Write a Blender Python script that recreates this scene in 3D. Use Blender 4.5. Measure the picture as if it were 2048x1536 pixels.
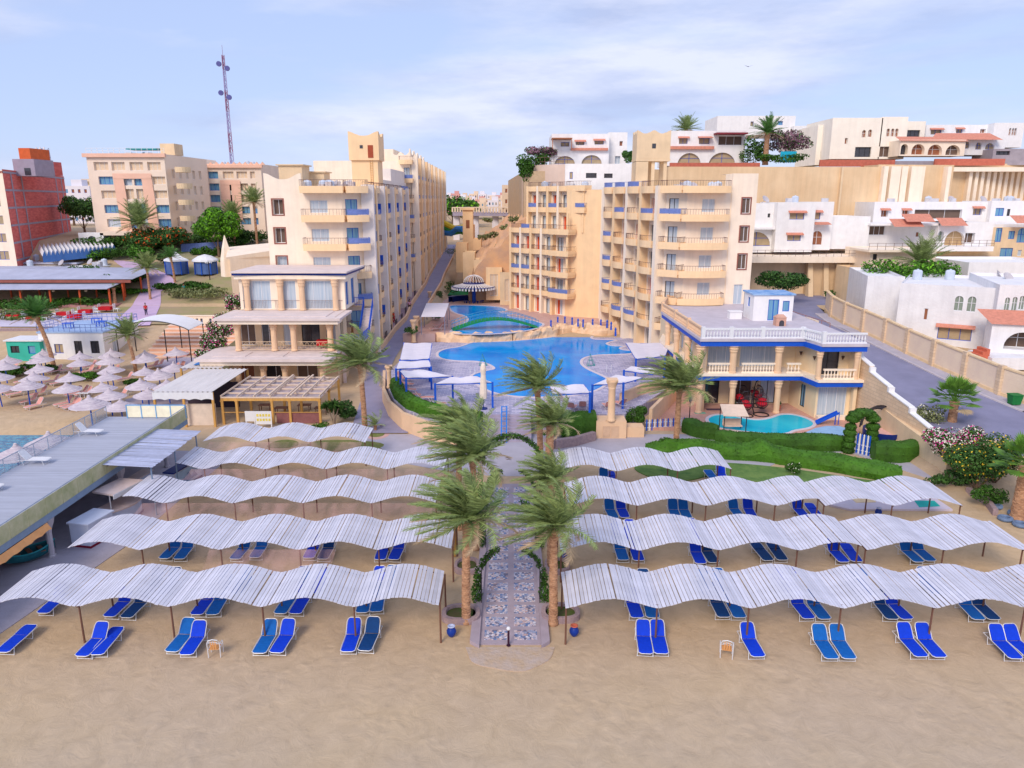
import bpy, math, random
from mathutils import Vector, Matrix, noise as mnoise
R = math.radians
PI = math.pi
rnd = random.Random(7)
scene = bpy.context.scene
col = scene.collection
for o in list(bpy.data.objects): bpy.data.objects.remove(o)

# ---------------------------------------------------------------- camera, sky, sun, exposure
CAM_H, PITCH, FPX = 20.0, R(14.1), 1480.0
cam_data = bpy.data.cameras.new("camera"); cam = bpy.data.objects.new("camera", cam_data); col.objects.link(cam)
cam.location = (0, 0, CAM_H); cam.rotation_euler = (PI/2 - PITCH, 0, 0)
cam_data.sensor_width = 36; cam_data.lens = 36*FPX/2048; cam_data.clip_end = 8000; cam_data.clip_start = .5
scene.camera = cam
SUN_EL, SUN_AZ = 38, 205      # azimuth: degrees clockwise from +Y (camera looks along +Y)
w = bpy.data.worlds.new("World"); scene.world = w; w.use_nodes = True
nt = w.node_tree; nt.nodes.clear()
wo = nt.nodes.new('ShaderNodeOutputWorld'); bg = nt.nodes.new('ShaderNodeBackground'); bg.inputs[1].default_value = 0.115
sk = nt.nodes.new('ShaderNodeTexSky'); sk.sky_type = 'NISHITA'; sk.sun_disc = False
sk.sun_elevation = R(SUN_EL); sk.sun_rotation = R(SUN_AZ); sk.altitude = 0; sk.air_density = 1; sk.dust_density = .6; sk.ozone_density = 3
tc = nt.nodes.new('ShaderNodeTexCoord')
mp = nt.nodes.new('ShaderNodeMapping'); mp.inputs['Scale'].default_value = (1.0, 1.0, 4.5); mp.inputs['Rotation'].default_value = (R(8), R(-14), R(25)); mp.inputs['Location'].default_value = (1.7, .6, .3)
n1 = nt.nodes.new('ShaderNodeTexNoise'); n1.inputs['Scale'].default_value = 1.7; n1.inputs['Detail'].default_value = 9; n1.inputs['Roughness'].default_value = .52; n1.inputs['Distortion'].default_value = .35
cr = nt.nodes.new('ShaderNodeValToRGB'); cr.color_ramp.elements[0].position = .40; cr.color_ramp.elements[1].position = .56
cr.color_ramp.elements[0].color = (0, 0, 0, 1); cr.color_ramp.elements[1].color = (1, 1, 1, 1)
n2 = nt.nodes.new('ShaderNodeTexNoise'); n2.inputs['Scale'].default_value = 3.3; n2.inputs['Detail'].default_value = 8; n2.inputs['Roughness'].default_value = .6
cr2 = nt.nodes.new('ShaderNodeValToRGB'); cr2.color_ramp.elements[0].position = .38; cr2.color_ramp.elements[1].position = .62
cr2.color_ramp.elements[0].color = (2.7, 3.15, 4.6, 1); cr2.color_ramp.elements[1].color = (4.5, 4.7, 5.7, 1)
veil = nt.nodes.new('ShaderNodeMixRGB'); veil.inputs[0].default_value = .8; veil.inputs[2].default_value = (2.75, 3.3, 5.1, 1)
mixc = nt.nodes.new('ShaderNodeMixRGB')
ml = nt.nodes.new('ShaderNodeMath'); ml.operation = 'MULTIPLY'; ml.inputs[1].default_value = .85
L = nt.links.new
L(tc.outputs['Generated'], mp.inputs[0]); L(mp.outputs[0], n1.inputs[0]); L(mp.outputs[0], n2.inputs[0])
L(n1.outputs[0], cr.inputs[0]); L(n2.outputs[0], cr2.inputs[0]); L(cr.outputs[0], ml.inputs[0])
L(sk.outputs[0], veil.inputs[1]); L(veil.outputs[0], mixc.inputs[1]); L(cr2.outputs[0], mixc.inputs[2]); L(ml.outputs[0], mixc.inputs[0])
L(mixc.outputs[0], bg.inputs[0]); L(bg.outputs[0], wo.inputs[0])
sd = bpy.data.lights.new("sun", 'SUN'); sd.energy = 1.45; sd.angle = R(22); sd.color = (1, .86, .72)
sun = bpy.data.objects.new("sun", sd); col.objects.link(sun)
az = R(SUN_AZ); sdir = Vector((math.sin(az)*math.cos(R(SUN_EL)), math.cos(az)*math.cos(R(SUN_EL)), math.sin(R(SUN_EL))))
sun.rotation_euler = sdir.to_track_quat('Z', 'Y').to_euler()
scene.view_settings.view_transform = 'Standard'; scene.view_settings.look = 'None'
scene.view_settings.exposure = 0.74; scene.view_settings.gamma = 1; scene.view_settings.use_curve_mapping = False

# ---------------------------------------------------------------- where a picture point lies in the place
def ray(px, py):
    u, v = (px-1024)/FPX, (768-py)/FPX
    c, s = math.cos(PITCH), math.sin(PITCH)
    return Vector((u, v*s + c, v*c - s))
def G(px, py, z=0.0):            # on the level z
    d = ray(px, py); t = (z-CAM_H)/d.z
    return Vector((d.x*t, d.y*t, z))
def V(px, py, Y):                # at the distance Y
    d = ray(px, py); t = Y/d.y
    return Vector((d.x*t, Y, CAM_H + d.z*t))

# ---------------------------------------------------------------- materials
def srgb(r, g, b):
    f = lambda c: (c/255/12.92) if c/255 <= .04045 else ((c/255+.055)/1.055)**2.4
    return (f(r), f(g), f(b))
_m = {}
def nodes_of(name):
    m = bpy.data.materials.new(name); m.use_nodes = True
    return m, m.node_tree, m.node_tree.nodes['Principled BSDF']
def mat(name, rgb, rough=.85, var=.12, scale=1.5, bump=0., bscale=None, spec=.25, metal=0, island=0., rgb2=None, detail=5, stretch=None, trans=0, streak=0):
    if name in _m: return _m[name]
    m, t, p = nodes_of(name)
    p.inputs['Roughness'].default_value = rough; p.inputs['Specular IOR Level'].default_value = spec; p.inputs['Metallic'].default_value = metal
    if trans: p.inputs['Transmission Weight'].default_value = trans
    n = t.nodes.new('ShaderNodeTexNoise'); n.inputs['Scale'].default_value = scale; n.inputs['Detail'].default_value = detail; n.inputs['Roughness'].default_value = .6
    tc = t.nodes.new('ShaderNodeTexCoord'); src = tc.outputs['Object']
    if stretch:
        mp = t.nodes.new('ShaderNodeMapping'); mp.inputs['Scale'].default_value = stretch; t.links.new(src, mp.inputs[0]); src = mp.outputs[0]
    t.links.new(src, n.inputs[0])
    mx = t.nodes.new('ShaderNodeMixRGB')
    a = rgb; b = rgb2
    if b is None:
        a = tuple(c*(1-var) for c in rgb); b = tuple(min(1, c*(1+var)) for c in rgb)
    mx.inputs[1].default_value = (*a, 1); mx.inputs[2].default_value = (*b, 1)
    rp = t.nodes.new('ShaderNodeValToRGB'); rp.color_ramp.elements[0].position = .3; rp.color_ramp.elements[1].position = .7
    t.links.new(n.outputs[0], rp.inputs[0]); t.links.new(rp.outputs[0], mx.inputs[0]); out = mx.outputs[0]
    if island:
        g = t.nodes.new('ShaderNodeNewGeometry'); hs = t.nodes.new('ShaderNodeMapRange')
        hs.inputs[3].default_value = 1-island; hs.inputs[4].default_value = 1+island
        t.links.new(g.outputs['Random Per Island'], hs.inputs[0])
        mm = t.nodes.new('ShaderNodeVectorMath'); mm.operation = 'SCALE'
        t.links.new(out, mm.inputs[0]); t.links.new(hs.outputs[0], mm.inputs['Scale']); out = mm.outputs[0]
    if streak:
        sm = t.nodes.new('ShaderNodeMapping'); sm.inputs['Scale'].default_value = (1.6,1.6,.12); sn = t.nodes.new('ShaderNodeTexNoise'); sn.inputs['Scale'].default_value = 1.0; sn.inputs['Detail'].default_value = 7; sn.inputs['Roughness'].default_value = .65
        t.links.new(tc.outputs['Object'], sm.inputs[0]); t.links.new(sm.outputs[0], sn.inputs[0]); sr = t.nodes.new('ShaderNodeMapRange'); sr.inputs[1].default_value = .3; sr.inputs[2].default_value = .62; sr.inputs[3].default_value = 1-streak; sr.inputs[4].default_value = 1.02
        t.links.new(sn.outputs[0], sr.inputs[0]); sv = t.nodes.new('ShaderNodeVectorMath'); sv.operation = 'SCALE'; t.links.new(out, sv.inputs[0]); t.links.new(sr.outputs[0], sv.inputs['Scale']); out = sv.outputs[0]
    t.links.new(out, p.inputs['Base Color'])
    if bump:
        bn = n
        if bscale:
            bn = t.nodes.new('ShaderNodeTexNoise'); bn.inputs['Scale'].default_value = bscale; bn.inputs['Detail'].default_value = 4; t.links.new(src, bn.inputs[0])
        bp = t.nodes.new('ShaderNodeBump'); bp.inputs['Strength'].default_value = bump; bp.inputs['Distance'].default_value = .1
        t.links.new(bn.outputs[0], bp.inputs['Height']); t.links.new(bp.outputs[0], p.inputs['Normal'])
    _m[name] = m
    return m

# ---------------------------------------------------------------- mesh builder
class MB:
    def __init__(s): s.v = []; s.f = []; s.mi = []; s.k = 0; s.M = None
    def add(s, vs, fs):
        b = len(s.v)
        if s.M is not None: vs = [tuple(s.M @ Vector(q)) for q in vs]
        s.v.extend(tuple(q) for q in vs); s.f.extend([tuple(b+i for i in f) for f in fs]); s.mi.extend([s.k]*len(fs))
    def box(s, x0, y0, z0, x1, y1, z1):
        if x0 > x1: x0, x1 = x1, x0
        if y0 > y1: y0, y1 = y1, y0
        if z0 > z1: z0, z1 = z1, z0
        s.add([(x0,y0,z0),(x1,y0,z0),(x1,y1,z0),(x0,y1,z0),(x0,y0,z1),(x1,y0,z1),(x1,y1,z1),(x0,y1,z1)],
              [(0,3,2,1),(4,5,6,7),(0,1,5,4),(1,2,6,5),(2,3,7,6),(3,0,4,7)])
    def bar(s, a, b, w, h, up=(0,0,1)):       # box of section w x h between two points
        a = Vector(a); b = Vector(b); d = (b-a); 
        if d.length < 1e-6: return
        d.normalize(); u = Vector(up)
        if abs(d.dot(u)) > .99: u = Vector((0,1,0))
        x = d.cross(u).normalized()*(w/2); z = x.cross(d).normalized()*(h/2)
        s.add([a-x-z, a+x-z, a+x+z, a-x+z, b-x-z, b+x-z, b+x+z, b-x+z],
              [(0,1,2,3),(7,6,5,4),(0,4,5,1),(1,5,6,2),(2,6,7,3),(3,7,4,0)])
    def cyl(s, a, b, r0, r1=None, n=8, caps=True):
        r1 = r0 if r1 is None else r1
        a = Vector(a); b = Vector(b); d = (b-a).normalized(); u = Vector((0,0,1)) if abs(d.z) < .95 else Vector((1,0,0))
        x = d.cross(u).normalized(); y = d.cross(x)
        vs = [a + x*math.cos(2*PI*i/n)*r0 + y*math.sin(2*PI*i/n)*r0 for i in range(n)] + [b + x*math.cos(2*PI*i/n)*r1 + y*math.sin(2*PI*i/n)*r1 for i in range(n)]
        fs = [(i, i+n, (i+1)%n+n, (i+1)%n) for i in range(n)]
        if caps: fs += [tuple(range(n)), tuple(range(2*n-1, n-1, -1))]
        s.add(vs, fs)
    def tube(s, pts, r, n=6):
        pts = [Vector(p) for p in pts]; rs = r if isinstance(r, (list, tuple)) else [r]*len(pts); vs = []; up = Vector((0,0,1))
        for i, p in enumerate(pts):
            d = (pts[min(i+1, len(pts)-1)]-pts[max(i-1, 0)]).normalized()
            u = up if abs(d.z) < .92 else Vector((1,0,0))
            x = d.cross(u).normalized(); y = d.cross(x)
            vs += [p + x*math.cos(2*PI*j/n)*rs[i] + y*math.sin(2*PI*j/n)*rs[i] for j in range(n)]
        fs = [(i*n+j, (i+1)*n+j, (i+1)*n+(j+1)%n, i*n+(j+1)%n) for i in range(len(pts)-1) for j in range(n)]
        fs += [tuple(range(n)), tuple(range(len(vs)-1, len(vs)-n-1, -1))]
        s.add(vs, fs)
    def lathe(s, prof, n=12, c=(0,0,0)):
        vs = [(c[0]+r*math.cos(2*PI*j/n), c[1]+r*math.sin(2*PI*j/n), c[2]+z) for r, z in prof for j in range(n)]
        fs = [(i*n+j, i*n+(j+1)%n, (i+1)*n+(j+1)%n, (i+1)*n+j) for i in range(len(prof)-1) for j in range(n)]
        fs += [tuple(range(n-1, -1, -1)), tuple(range(len(vs)-n, len(vs)))]
        s.add(vs, fs)
    def prism(s, poly, z0, z1):
        n = len(poly); zz0 = z0 if callable(z0) else (lambda x, y: z0); zz1 = z1 if callable(z1) else (lambda x, y: z1)
        a = sum(poly[i][0]*poly[(i+1)%n][1]-poly[(i+1)%n][0]*poly[i][1] for i in range(n))
        if a < 0: poly = poly[::-1]
        vs = [(x, y, zz0(x, y)) for x, y in poly] + [(x, y, zz1(x, y)) for x, y in poly]
        s.add(vs, [tuple(range(n-1, -1, -1)), tuple(range(n, 2*n))] + [(i, (i+1)%n, (i+1)%n+n, i+n) for i in range(n)])
    def quad(s, *p): s.add(p, [tuple(range(len(p)))])
    def ribbon(s, A, B):            # strip between two polylines
        n = len(A); s.add(list(A)+list(B), [(i, i+1, n+i+1, n+i) for i in range(n-1)])
    def mesh(s, name, mats, smooth=False):
        me = bpy.data.meshes.new(name); me.from_pydata(s.v, [], s.f)
        if not isinstance(mats, (list, tuple)): mats = [mats]
        for m in mats: me.materials.append(m)
        if len(mats) > 1: me.polygons.foreach_set('material_index', s.mi)
        if smooth: me.polygons.foreach_set('use_smooth', [True]*len(s.f))
        me.update(); return me
    def build(s, name, mats, parent=None, smooth=False, loc=None, rz=0):
        o = bpy.data.objects.new(name, s.mesh(name, mats, smooth)); col.objects.link(o)
        if parent is not None: o.parent = parent
        if loc is not None: o.location = loc
        if rz: o.rotation_euler = (0, 0, rz)
        return o
def tag(o, label=None, cat=None, group=None, kind=None):
    if label: o['label'] = label
    if cat: o['category'] = cat
    if group: o['group'] = group
    if kind: o['kind'] = kind
    return o
def thing(name, label, cat, loc=(0,0,0), rz=0, group=None):
    o = bpy.data.objects.new(name, None); col.objects.link(o); o.empty_display_size = .3
    o.location = loc; o.rotation_euler = (0, 0, rz)
    return tag(o, label, cat, group)
_cache = {}
def part(name, key, fn, mats, parent, loc=(0,0,0), rz=0, smooth=False, scale=None):   # shares mesh data by key
    if key not in _cache:
        mb = MB(); fn(mb); _cache[key] = mb.mesh(name, mats, smooth)
    o = bpy.data.objects.new(name, _cache[key]); col.objects.link(o); o.parent = parent; o.location = loc; o.rotation_euler = (0, 0, rz)
    if scale: o.scale = scale
    return o
def solo(mb, name, mats, label, cat, group=None, smooth=False, loc=None, rz=0):
    return tag(mb.build(name, mats, None, smooth, loc, rz), label, cat, group)
def struct(mb, name, mats, smooth=False):
    return tag(mb.build(name, mats, None, smooth), kind='structure')
ORD = ['first','second','third','fourth','fifth','sixth','seventh','eighth','ninth','tenth','eleventh','twelfth','thirteenth','fourteenth','fifteenth','sixteenth','seventeenth','eighteenth','nineteenth','twentieth']
def lerp(a, b, t): return a+(b-a)*t
def interp(pts, x):
    if x <= pts[0][0]: return pts[0][1]
    for (a, b), (c, d) in zip(pts, pts[1:]):
        if x <= c: return b+(d-b)*(x-a)/(c-a)
    return pts[-1][1]

# ---------------------------------------------------------------- palette
SAND = mat('sand', srgb(212,180,146), .95, bump=.35, bscale=3, scale=.35, rgb2=srgb(190,157,123), spec=.1)
WHITE = mat('white_plaster', (.84,.83,.83), .8, .05, 1.2, spec=.2, streak=.05)
WHITEP = mat('white_paint', (.78,.79,.82), .5, .05, 3)
CREAM = mat('cream_plaster', srgb(248,231,209), .85, .05, .7, streak=.07)
ORANGE = mat('apricot_plaster', srgb(246,211,166), .85, .06, .6, streak=.06)
BEIGE = mat('beige_plaster', srgb(228,202,166), .88, .10, .5, streak=.08)
BLUEP = mat('blue_paint', srgb(28,88,200), .5, .08, 3)
NAVY = mat('navy_paint', srgb(20,45,120), .45, .1, 3)
DARKM = mat('dark_metal', (.04,.035,.04), .5, .1, 3, metal=.3)
RAILM = mat('brown_rail', srgb(120,90,85), .6, .1, 3)
CONC = mat('concrete', srgb(160,152,160), .9, .12, 1.2, bump=.2, bscale=12)
TERRA = mat('terracotta', srgb(205,110,85), .85, .15, 3)
WOOD = mat('weathered_wood', srgb(120,85,70), .8, .2, 4, stretch=(1,1,.2))
HONEY = mat('honey_wood', srgb(208,160,88), .7, .15, 3, stretch=(1,1,.2))
def glassm(name, rgb, rough=.12):
    return mat(name, rgb, rough, .25, 2.0, spec=.6)
CURT = mat('curtained_glass', srgb(158,180,200), .15, scale=6, rgb2=srgb(208,214,220), spec=.6, stretch=(3,3,.05))
BGLASS = mat('blue_glass', srgb(70,130,175), .12, scale=5, rgb2=srgb(130,180,205), spec=.7, stretch=(3,3,.05))
DGLASS = glassm('dark_glass', (.05,.05,.06))
OGLASS = mat('drawn_cream_blind', srgb(225,200,170), .4, .08, 3, spec=.4)
REDC = mat('orange_curtain', srgb(214,90,50), .8, .15, 5)
# ================================================================ GROUND
def gh(x, y):
    zl = interp([(92,0),(104,2.6),(118,3.2),(139,8),(150,11.8),(200,13),(420,13.5),(900,15)], y)
    zc = interp([(60,0),(80,.4),(103,1.7),(147,4.8),(218,6.2),(260,7),(420,13),(900,15)], y)
    zr = interp([(50,0),(51.5,1.2),(62,2.0),(85,4.6),(100,5.6),(200,6),(420,13),(900,15)], y)
    if x < -34: z = zl
    elif x < -20: z = lerp(zl, zc, (x+34)/14)
    elif x < 31:
        z2 = interp([(60,0),(80,.4),(103,1.7),(108,2.45),(150,2.45),(180,5.6),(218,6.2),(260,7),(420,13),(900,15)], y); z = zc if x < -13.0 else lerp(zc, z2, min(1, (x+13.0)/1.2))
    elif x < 33: z = lerp(zc, zr, (x-31)/2)
    else: z = zr
    if x < -33.2 and y < 66:      # the shore falls into the sea beside the deck
        z -= 2.2*min(1, max(0, (-33.2-x)/5))*min(1, max(0, (66-y)/7))
    return z
mb = MB(); xs = [-3000,-900,-400,-200]+[-120+3*i for i in range(60)]+[60+10*i for i in range(8)]+[200,500,1200,3000]
xs = sorted(set(xs+[-34,-33.2,-20,-13.0,-11.8,31,33])); ys = [-300,-40]+[0+3*i for i in range(80)]+[250+25*i for i in range(12)]+[700,1200,2500,6000]
vs = [(x, y, gh(x, y)+(.05*mnoise.noise(Vector((x*.3, y*.3, 0))) if y < 60 and abs(x) > 6 else 0)-.02) for y in ys for x in xs]
nx = len(xs); mb.add(vs, [(j*nx+i, j*nx+i+1, (j+1)*nx+i+1, (j+1)*nx+i) for j in range(len(ys)-1) for i in range(nx-1)])
# sand: broad tone patches, raked footprints
m, t, p = nodes_of('beach_sand'); _m['beach_sand'] = m
p.inputs['Roughness'].default_value = .97; p.inputs['Specular IOR Level'].default_value = .1
tc = t.nodes.new('ShaderNodeTexCoord')
def nz(sc, det=6, ro=.6, dist=0):
    n = t.nodes.new('ShaderNodeTexNoise'); n.inputs['Scale'].default_value = sc; n.inputs['Detail'].default_value = det; n.inputs['Roughness'].default_value = ro; n.inputs['Distortion'].default_value = dist
    t.links.new(tc.outputs['Object'], n.inputs[0]); return n
a = nz(.09, 4); b = nz(1.1, 8, .7, .6); c = nz(7, 6, .8, .5)
r1 = t.nodes.new('ShaderNodeValToRGB'); r1.color_ramp.elements[0].position = .38; r1.color_ramp.elements[1].position = .62
r1.color_ramp.elements[0].color = (*srgb(203,176,140), 1); r1.color_ramp.elements[1].color = (*srgb(197,174,146), 1)
r2 = t.nodes.new('ShaderNodeValToRGB'); r2.color_ramp.elements[0].position = .3; r2.color_ramp.elements[1].position = .72
r2.color_ramp.elements[0].color = (.84,.83,.82,1); r2.color_ramp.elements[1].color = (1.05,1.05,1.06,1)
t.links.new(a.outputs[0], r1.inputs[0]); t.links.new(b.outputs[0], r2.inputs[0])
mm = t.nodes.new('ShaderNodeMixRGB'); mm.blend_type = 'MULTIPLY'; mm.inputs[0].default_value = 1
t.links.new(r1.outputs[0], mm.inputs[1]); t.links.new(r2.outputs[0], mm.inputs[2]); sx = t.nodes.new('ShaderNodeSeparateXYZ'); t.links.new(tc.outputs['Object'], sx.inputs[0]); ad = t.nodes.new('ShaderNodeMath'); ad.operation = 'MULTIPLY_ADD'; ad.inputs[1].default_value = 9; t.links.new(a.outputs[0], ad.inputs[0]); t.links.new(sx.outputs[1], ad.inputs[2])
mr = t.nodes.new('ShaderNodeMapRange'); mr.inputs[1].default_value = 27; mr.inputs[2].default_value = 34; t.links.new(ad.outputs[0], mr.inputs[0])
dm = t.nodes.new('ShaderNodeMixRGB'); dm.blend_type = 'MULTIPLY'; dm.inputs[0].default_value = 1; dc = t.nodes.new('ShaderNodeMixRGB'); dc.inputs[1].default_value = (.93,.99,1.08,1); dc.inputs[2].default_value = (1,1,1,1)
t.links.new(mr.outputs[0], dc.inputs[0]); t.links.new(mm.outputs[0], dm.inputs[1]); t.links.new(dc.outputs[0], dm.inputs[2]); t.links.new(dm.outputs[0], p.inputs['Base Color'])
bp = t.nodes.new('ShaderNodeBump'); bp.inputs['Strength'].default_value = .6; bp.inputs['Distance'].default_value = .12
t.links.new(b.outputs[0], bp.inputs['Height']); bp2 = t.nodes.new('ShaderNodeBump'); bp2.inputs['Strength'].default_value = .35; bp2.inputs['Distance'].default_value = .03
vf = t.nodes.new('ShaderNodeTexVoronoi'); vf.inputs['Scale'].default_value = 2.6; vf.feature = 'SMOOTH_F1'; t.links.new(tc.outputs['Object'], vf.inputs[0]); pr_ = nz(.22, 3); pm = t.nodes.new('ShaderNodeMath'); pm.operation = 'MULTIPLY'; t.links.new(vf.outputs['Distance'], pm.inputs[0])
prr = t.nodes.new('ShaderNodeMapRange'); prr.inputs[1].default_value = .42; prr.inputs[2].default_value = .6; t.links.new(pr_.outputs[0], prr.inputs[0]); t.links.new(prr.outputs[0], pm.inputs[1]); bp3 = t.nodes.new('ShaderNodeBump'); bp3.inputs['Strength'].default_value = .55; bp3.inputs['Distance'].default_value = .1; t.links.new(pm.outputs[0], bp3.inputs['Height']); t.links.new(bp.outputs[0], bp3.inputs['Normal'])
t.links.new(c.outputs[0], bp2.inputs['Height']); t.links.new(bp3.outputs[0], bp2.inputs['Normal']); t.links.new(bp2.outputs[0], p.inputs['Normal'])
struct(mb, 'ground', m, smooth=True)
SANDM = m
# sea beside and below the deck
m, t, p = nodes_of('sea_water'); p.inputs['Roughness'].default_value = .12; p.inputs['Base Color'].default_value = (*srgb(30,120,160), 1)
n = t.nodes.new('ShaderNodeTexNoise'); n.inputs['Scale'].default_value = 2.5; n.inputs['Detail'].default_value = 6; tc = t.nodes.new('ShaderNodeTexCoord'); t.links.new(tc.outputs['Object'], n.inputs[0])
rp = t.nodes.new('ShaderNodeValToRGB'); rp.color_ramp.elements[0].position = .35; rp.color_ramp.elements[1].position = .65; rp.color_ramp.elements[0].color = (*srgb(18,92,140),1); rp.color_ramp.elements[1].color = (*srgb(75,165,190),1)
t.links.new(n.outputs[0], rp.inputs[0]); t.links.new(rp.outputs[0], p.inputs['Base Color'])
bp = t.nodes.new('ShaderNodeBump'); bp.inputs['Strength'].default_value = .6; bp.inputs['Distance'].default_value = .15; t.links.new(n.outputs[0], bp.inputs['Height']); t.links.new(bp.outputs[0], p.inputs['Normal'])
mb = MB(); mb.quad((-3000,-300,-.75),(-33,-300,-.75),(-33,66.5,-.75),(-3000,66.5,-.75)); struct(mb, 'sea', m)

# paving: grey plaza, mosaic walk, promenade
PAVE = mat('grey_paving', srgb(176,172,184), .85, .08, .8, bump=.15, bscale=6)
m, t, p = nodes_of('mosaic'); MOSAIC = m
p.inputs['Roughness'].default_value = .7
tc = t.nodes.new('ShaderNodeTexCoord'); vo = t.nodes.new('ShaderNodeTexVoronoi'); vo.inputs['Scale'].default_value = 8; t.links.new(tc.outputs['Object'], vo.inputs[0])
sp = t.nodes.new('ShaderNodeSeparateColor'); t.links.new(vo.outputs['Color'], sp.inputs[0])
rp = t.nodes.new('ShaderNodeValToRGB'); rp.color_ramp.interpolation = 'CONSTANT'
cols = [(0,(198,190,205)),(.2,(150,160,190)),(.36,(222,200,196)),(.52,(90,125,175)),(.64,(215,212,222)),(.8,(196,164,160)),(.9,(110,110,135))]
e = rp.color_ramp.elements; e[0].color = (*srgb(*cols[0][1]),1); e[1].position = cols[1][0]; e[1].color = (*srgb(*cols[1][1]),1)
for q, cc in cols[2:]: k = e.new(q); k.color = (*srgb(*cc),1)
t.links.new(sp.outputs[0], rp.inputs[0])
ve = t.nodes.new('ShaderNodeTexVoronoi'); ve.feature = 'DISTANCE_TO_EDGE'; ve.inputs['Scale'].default_value = 8; t.links.new(tc.outputs['Object'], ve.inputs[0])
gt = t.nodes.new('ShaderNodeMath'); gt.operation = 'GREATER_THAN'; gt.inputs[1].default_value = .045; t.links.new(ve.outputs['Distance'], gt.inputs[0])
mx = t.nodes.new('ShaderNodeMixRGB'); mx.inputs[1].default_value = (*srgb(140,130,145),1); t.links.new(gt.outputs[0], mx.inputs[0]); t.links.new(rp.outputs[0], mx.inputs[2]); t.links.new(mx.outputs[0], p.inputs['Base Color'])
WALKC = mat('walk_concrete', srgb(172,158,168), .9, .1, 1.6, bump=.2, bscale=14)
STONE = mat('rubble_stone', srgb(176,152,150), .9, scale=5, rgb2=srgb(146,128,136), bump=.5, bscale=7)
mb = MB(); mb.prism([(-1.5,30.2),(1.35,30.2),(1.35,50),(-1.5,50)], -.2, .03)
mb.prism([(-1.95+.0,30.3),(-1.5-.002,29.9),(-1.5-.002,50),(-1.8,50)], -.2, .16); mb.prism([(1.35+.002,29.9),(1.75,30.3),(1.65,50),(1.35+.002,50)], -.2, .16)
arc = [(-.08+2.05*math.cos(a)*(1+.03*math.sin(7*a)), 30.0+1.75*math.sin(a)*(1+.05*math.cos(5*a))) for a in [PI+PI*i/20 for i in range(21)]]
m2 = MB(); m2.prism(arc, -.2, .02); struct(m2, 'walk_apron', mat('sandy_concrete', srgb(190,174,164), .95, scale=1.6, rgb2=srgb(190,164,134), bump=.5, bscale=6, detail=9))
mb.k = 1
y = 30.55
while y < 49.5:
    for x0, x1 in ((-1.3,-.22),(.1,1.18)): mb.box(x0, y, .03, x1, y+.82, .036)
    y += 1.12
struct(mb, 'path', [WALKC, MOSAIC])
def gpts(l, z=0.): return [tuple(G(px, py, z))[:2] for px, py in l]
# plaza at the end of the walk and the promenade that climbs past the hotel
mb = MB(); mb.prism(gpts([(700,868),(780,905),(800,925),(880,940),(985,952),(1062,952),(1130,925),(1270,905),(1440,925),(1500,950),(1600,905),(1700,905),(1850,955),(1900,960),(1830,895),(1480,890),(1300,855),(1000,815),(800,815),(745,830)]), -.1, .012)
struct(mb, 'pavement', PAVE)
ROADB = mat('promenade_cobble', srgb(150,146,170), .85, .1, .7, bump=.3, bscale=9)
prom = [tuple(G(700,868))[:2]+(G(800,905).x,)]
for pl, pr, py in ((722,790,800),(731,776,746),(752,792,713),(773,806,691),(792,822,664),(814,842,641),(826,856,611),(853,881,570),(883,907,512),(897,914,486)):
    z = 0
    for _ in range(40): z = .5*z+.5*interp([(60,0),(80,.4),(103,1.7),(147,4.8),(218,6.2),(260,7)], G(pl,py,z).y)
    a_, b_ = G(pl,py,z), G(pr,py,z); prom.append((a_.x, a_.y, b_.x))
def zc(y): return interp([(60,0),(80,.4),(103,1.7),(147,4.8),(218,6.2),(260,7)], y)
mb = MB(); A = []; B = []
for i in range(len(prom)-1):
    for k in range(6):
        q = [lerp(prom[i][j], prom[i+1][j], k/6) for j in range(3)]; A.append((q[0], q[1], zc(q[1])+.06)); B.append((q[2], q[1], zc(q[1])+.06))
mb.ribbon(A, B); struct(mb, 'road', ROADB)
PROM = (A, B)

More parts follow.
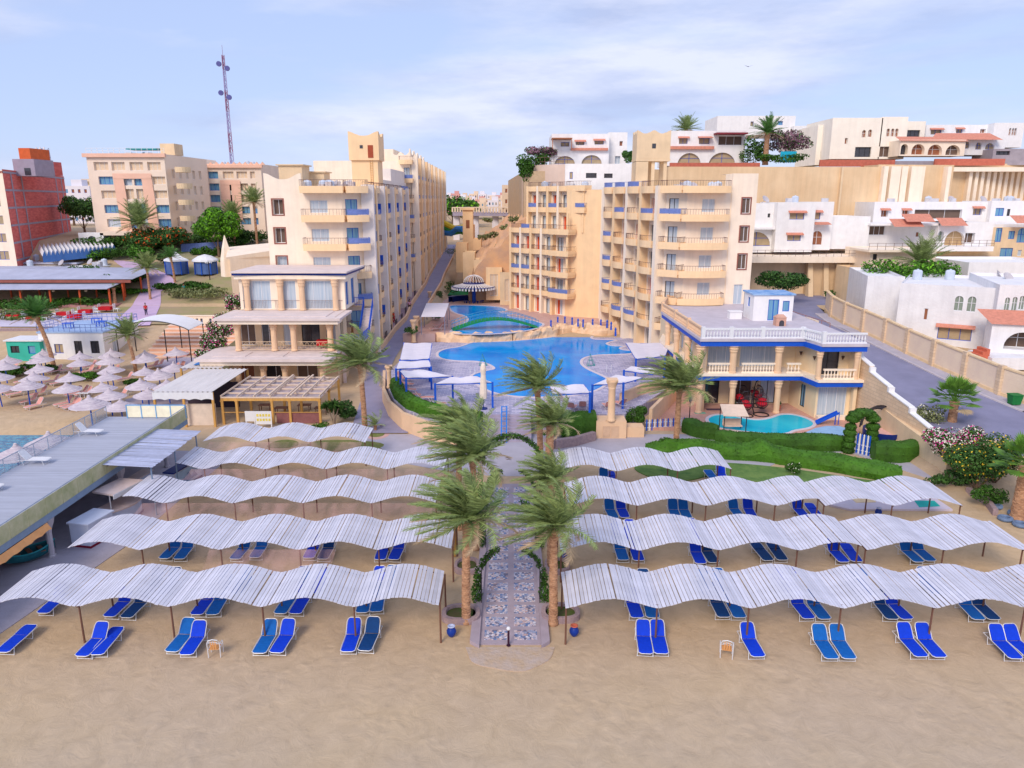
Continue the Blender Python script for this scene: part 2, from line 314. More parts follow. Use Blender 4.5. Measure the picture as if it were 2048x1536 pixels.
# ================================================================ BEACH: slatted wave canopies
SLAT = mat('whitewashed_slat', srgb(206,206,218), .75, .08, 1.2, island=.10, spec=.2, stretch=(.3,1,1))
BAY, AMP = 4.2, .23
def canopy(x0, x1, yf, yr, ztr, label, flip=False, edge=None, gapmod=None, anchor=None, amp=AMP, group='slatted wave canopies over the beach'):
    # x0..x1 with troughs at anchor + k*BAY
    if anchor is None: anchor = x0
    t = thing('slatted_canopy', label, 'beach canopy', (x0, yf, 0), 0, group)
    def zw(x): return ztr + 2*amp*(.5*(1-math.cos(2*PI*(x-anchor)/BAY)))**.7
    rr = random.Random(int(x0*100+yf)); mb = MB(); x = x0
    while x < x1-.1:
        wd = .155+rr.uniform(-.01,.01); xc = x+wd/2; z = zw(xc); sl = (zw(xc+.05)-zw(xc-.05))/.1; c = 1/math.sqrt(1+sl*sl)
        fl = rr.uniform(-.025,.025); bl = rr.uniform(-.025,.025); sk = rr.uniform(-.02,.02)
        u = Vector((c*wd/2, 0, sl*c*wd/2)); n = Vector((-sl*c*.012, 0, c*.012)); dz = rr.uniform(-.008,.008)
        a = Vector((xc-x0, fl, z+dz)); b = Vector((xc-x0+sk, yr-yf+bl, z+.04+dz*.5))
        mb.add([a-u-n, a+u-n, a+u+n, a-u+n, b-u-n, b+u-n, b+u+n, b-u+n], [(0,1,2,3),(7,6,5,4),(0,4,5,1),(1,5,6,2),(2,6,7,3),(3,7,4,0)])
        g = .024 if rr.random() > .15 else rr.uniform(.035,.08)
        x += wd/math.sqrt(1+sl*sl)+g
    mb.build('slats', SLAT, t)
    for yy in (yf+.25, yr-.25):
        pts = [(x0+(x1-x0)*i/60-x0, yy-yf, zw(x0+(x1-x0)*i/60)-.035) for i in range(61)]
        mb = MB(); mb.tube(pts, .028, 5); mb.build('support_rail', WOOD, t)
    k0 = math.ceil((x0-anchor)/BAY-.01); x = anchor+k0*BAY
    xsx = []
    while x < x1+.05: xsx.append(min(max(x, x0+.05), x1-.05)); x += BAY
    if x1-xsx[-1] > 1.5: xsx.append(x1-.05)
    for q in xsx:
        h = zw(q)-.05
        for yy in (yf+.25, yr-.25):
            part('post', ('cpost', round(h, 2)), lambda m, h=h: (m.cyl((0,0,-.1),(0,0,h),.05,.04,7),), WOOD, t, (q-x0, yy-yf, 0))
        mb = MB(); mb.bar((q-x0, .1, h-.02), (q-x0, yr-yf-.1, h-.02), .06, .08); mb.build('beam', WOOD, t)
    return t
def rowY(py, z): return G(1024, py, z).y
ZT = 2.0
rowsL = [(1213,1146,'frontmost'),(1099,1044,'second'),(1006,964,'third'),(938,906,'fourth'),(884,857,'rearmost')]
LPX = [65,205,300,392,440]; LX = {0:(0,-3.25),1:(0,-3.1),2:(0,-4.6),3:(0,-4.6),4:(0,-11.2)}
for i, (a, b, nm) in enumerate(rowsL):
    yf, yr = rowY(a, ZT), rowY(b, ZT)
    x1 = LX[i][1]; x0 = (LPX[i]-1024)*(yr*math.cos(PITCH)+(CAM_H-ZT)*math.sin(PITCH))/FPX
    canopy(x0, x1, yf, yr, ZT, 'white slatted wave canopy left of the walk, %s of five rows' % nm, anchor=x1-BAY*.95 if i < 4 else x1)
rowsR = [(1216,1146,'frontmost'),(1100,1044,'second'),(1011,966,'third'),(942,907,'rearmost and shortest')]
# right rows are made of separate panels in places; the slat field breaks at the px given
RX = {0:[(1131,2190)],1:[(1121,1722),(1734,2062)],2:[(1136,1640),(1650,1928)],3:[(1110,1465)]}
for i, (a, b, nm) in enumerate(rowsR):
    yf, yr = rowY(a, ZT), rowY(b, ZT); d = G(1024, a, ZT); D = (Vector((0,0,CAM_H))-d).length
    dep = yf*math.cos(PITCH)+(CAM_H-ZT)*math.sin(PITCH)
    segs = RX[i]; xb = (segs[0][0]-1024)*dep/FPX
    for k, (p0, p1) in enumerate(segs):
        x0, x1 = (p0-1024)*dep/FPX, (p1-1024)*dep/FPX
        ex = '' if len(segs) == 1 else (', long part' if k == 0 else ', short right part')
        canopy(x0, x1, yf, yr, ZT, 'pale slatted wave canopy right of the walk, %s of four rows%s' % (nm.split(' ')[0], ex), anchor=x0)
# tail of the front left row slopes to the ground side
# ================================================================ LOUNGERS
FAB = {'r': mat('royal_blue_sling', srgb(12,62,205), .7, .1, 6, spec=.2), 't': mat('faded_blue_sling', srgb(18,98,178), .75, .12, 6, spec=.2), 'd': mat('dark_teal_sling', srgb(14,62,118), .75, .12, 6, spec=.2),
       'w': mat('white_sling', (.75,.75,.78), .6, .06, 5), 'p': mat('salmon_sling', srgb(222,160,150), .75, .1, 5)}
COLN = {'r': 'royal blue', 't': 'faded mid blue', 'd': 'dark teal blue', 'w': 'white', 'p': 'salmon pink'}
ALU = mat('white_tube', (.74,.75,.78), .4, .05, 5, metal=.1)
def lounger(x, y, c, up, label, group, z=0, rz=0, sc=1.0):
    t = thing('sun_lounger', label, 'sun lounger', (x, y, z), rz, group); t.scale = (sc, sc, sc)
    def bed(m):
        pr = [(0,.30),(.12,.335),(.6,.345),(1.24,.34)]
        for s, (a, b) in enumerate(zip(pr, pr[1:])):
            m.add([(-.30,a[0],a[1]),(.30,a[0],a[1]),(.31,b[0],b[1]),(-.31,b[0],b[1]),(-.30,a[0],a[1]-.025),(.30,a[0],a[1]-.025),(.31,b[0],b[1]-.025),(-.31,b[0],b[1]-.025)],
                  [(0,1,2,3),(7,6,5,4),(0,4,5,1),(1,5,6,2),(2,6,7,3),(3,7,4,0)])
    ang = R(52) if up else R(4)
    cy, cz = math.cos(ang), math.sin(ang)
    def back(m):
        a = Vector((0, 1.27, .345)); d = Vector((0, cy, cz)); n = Vector((0, -cz, cy))*.02
        w = [(.30,0),(.31,.35),(.29,.62),(.22,.72)]
        for (w0, s0), (w1, s1) in zip(w, w[1:]):
            q = [a+d*s0-Vector((w0,0,0)), a+d*s0+Vector((w0,0,0)), a+d*s1+Vector((w1,0,0)), a+d*s1-Vector((w1,0,0))]
            m.add([p+n for p in q]+[p-n for p in q], [(0,1,2,3),(7,6,5,4),(0,4,5,1),(1,5,6,2),(2,6,7,3),(3,7,4,0)])
    def frame(m):
        m.tube([(-.20,-.03,.28),(-.33,.03,.31),(-.34,.6,.34),(-.34,1.27,.34),(-.34,1.9,.34)], .018, 5); m.tube([(.20,-.03,.28),(.33,.03,.31),(.34,.6,.34),(.34,1.27,.34),(.34,1.9,.34)], .018, 5)
        m.tube([(-.20,-.03,.28),(.20,-.03,.28)], .018, 5); m.tube([(-.34,1.9,.34),(.34,1.9,.34)], .018, 5)
    def bframe(m):
        a = Vector((0,1.27,.345)); d = Vector((0,cy,cz))
        f = lambda w, s: a+d*s+Vector((w,0,0))
        m.tube([f(-.34,0),f(-.335,.55),f(-.29,.70),f(-.18,.75),f(.18,.75),f(.29,.70),f(.335,.55),f(.34,0)], .018, 5)
    part('seat_sling', ('lb', c), bed, FAB[c], t); part('backrest', ('lk', c, up), back, FAB[c], t)
    part('frame', ('lf', c == 'p'), frame, ALU, t); part('back_frame', ('lbf', up), bframe, ALU, t)
    lg = lambda m: (m.tube([(-.34,0,.33),(-.36,-.1,0)], .016, 5), m.tube([(.34,0,.33),(.36,-.1,0)], .016, 5), m.tube([(-.36,-.1,.02),(.36,-.1,.02)], .014, 5))
    part('leg', 'lleg', lg, ALU, t, (0, .28, 0)); part('leg', 'lleg', lg, ALU, t, (0, 1.55, 0))
    return t
# foot-end picture points, colour, raised back?
LR = {
 'front row left of the walk': [(5,1303,'r',0),(163,1311,'r',1),(193,1308,'r',0),(343,1302,'t',1),(372,1308,'r',1),(518,1305,'t',1),(552,1304,'r',1),(695,1302,'r',1),(729,1300,'d',1)],
 'under the front left canopy': [(86,1225,'r',1),(218,1232,'r',1),(252,1234,'d',1),(393,1228,'r',1),(424,1228,'t',1),(560,1226,'t',1),(590,1226,'r',1),(724,1224,'t',1),(752,1222,'t',1)],
 'half hidden behind the front left canopy': [(290,1188,'d',1),(324,1188,'d',1),(437,1187,'t',1),(470,1187,'t',1),(597,1186,'t',1),(627,1186,'r',1),(746,1186,'r',1),(772,1184,'t',1)],
 'under the second left canopy': [(328,1116,'t',1),(358,1117,'t',1),(470,1117,'t',1),(509,1114,'t',1),(617,1115,'r',1),(645,1117,'d',1),(760,1118,'r',1),(787,1118,'r',1)],
 'front row right of the walk': [(1292,1306,'r',1),(1323,1306,'r',1),(1517,1312,'r',1),(1664,1316,'t',1),(1699,1316,'t',1),(1843,1312,'r',1),(1880,1313,'r',1),(2032,1316,'r',1),(2068,1316,'r',1)],
 'under the front right canopy': [(1275,1234,'r',1),(1306,1234,'t',1),(1448,1233,'d',1),(1480,1234,'t',1),(1618,1236,'r',1),(1650,1237,'t',1),(1785,1237,'d',1),(1815,1237,'r',1),(1958,1238,'t',1),(1989,1238,'d',1)],
 'half hidden behind the front right canopy': [(1262,1190,'d',1),(1292,1192,'d',1),(1418,1190,'t',1),(1445,1190,'t',1),(1576,1188,'r',1),(1604,1188,'r',1),(1725,1190,'d',1),(1752,1190,'t',1),(1875,1187,'t',1),(1900,1187,'t',1)],
 'under the second right canopy': [(1247,1119,'t',1),(1278,1120,'r',1),(1402,1126,'r',1),(1428,1124,'d',1),(1537,1120,'d',0),(1565,1119,'d',0),(1688,1123,'r',1),(1714,1122,'r',0),(1838,1123,'t',1),(1862,1121,'t',1)],
 'under the third right canopy': [(1228,1036,'t',1),(1250,1034,'r',1),(1353,1036,'t',1),(1375,1036,'t',1),(1480,1034,'t',1),(1505,1034,'r',1),(1610,1034,'r',1),(1637,1034,'r',0)],
 'half hidden behind the second right canopy': [(1235,1082,'r',1),(1262,1082,'r',1),(1395,1080,'r',1),(1528,1078,'d',1)],
 'rear row by the lawn': [(1210,968,'t',1),(1226,965,'r',0),(1432,962,'t',0),(1449,961,'r',1)],
}
for rn, lst in LR.items():
    for i, (px, py, c, up) in enumerate(lst):
        q = G(px, py, .3)
        lab = '%s lounger%s, %s from left, %s' % (COLN[c], '' if up else ' laid flat', ORD[i], rn)
        lounger(q.x, q.y, c, up, lab, 'blue sun loungers on the sand', rz=R(rnd.uniform(-5,5)), sc=1.0)
# ================================================================ VEGETATION BUILDERS
def leafm(name, rgb, isl=.45, var=.35, sc=.8):
    m = mat(name, rgb, .65, var, sc, island=isl, spec=.25); return m
PALMG = leafm('palm_frond', srgb(136,154,94), .4); PALMG2 = leafm('bright_palm_frond', srgb(84,132,62), .4)
DRY = leafm('dry_frond', srgb(196,172,140), .2)
HEDG = leafm('hedge_leaf', srgb(56,94,26), .45); HEDGD = leafm('dark_hedge_leaf', srgb(38,74,26), .4); HEDGB = leafm('bright_hedge_leaf', srgb(66,110,26), .4)
LEAF = leafm('tree_leaf', srgb(62,98,42), .45); LEAFB = leafm('bright_tree_leaf', srgb(104,164,36), .35); LEAFO = leafm('olive_leaf', srgb(120,128,84), .4)
PINKF = leafm('magenta_blossom', srgb(205,40,140), .35, .2); WHITEF = leafm('white_blossom', srgb(225,222,205), .15, .1); YELF = leafm('yellow_blossom', srgb(225,190,50), .2, .1); ORF = leafm('orange_blossom', srgb(226,96,40), .3, .2); PURF = leafm('purple_blossom', srgb(132,98,112), .3, .2)
TRUNK = mat('palm_trunk', srgb(216,172,136), .9, scale=2.2, rgb2=srgb(150,108,82), bump=.6, bscale=5, stretch=(1.5,1.5,3.5)); BARK = mat('bark', srgb(120,98,80), .9, .2, 4, bump=.3)
def crown(seed, L=2.9, nf=46, nl=30, wind=.55, wid=.075, droop=.3, leaf=.6):
    rr = random.Random(seed); mb = MB()
    for i in range(nf):
        a = i*2.39996+rr.uniform(-.3,.3); k = (i+.5)/nf
        e = R(lerp(85, -12, k**.95)+rr.uniform(-9,9)); ll = L*rr.uniform(.82,1.1)*(.8 if k < .15 else 1)
        d = Vector((math.cos(a)*math.cos(e), math.sin(a)*math.cos(e), math.sin(e))); p = Vector((0,0,0)); pts = []; N = 14
        dry = k > .9
        mb.k = 1 if dry else 0
        for s in range(N+1):
            pts.append((p.copy(), d.copy())); p += d*ll/N
            d = (d+Vector((-wind*.17*(.4+s/N), 0, -droop*.13*(.5+s/N)))).normalized()
        mb.tube([q[0] for q in pts[::2]], [.03,.028,.024,.02,.016,.012,.008,.005][:len(pts[::2])], 3)
        side0 = Vector((-math.sin(a), math.cos(a), 0))
        for s in range(nl):
            t = .1+.9*s/nl; f = t*N; j = min(int(f), N-1); q = pts[j][0].lerp(pts[j+1][0], f-j); dd = pts[j][1]
            sd = dd.cross(Vector((0,0,1)));  sd = sd.normalized() if sd.length > .1 else side0
            up = sd.cross(dd).normalized(); lf = leaf*math.sin(PI*min(1, t*.82+.14))**.6*rr.uniform(.8,1.15)*L/2.9
            for sg in (-1,1):
                v = (sd*sg*.8+dd*(.55+.35*t)+up*.22+Vector((-wind*.5,0,-.25*droop-.1))+Vector((rr.uniform(-.12,.12),rr.uniform(-.12,.12),rr.uniform(-.12,.12)))).normalized()*lf
                ww = dd*wid*.5
                mb.add([q-ww, q+ww, q+v*.6+ww*.7+up*.02, q+v, q+v*.6-ww*.7], [(0,1,2,3,4)])
    mb.k = 1
    for i in range(14):                         # cut leaf bases
        a = i*2.4; q = Vector((math.cos(a)*.12, math.sin(a)*.12, -.15-.02*i)); mb.cyl(q, q+Vector((math.cos(a)*.25, math.sin(a)*.25, .22)), .04, .025, 4)
    return mb
def trunkmb(h, r0, r1, lean=(0,0), boots=True, seed=0):
    mb = MB(); rr = random.Random(seed); n = max(8, int(h/.14)); prof = []; k = 10
    vs = []
    for i in range(n+1):
        for ph in (0, 1):
            t = (i+ph*.93)/(n+1); r = lerp(r0, r1, t**.7)+(0 if ph == 0 else .028)
            if t > .86: r += .09*(t-.86)/.14
            if t < .05: r += .05*(1-t/.05)
            for j in range(k):
                a = 2*PI*j/k+i*.3; rj = r*(1+.05*math.sin(5*a+i*1.9)); vs.append((lean[0]*t*t+rj*math.cos(a), lean[1]*t*t+rj*math.sin(a), h*t))
    m = len(vs)//k
    mb.add(vs, [(i*k+j, i*k+(j+1)%k, (i+1)*k+(j+1)%k, (i+1)*k+j) for i in range(m-1) for j in range(k)]+[tuple(range(len(vs)-k, len(vs)))])
    return mb
CR = {}
def palm(px, Y, base_z, h, label, seed=0, L=2.9, r=.22, lean=(0,0), wind=.8, bright=False, rz=0, group=None, nf=56, nl=28, X=None, wid=.075):
    x = X if X is not None else V(px, 800, Y).x
    t = thing('palm_tree', label, 'palm tree', (x, Y, base_z), 0, group)
    trunkmb(h, r, r*.8, lean, seed=seed).build('trunk', TRUNK, t)
    k = (seed % 3, bright, nf, nl, wid, wind)
    if k not in CR: CR[k] = crown(seed % 3+11, 2.9, nf, nl, wind, wid).mesh('crown', [PALMG2 if bright else PALMG, DRY])
    c = bpy.data.objects.new('crown', CR[k]); col.objects.link(c); c.parent = t; c.location = (lean[0], lean[1], h+.05); c.scale = (L/2.9,)*3; c.rotation_euler = (0, 0, rz)
    return t
def leaves(mb, c, rad, n, size, rr, shell=.55, flat=1.0):
    c = Vector(c)
    for _ in range(n):
        v = Vector((rr.gauss(0,1), rr.gauss(0,1), rr.gauss(0,1))).normalized()*(shell+(1-shell)*rr.random()**.5)
        p = c+Vector((v.x*rad[0], v.y*rad[1], v.z*rad[2])); nrm = (v+Vector((rr.uniform(-.8,.8), rr.uniform(-.8,.8), rr.uniform(-.5,1)))).normalized()
        a = nrm.orthogonal().normalized(); a.rotate(Matrix.Rotation(rr.uniform(0,6.3), 3, nrm)); b = nrm.cross(a); s = size*rr.uniform(.6,1.3)
        mb.add([p-a*s, p+b*s*.55, p+a*s, p-b*s*.55], [(0,1,2,3)])
def bush(name, label, cat, x, y, z, rx, ry, rz_, mats, n=900, size=.12, seed=1, group=None, lumps=6, flowers=0, stem=.0, mix=()):
    t = thing(name, label, cat, (x, y, z), 0, group); rr = random.Random(seed); mb = MB()
    if stem:
        tk = MB(); tk.tube([(0,0,-.1),(.05,.03,stem*.5),(0,0,stem+rz_*.6)], [.05+.05*rx,.04+.04*rx,.03], 6)
        for i in range(5):
            a = i*1.3; tk.tube([(0,0,stem*.6),(math.cos(a)*rx*.3,math.sin(a)*ry*.3,stem+rz_*.4),(math.cos(a)*rx*.6,math.sin(a)*ry*.6,stem+rz_*.9)], [.05,.035,.015], 5)
        tk.build('trunk', BARK, t)
    c0 = Vector((0,0,stem+rz_)); L_ = [(c0, (rx*.72, ry*.72, rz_*.78))]
    for i in range(lumps):
        a = i*2.4+rr.uniform(0,.6); zz = rr.uniform(-.35,.55); L_.append((c0+Vector((math.cos(a)*rx*.55, math.sin(a)*ry*.55, zz*rz_)), (rx*rr.uniform(.35,.55), ry*rr.uniform(.35,.55), rz_*rr.uniform(.35,.55))))
    for c, rd in L_:
        mb.k = 0; leaves(mb, c, rd, n//len(L_), size, rr, .45)
    for j, fr in enumerate(mix):
        mb.k = j+1
        for c, rd in L_: leaves(mb, c, tuple(q*1.04 for q in rd), int(n*fr/len(L_)), size*.8, rr, .9)
    mb.build('crown' if stem else 'foliage', mats, t)
    return t
def hedge(label, pts, wd, h, mats, z=0, name='hedge', size=.1, dens=34, seed=1, rnd_=.28, group='clipped hedges', zf=None):
    # pts: (x, y) polyline; clipped block with rounded top
    P = []; 
    for (a, b) in zip(pts, pts[1:]):
        n = max(1, int((Vector(b[:2])-Vector(a[:2])).length/.5))
        P += [tuple(lerp(a[j], b[j], k/n) for j in range(len(a))) for k in range(n)]
    P.append(pts[-1]); prof = [(-.5,0),(-.53,.45),(-.46,.82),(-.25,.98),(0,1.02),(.25,.98),(.46,.82),(.53,.45),(.5,0)]
    vs = []; rr = random.Random(seed); mb = MB(); surf = []
    for i, p in enumerate(P):
        q = Vector((P[min(i+1, len(P)-1)][0]-P[max(i-1,0)][0], P[min(i+1, len(P)-1)][1]-P[max(i-1,0)][1], 0)).normalized(); s = Vector((q.y, -q.x, 0))
        end = 1-.35*max(0, 1-min(i, len(P)-1-i)/2.); hh = h*(p[2] if len(p) > 2 else 1)
        zz = zf(p[0], p[1]) if zf else z
        for u, v in prof:
            nn = 1+.15*mnoise.noise(Vector((p[0]*.9+seed, p[1]*.9, v*2+u)))
            w_ = Vector((p[0], p[1], zz-.05))+s*u*wd*nn*end+Vector((0,0,v*hh*nn*(.9+.1*end))); vs.append(w_)
    k = len(prof); F = [(i*k+j, i*k+j+1, (i+1)*k+j+1, (i+1)*k+j) for i in range(len(P)-1) for j in range(k-1)]
    mb.add(vs, F+[tuple(range(k)), tuple(range(len(vs)-1, len(vs)-k-1, -1))])
    for f in F:
        a, b, c, d = [vs[i] for i in f]; nrm = (b-a).cross(d-a); ar = nrm.length
        if ar < 1e-5: continue
        nrm.normalize()
        if nrm.z < -.5: nrm = -nrm
        for _ in range(int(ar*dens+rr.random())):
            u, v = rr.random(), rr.random(); p = a.lerp(b, u).lerp(d.lerp(c, u), v)+nrm*rr.uniform(-.02,.05)
            n2 = (nrm+Vector((rr.uniform(-1,1), rr.uniform(-1,1), rr.uniform(-1,1)))*.75).normalized(); aa = n2.orthogonal().normalized(); aa.rotate(Matrix.Rotation(rr.uniform(0,6.3), 3, n2)); bb = n2.cross(aa); s = size*rr.uniform(.6,1.2)
            mb.add([p-aa*s, p+bb*s*.6, p+aa*s, p-bb*s*.6], [(0,1,2,3)])
    return solo(mb, name, mats, label, 'hedge', group)

# ================================================================ THE WALK: palms, planters, arches, pots
def planter(x, y, rx, ry, h, label):
    t = thing('stone_planter', label, 'planter', (x, y, 0), 0, 'rubble planters along the walk')
    mb = MB(); n = 26; rr = random.Random(int(x*10+y)); vs = []
    for rad, z in ((1.0,0),(1.0,h),(.78,h+.01),(.76,h-.14)):
        for i in range(n):
            a = 2*PI*i/n; q = rad*(1+.03*math.sin(3*a+x)); sx = (abs(math.cos(a))**.75)*(1 if math.cos(a) > 0 else -1); sy = (abs(math.sin(a))**.75)*(1 if math.sin(a) > 0 else -1)
            vs.append((sx*rx*q, sy*ry*q, z-(.08 if z == 0 else 0)))
    mb.add(vs, [(i*n+j, i*n+(j+1)%n, (i+1)*n+(j+1)%n, (i+1)*n+j) for i in range(3) for j in range(n)])
    mb.build('kerb', STONE, t); m2 = MB(); m2.add(vs[3*n:], [tuple(range(n))]); m2.build('soil', mat('planter_soil', srgb(96,82,62), .95, .3, 3, rgb2=srgb(74,96,40)), t)
    return t
PW = [(925,1245,5.4,0,'leaning windblown date palm left of the walk, nearest the sand',(.12,0),3.0),
      (1113,1248,5.0,1,'windblown date palm right of the walk, nearest the sand',(-.05,.1),2.6)]
for px, py, h, sd, lb, ln, L_ in PW:
    q = G(px, py); palm(px, q.y, 0, h, lb, sd, L_, .21, ln, group='date palms lining the walk')
palm(0, 39.8, 0, 5.7, 'tall date palm left of the walk, behind the nearest left palm', 2, 3.1, .2, (-.1,.1), X=-2.15, group='date palms lining the walk')
palm(0, 37.6, 0, 5.2, 'date palm right of the walk, close behind the nearest right palm', 2, 2.1, .2, (-.05,0), X=2.15, group='date palms lining the walk')
palm(0, 51.0, 0, 4.2, 'date palm with a flared trunk beside the foot of the pool stairs', 0, 2.6, .33, (.1,.1), X=2.7, group='date palms lining the walk')
palm(0, 54.5, 0, 6.0, 'ragged date palm standing before the pool, farthest from the sand', 1, 3.2, .24, (-.3,.1), X=2.2, group='date palms lining the walk', nl=24)
palm(0, 42.5, 0, 6.2, 'tall bushy date palm left of the walk beside the pool stairs view', 1, 2.7, .2, (.15,.1), X=-3.3, group='date palms lining the walk')
q = G(1357, 892); palm(1357, q.y, 0, 5.0, 'full date palm standing alone between hedge and lawn', 0, 3.7, .24, (.05,0))
q = G(727, 860); palm(727, q.y, 0, 6.0, 'date palm beside the promenade in front of the restaurant', 2, 3.7, .24, (-.15,0))
planter(G(922,1240).x, G(922,1240).y+.3, .95, .75, .3, 'round rubble planter round the nearest left palm')
planter(G(1115,1240).x+.15, G(1115,1240).y+.4, .95, .75, .3, 'round rubble planter round the nearest right palm')
planter(-2.5, 37.5, .7, .8, .28, 'small rubble planter left of the walk halfway up')
planter(2.5, 37.5, .7, .8, .28, 'small rubble planter right of the walk halfway up')
def arch(y, w_, h, cover, label, cx=-.07, seed=1):
    t = thing('garden_arch', label, 'garden arch', (cx, y, 0), 0, 'ivy arches over the walk')
    pts = [(-w_/2,0,0)]+[(-w_/2*math.cos(a), 0, h-w_/2*.9+w_/2*.9*math.sin(a)) for a in [PI*i/16 for i in range(17)]]+[(w_/2,0,0)]
    for dy in (0, .35):
        mb = MB()
        full = cover == 'full'
        if full: mb.tube([(p[0], p[1]+dy, p[2]) for p in pts], .022, 5)
        else:
            mb.tube([(p[0], p[1]+dy, p[2]) for p in pts[:8]], .022, 5); mb.tube([(p[0], p[1]+dy, p[2]) for p in pts[-8:]], .022, 5)
        mb.build('frame', DARKM, t)
    rr = random.Random(seed); mb = MB()
    rng = pts[3:-3] if cover == 'full' else None
    def run(P, thick, n):
        for a, b in zip(P, P[1:]):
            for k in range(4):
                c = Vector(a).lerp(Vector(b), k/4)+Vector((0,.17,0)); leaves(mb, c, (thick, thick*1.1, thick), n, .075, rr, .2)
    if cover == 'full': run(pts[1:-1], .24, 34)
    else:
        run(pts[2:8], .2, 20); run(pts[-8:-2][::-1], .17, 15)
    # bushy foot of the climber
    for sx in (-1, 1):
        c = Vector((sx*(w_/2+.25), .3, .55)); leaves(mb, c, (.32,.45,.65), 330, .08, rr, .3); leaves(mb, c+Vector((-.05*sx,.1,.8)), (.22,.3,.6), 200, .08, rr, .3)
    mb.build('vine', [HEDG if seed % 2 else LEAF], t)
arch(33.6, 2.95, 3.15, 'part', 'broken ivy arch over the walk, nearest the sand', seed=3)
arch(39.7, 2.95, 3.1, 'part', 'sparse ivy arch over the walk, second from the sand', seed=4)
arch(43.6, 2.95, 3.5, 'part', 'ivy arch over the walk, third from the sand', seed=5)
arch(48.2, 4.0, 4.2, 'full', 'complete leafy arch over the far end of the walk', seed=7)
def urn(px, py, label, rim=False, s=1):
    q = G(px, py); t = thing('clay_urn', label, 'urn', q, 0, 'blue clay urns on the sand')
    mb = MB(); mb.lathe([(r*s, z*s) for r, z in [(.09,0),(.15,.06),(.235,.22),(.24,.34),(.17,.47),(.13,.52),(.15,.56),(.12,.55),(.10,.42)]], 16)
    mb.build('body', mat('cobalt_glaze', srgb(22,58,150), .4, .15, 3), t, True)
    mb = MB(); mb.lathe([(r*s, z*s) for r, z in [(.135,.535),(.19,.57),(.19,.60),(.13,.61),(.12,.57)]], 16); mb.build('rim', TERRA if rim else mat('pale_rim', srgb(190,200,230), .6), t, True)
urn(903, 1273, 'blue clay urn with a pale rim left of the walk', s=.95); urn(1148, 1272, 'blue clay urn with an orange rim right of the walk', True, .95)
urn(1127, 1120, 'blue clay urn beside the second right canopy', s=.9); urn(1756, 1031, 'blue clay urn beside the terrace with the green mat', s=.9)
q = G(1017, 1291); t = thing('bollard_light', 'short dark bollard light with a white globe standing on the walk', 'bollard light', q)
mb = MB(); mb.cyl((0,0,0),(0,0,.82),.05,.05,8); mb.cyl((0,0,0),(0,0,.03),.1,.1,8); mb.build('post', mat('maroon_post', srgb(60,28,50), .5), t)
mb = MB(); mb.lathe([(.04,.80),(.09,.84),(.10,.89),(.07,.95),(.02,.97)], 12); mb.build('globe', WHITEP, t, True)
for px, py, lb, rz in ((432,1310,'white tubular chair with tan seat left of the walk',.1),(1452,1312,'white tubular chair with tan slats right of the walk',-.25)):
    q = G(px, py); t = thing('beach_chair', lb, 'chair', q, PI+rz, 'two beach chairs')
    mb = MB(); 
    for i in range(5): mb.box(-.22,-.2+i*.085,.40,.22,-.135+i*.085,.425)
    mb.build('seat', mat('tan_slat', srgb(222,160,100), .7), t)
    mb = MB(); mb.tube([(-.26,.2,.0),(-.27,.2,.42),(-.27,.22,.75),(-.2,.26,.9),(0,.28,.96),(.2,.26,.9),(.27,.22,.75),(.27,.2,.42),(.26,.2,0)], .022, 6)
    mb.tube([(-.24,.2,.42),(-.24,-.22,.42),(.24,-.22,.42),(.24,.2,.42)], .02, 6); mb.tube([(-.19,.25,.78),(0,.27,.84),(.19,.25,.78)], .018, 5); mb.build('frame', ALU, t)
    for sx in (-1,1):
        mb = MB(); mb.tube([(sx*.27,.2,.66),(sx*.29,-.1,.66),(sx*.28,-.22,.6),(sx*.26,-.24,0)], .02, 6); mb.build('armrest', ALU, t)
    mb = MB()
    for x in (-.1,0,.1): mb.bar((x,.22,.45),(x,.27,.86),.05,.015)
    mb.build('backrest', mat('tan_slat', srgb(222,160,100), .7), t)
q = G(912, 1112); mb = MB()
for i in range(8): a = i*.8; mb.cyl((.09*math.cos(a),.09*math.sin(a),0),(.05*i-.2,.2,1.5+.1*(i%3)),.03,.025,5)
solo(mb, 'pole_bundle', HONEY, 'bundle of honey coloured poles leaning at the end of the second left canopy', 'poles', loc=(q.x-.1, q.y, 0))

# pink shade nets hung between the left canopies
m, t_, p = nodes_of('pink_net'); tb = t_.nodes.new('ShaderNodeBsdfTransparent'); ms = t_.nodes.new('ShaderNodeMixShader'); ms.inputs[0].default_value = .3
p.inputs['Base Color'].default_value = (*srgb(226,180,172),1); p.inputs['Roughness'].default_value = .9; p.inputs['Specular IOR Level'].default_value = 0
nn_ = t_.nodes.new('ShaderNodeTexNoise'); nn_.inputs['Scale'].default_value = .9; nn_.inputs['Detail'].default_value = 1; nn_.inputs['Distortion'].default_value = 1.2; tcn = t_.nodes.new('ShaderNodeTexCoord'); mpn = t_.nodes.new('ShaderNodeMapping'); mpn.inputs['Scale'].default_value = (1,.25,1); mpn.inputs['Rotation'].default_value = (0,0,.4)
t_.links.new(tcn.outputs['Object'], mpn.inputs[0]); t_.links.new(mpn.outputs[0], nn_.inputs[0]); mrn = t_.nodes.new('ShaderNodeMapRange'); mrn.inputs[1].default_value = .35; mrn.inputs[2].default_value = .7; mrn.inputs[3].default_value = .06; mrn.inputs[4].default_value = .3; t_.links.new(nn_.outputs[0], mrn.inputs[0]); t_.links.new(mrn.outputs[0], ms.inputs[0])
t_.links.new(tb.outputs[0], ms.inputs[1]); t_.links.new(p.outputs[0], ms.inputs[2]); t_.links.new(ms.outputs[0], t_.nodes['Material Output'].inputs[0]); NET = m
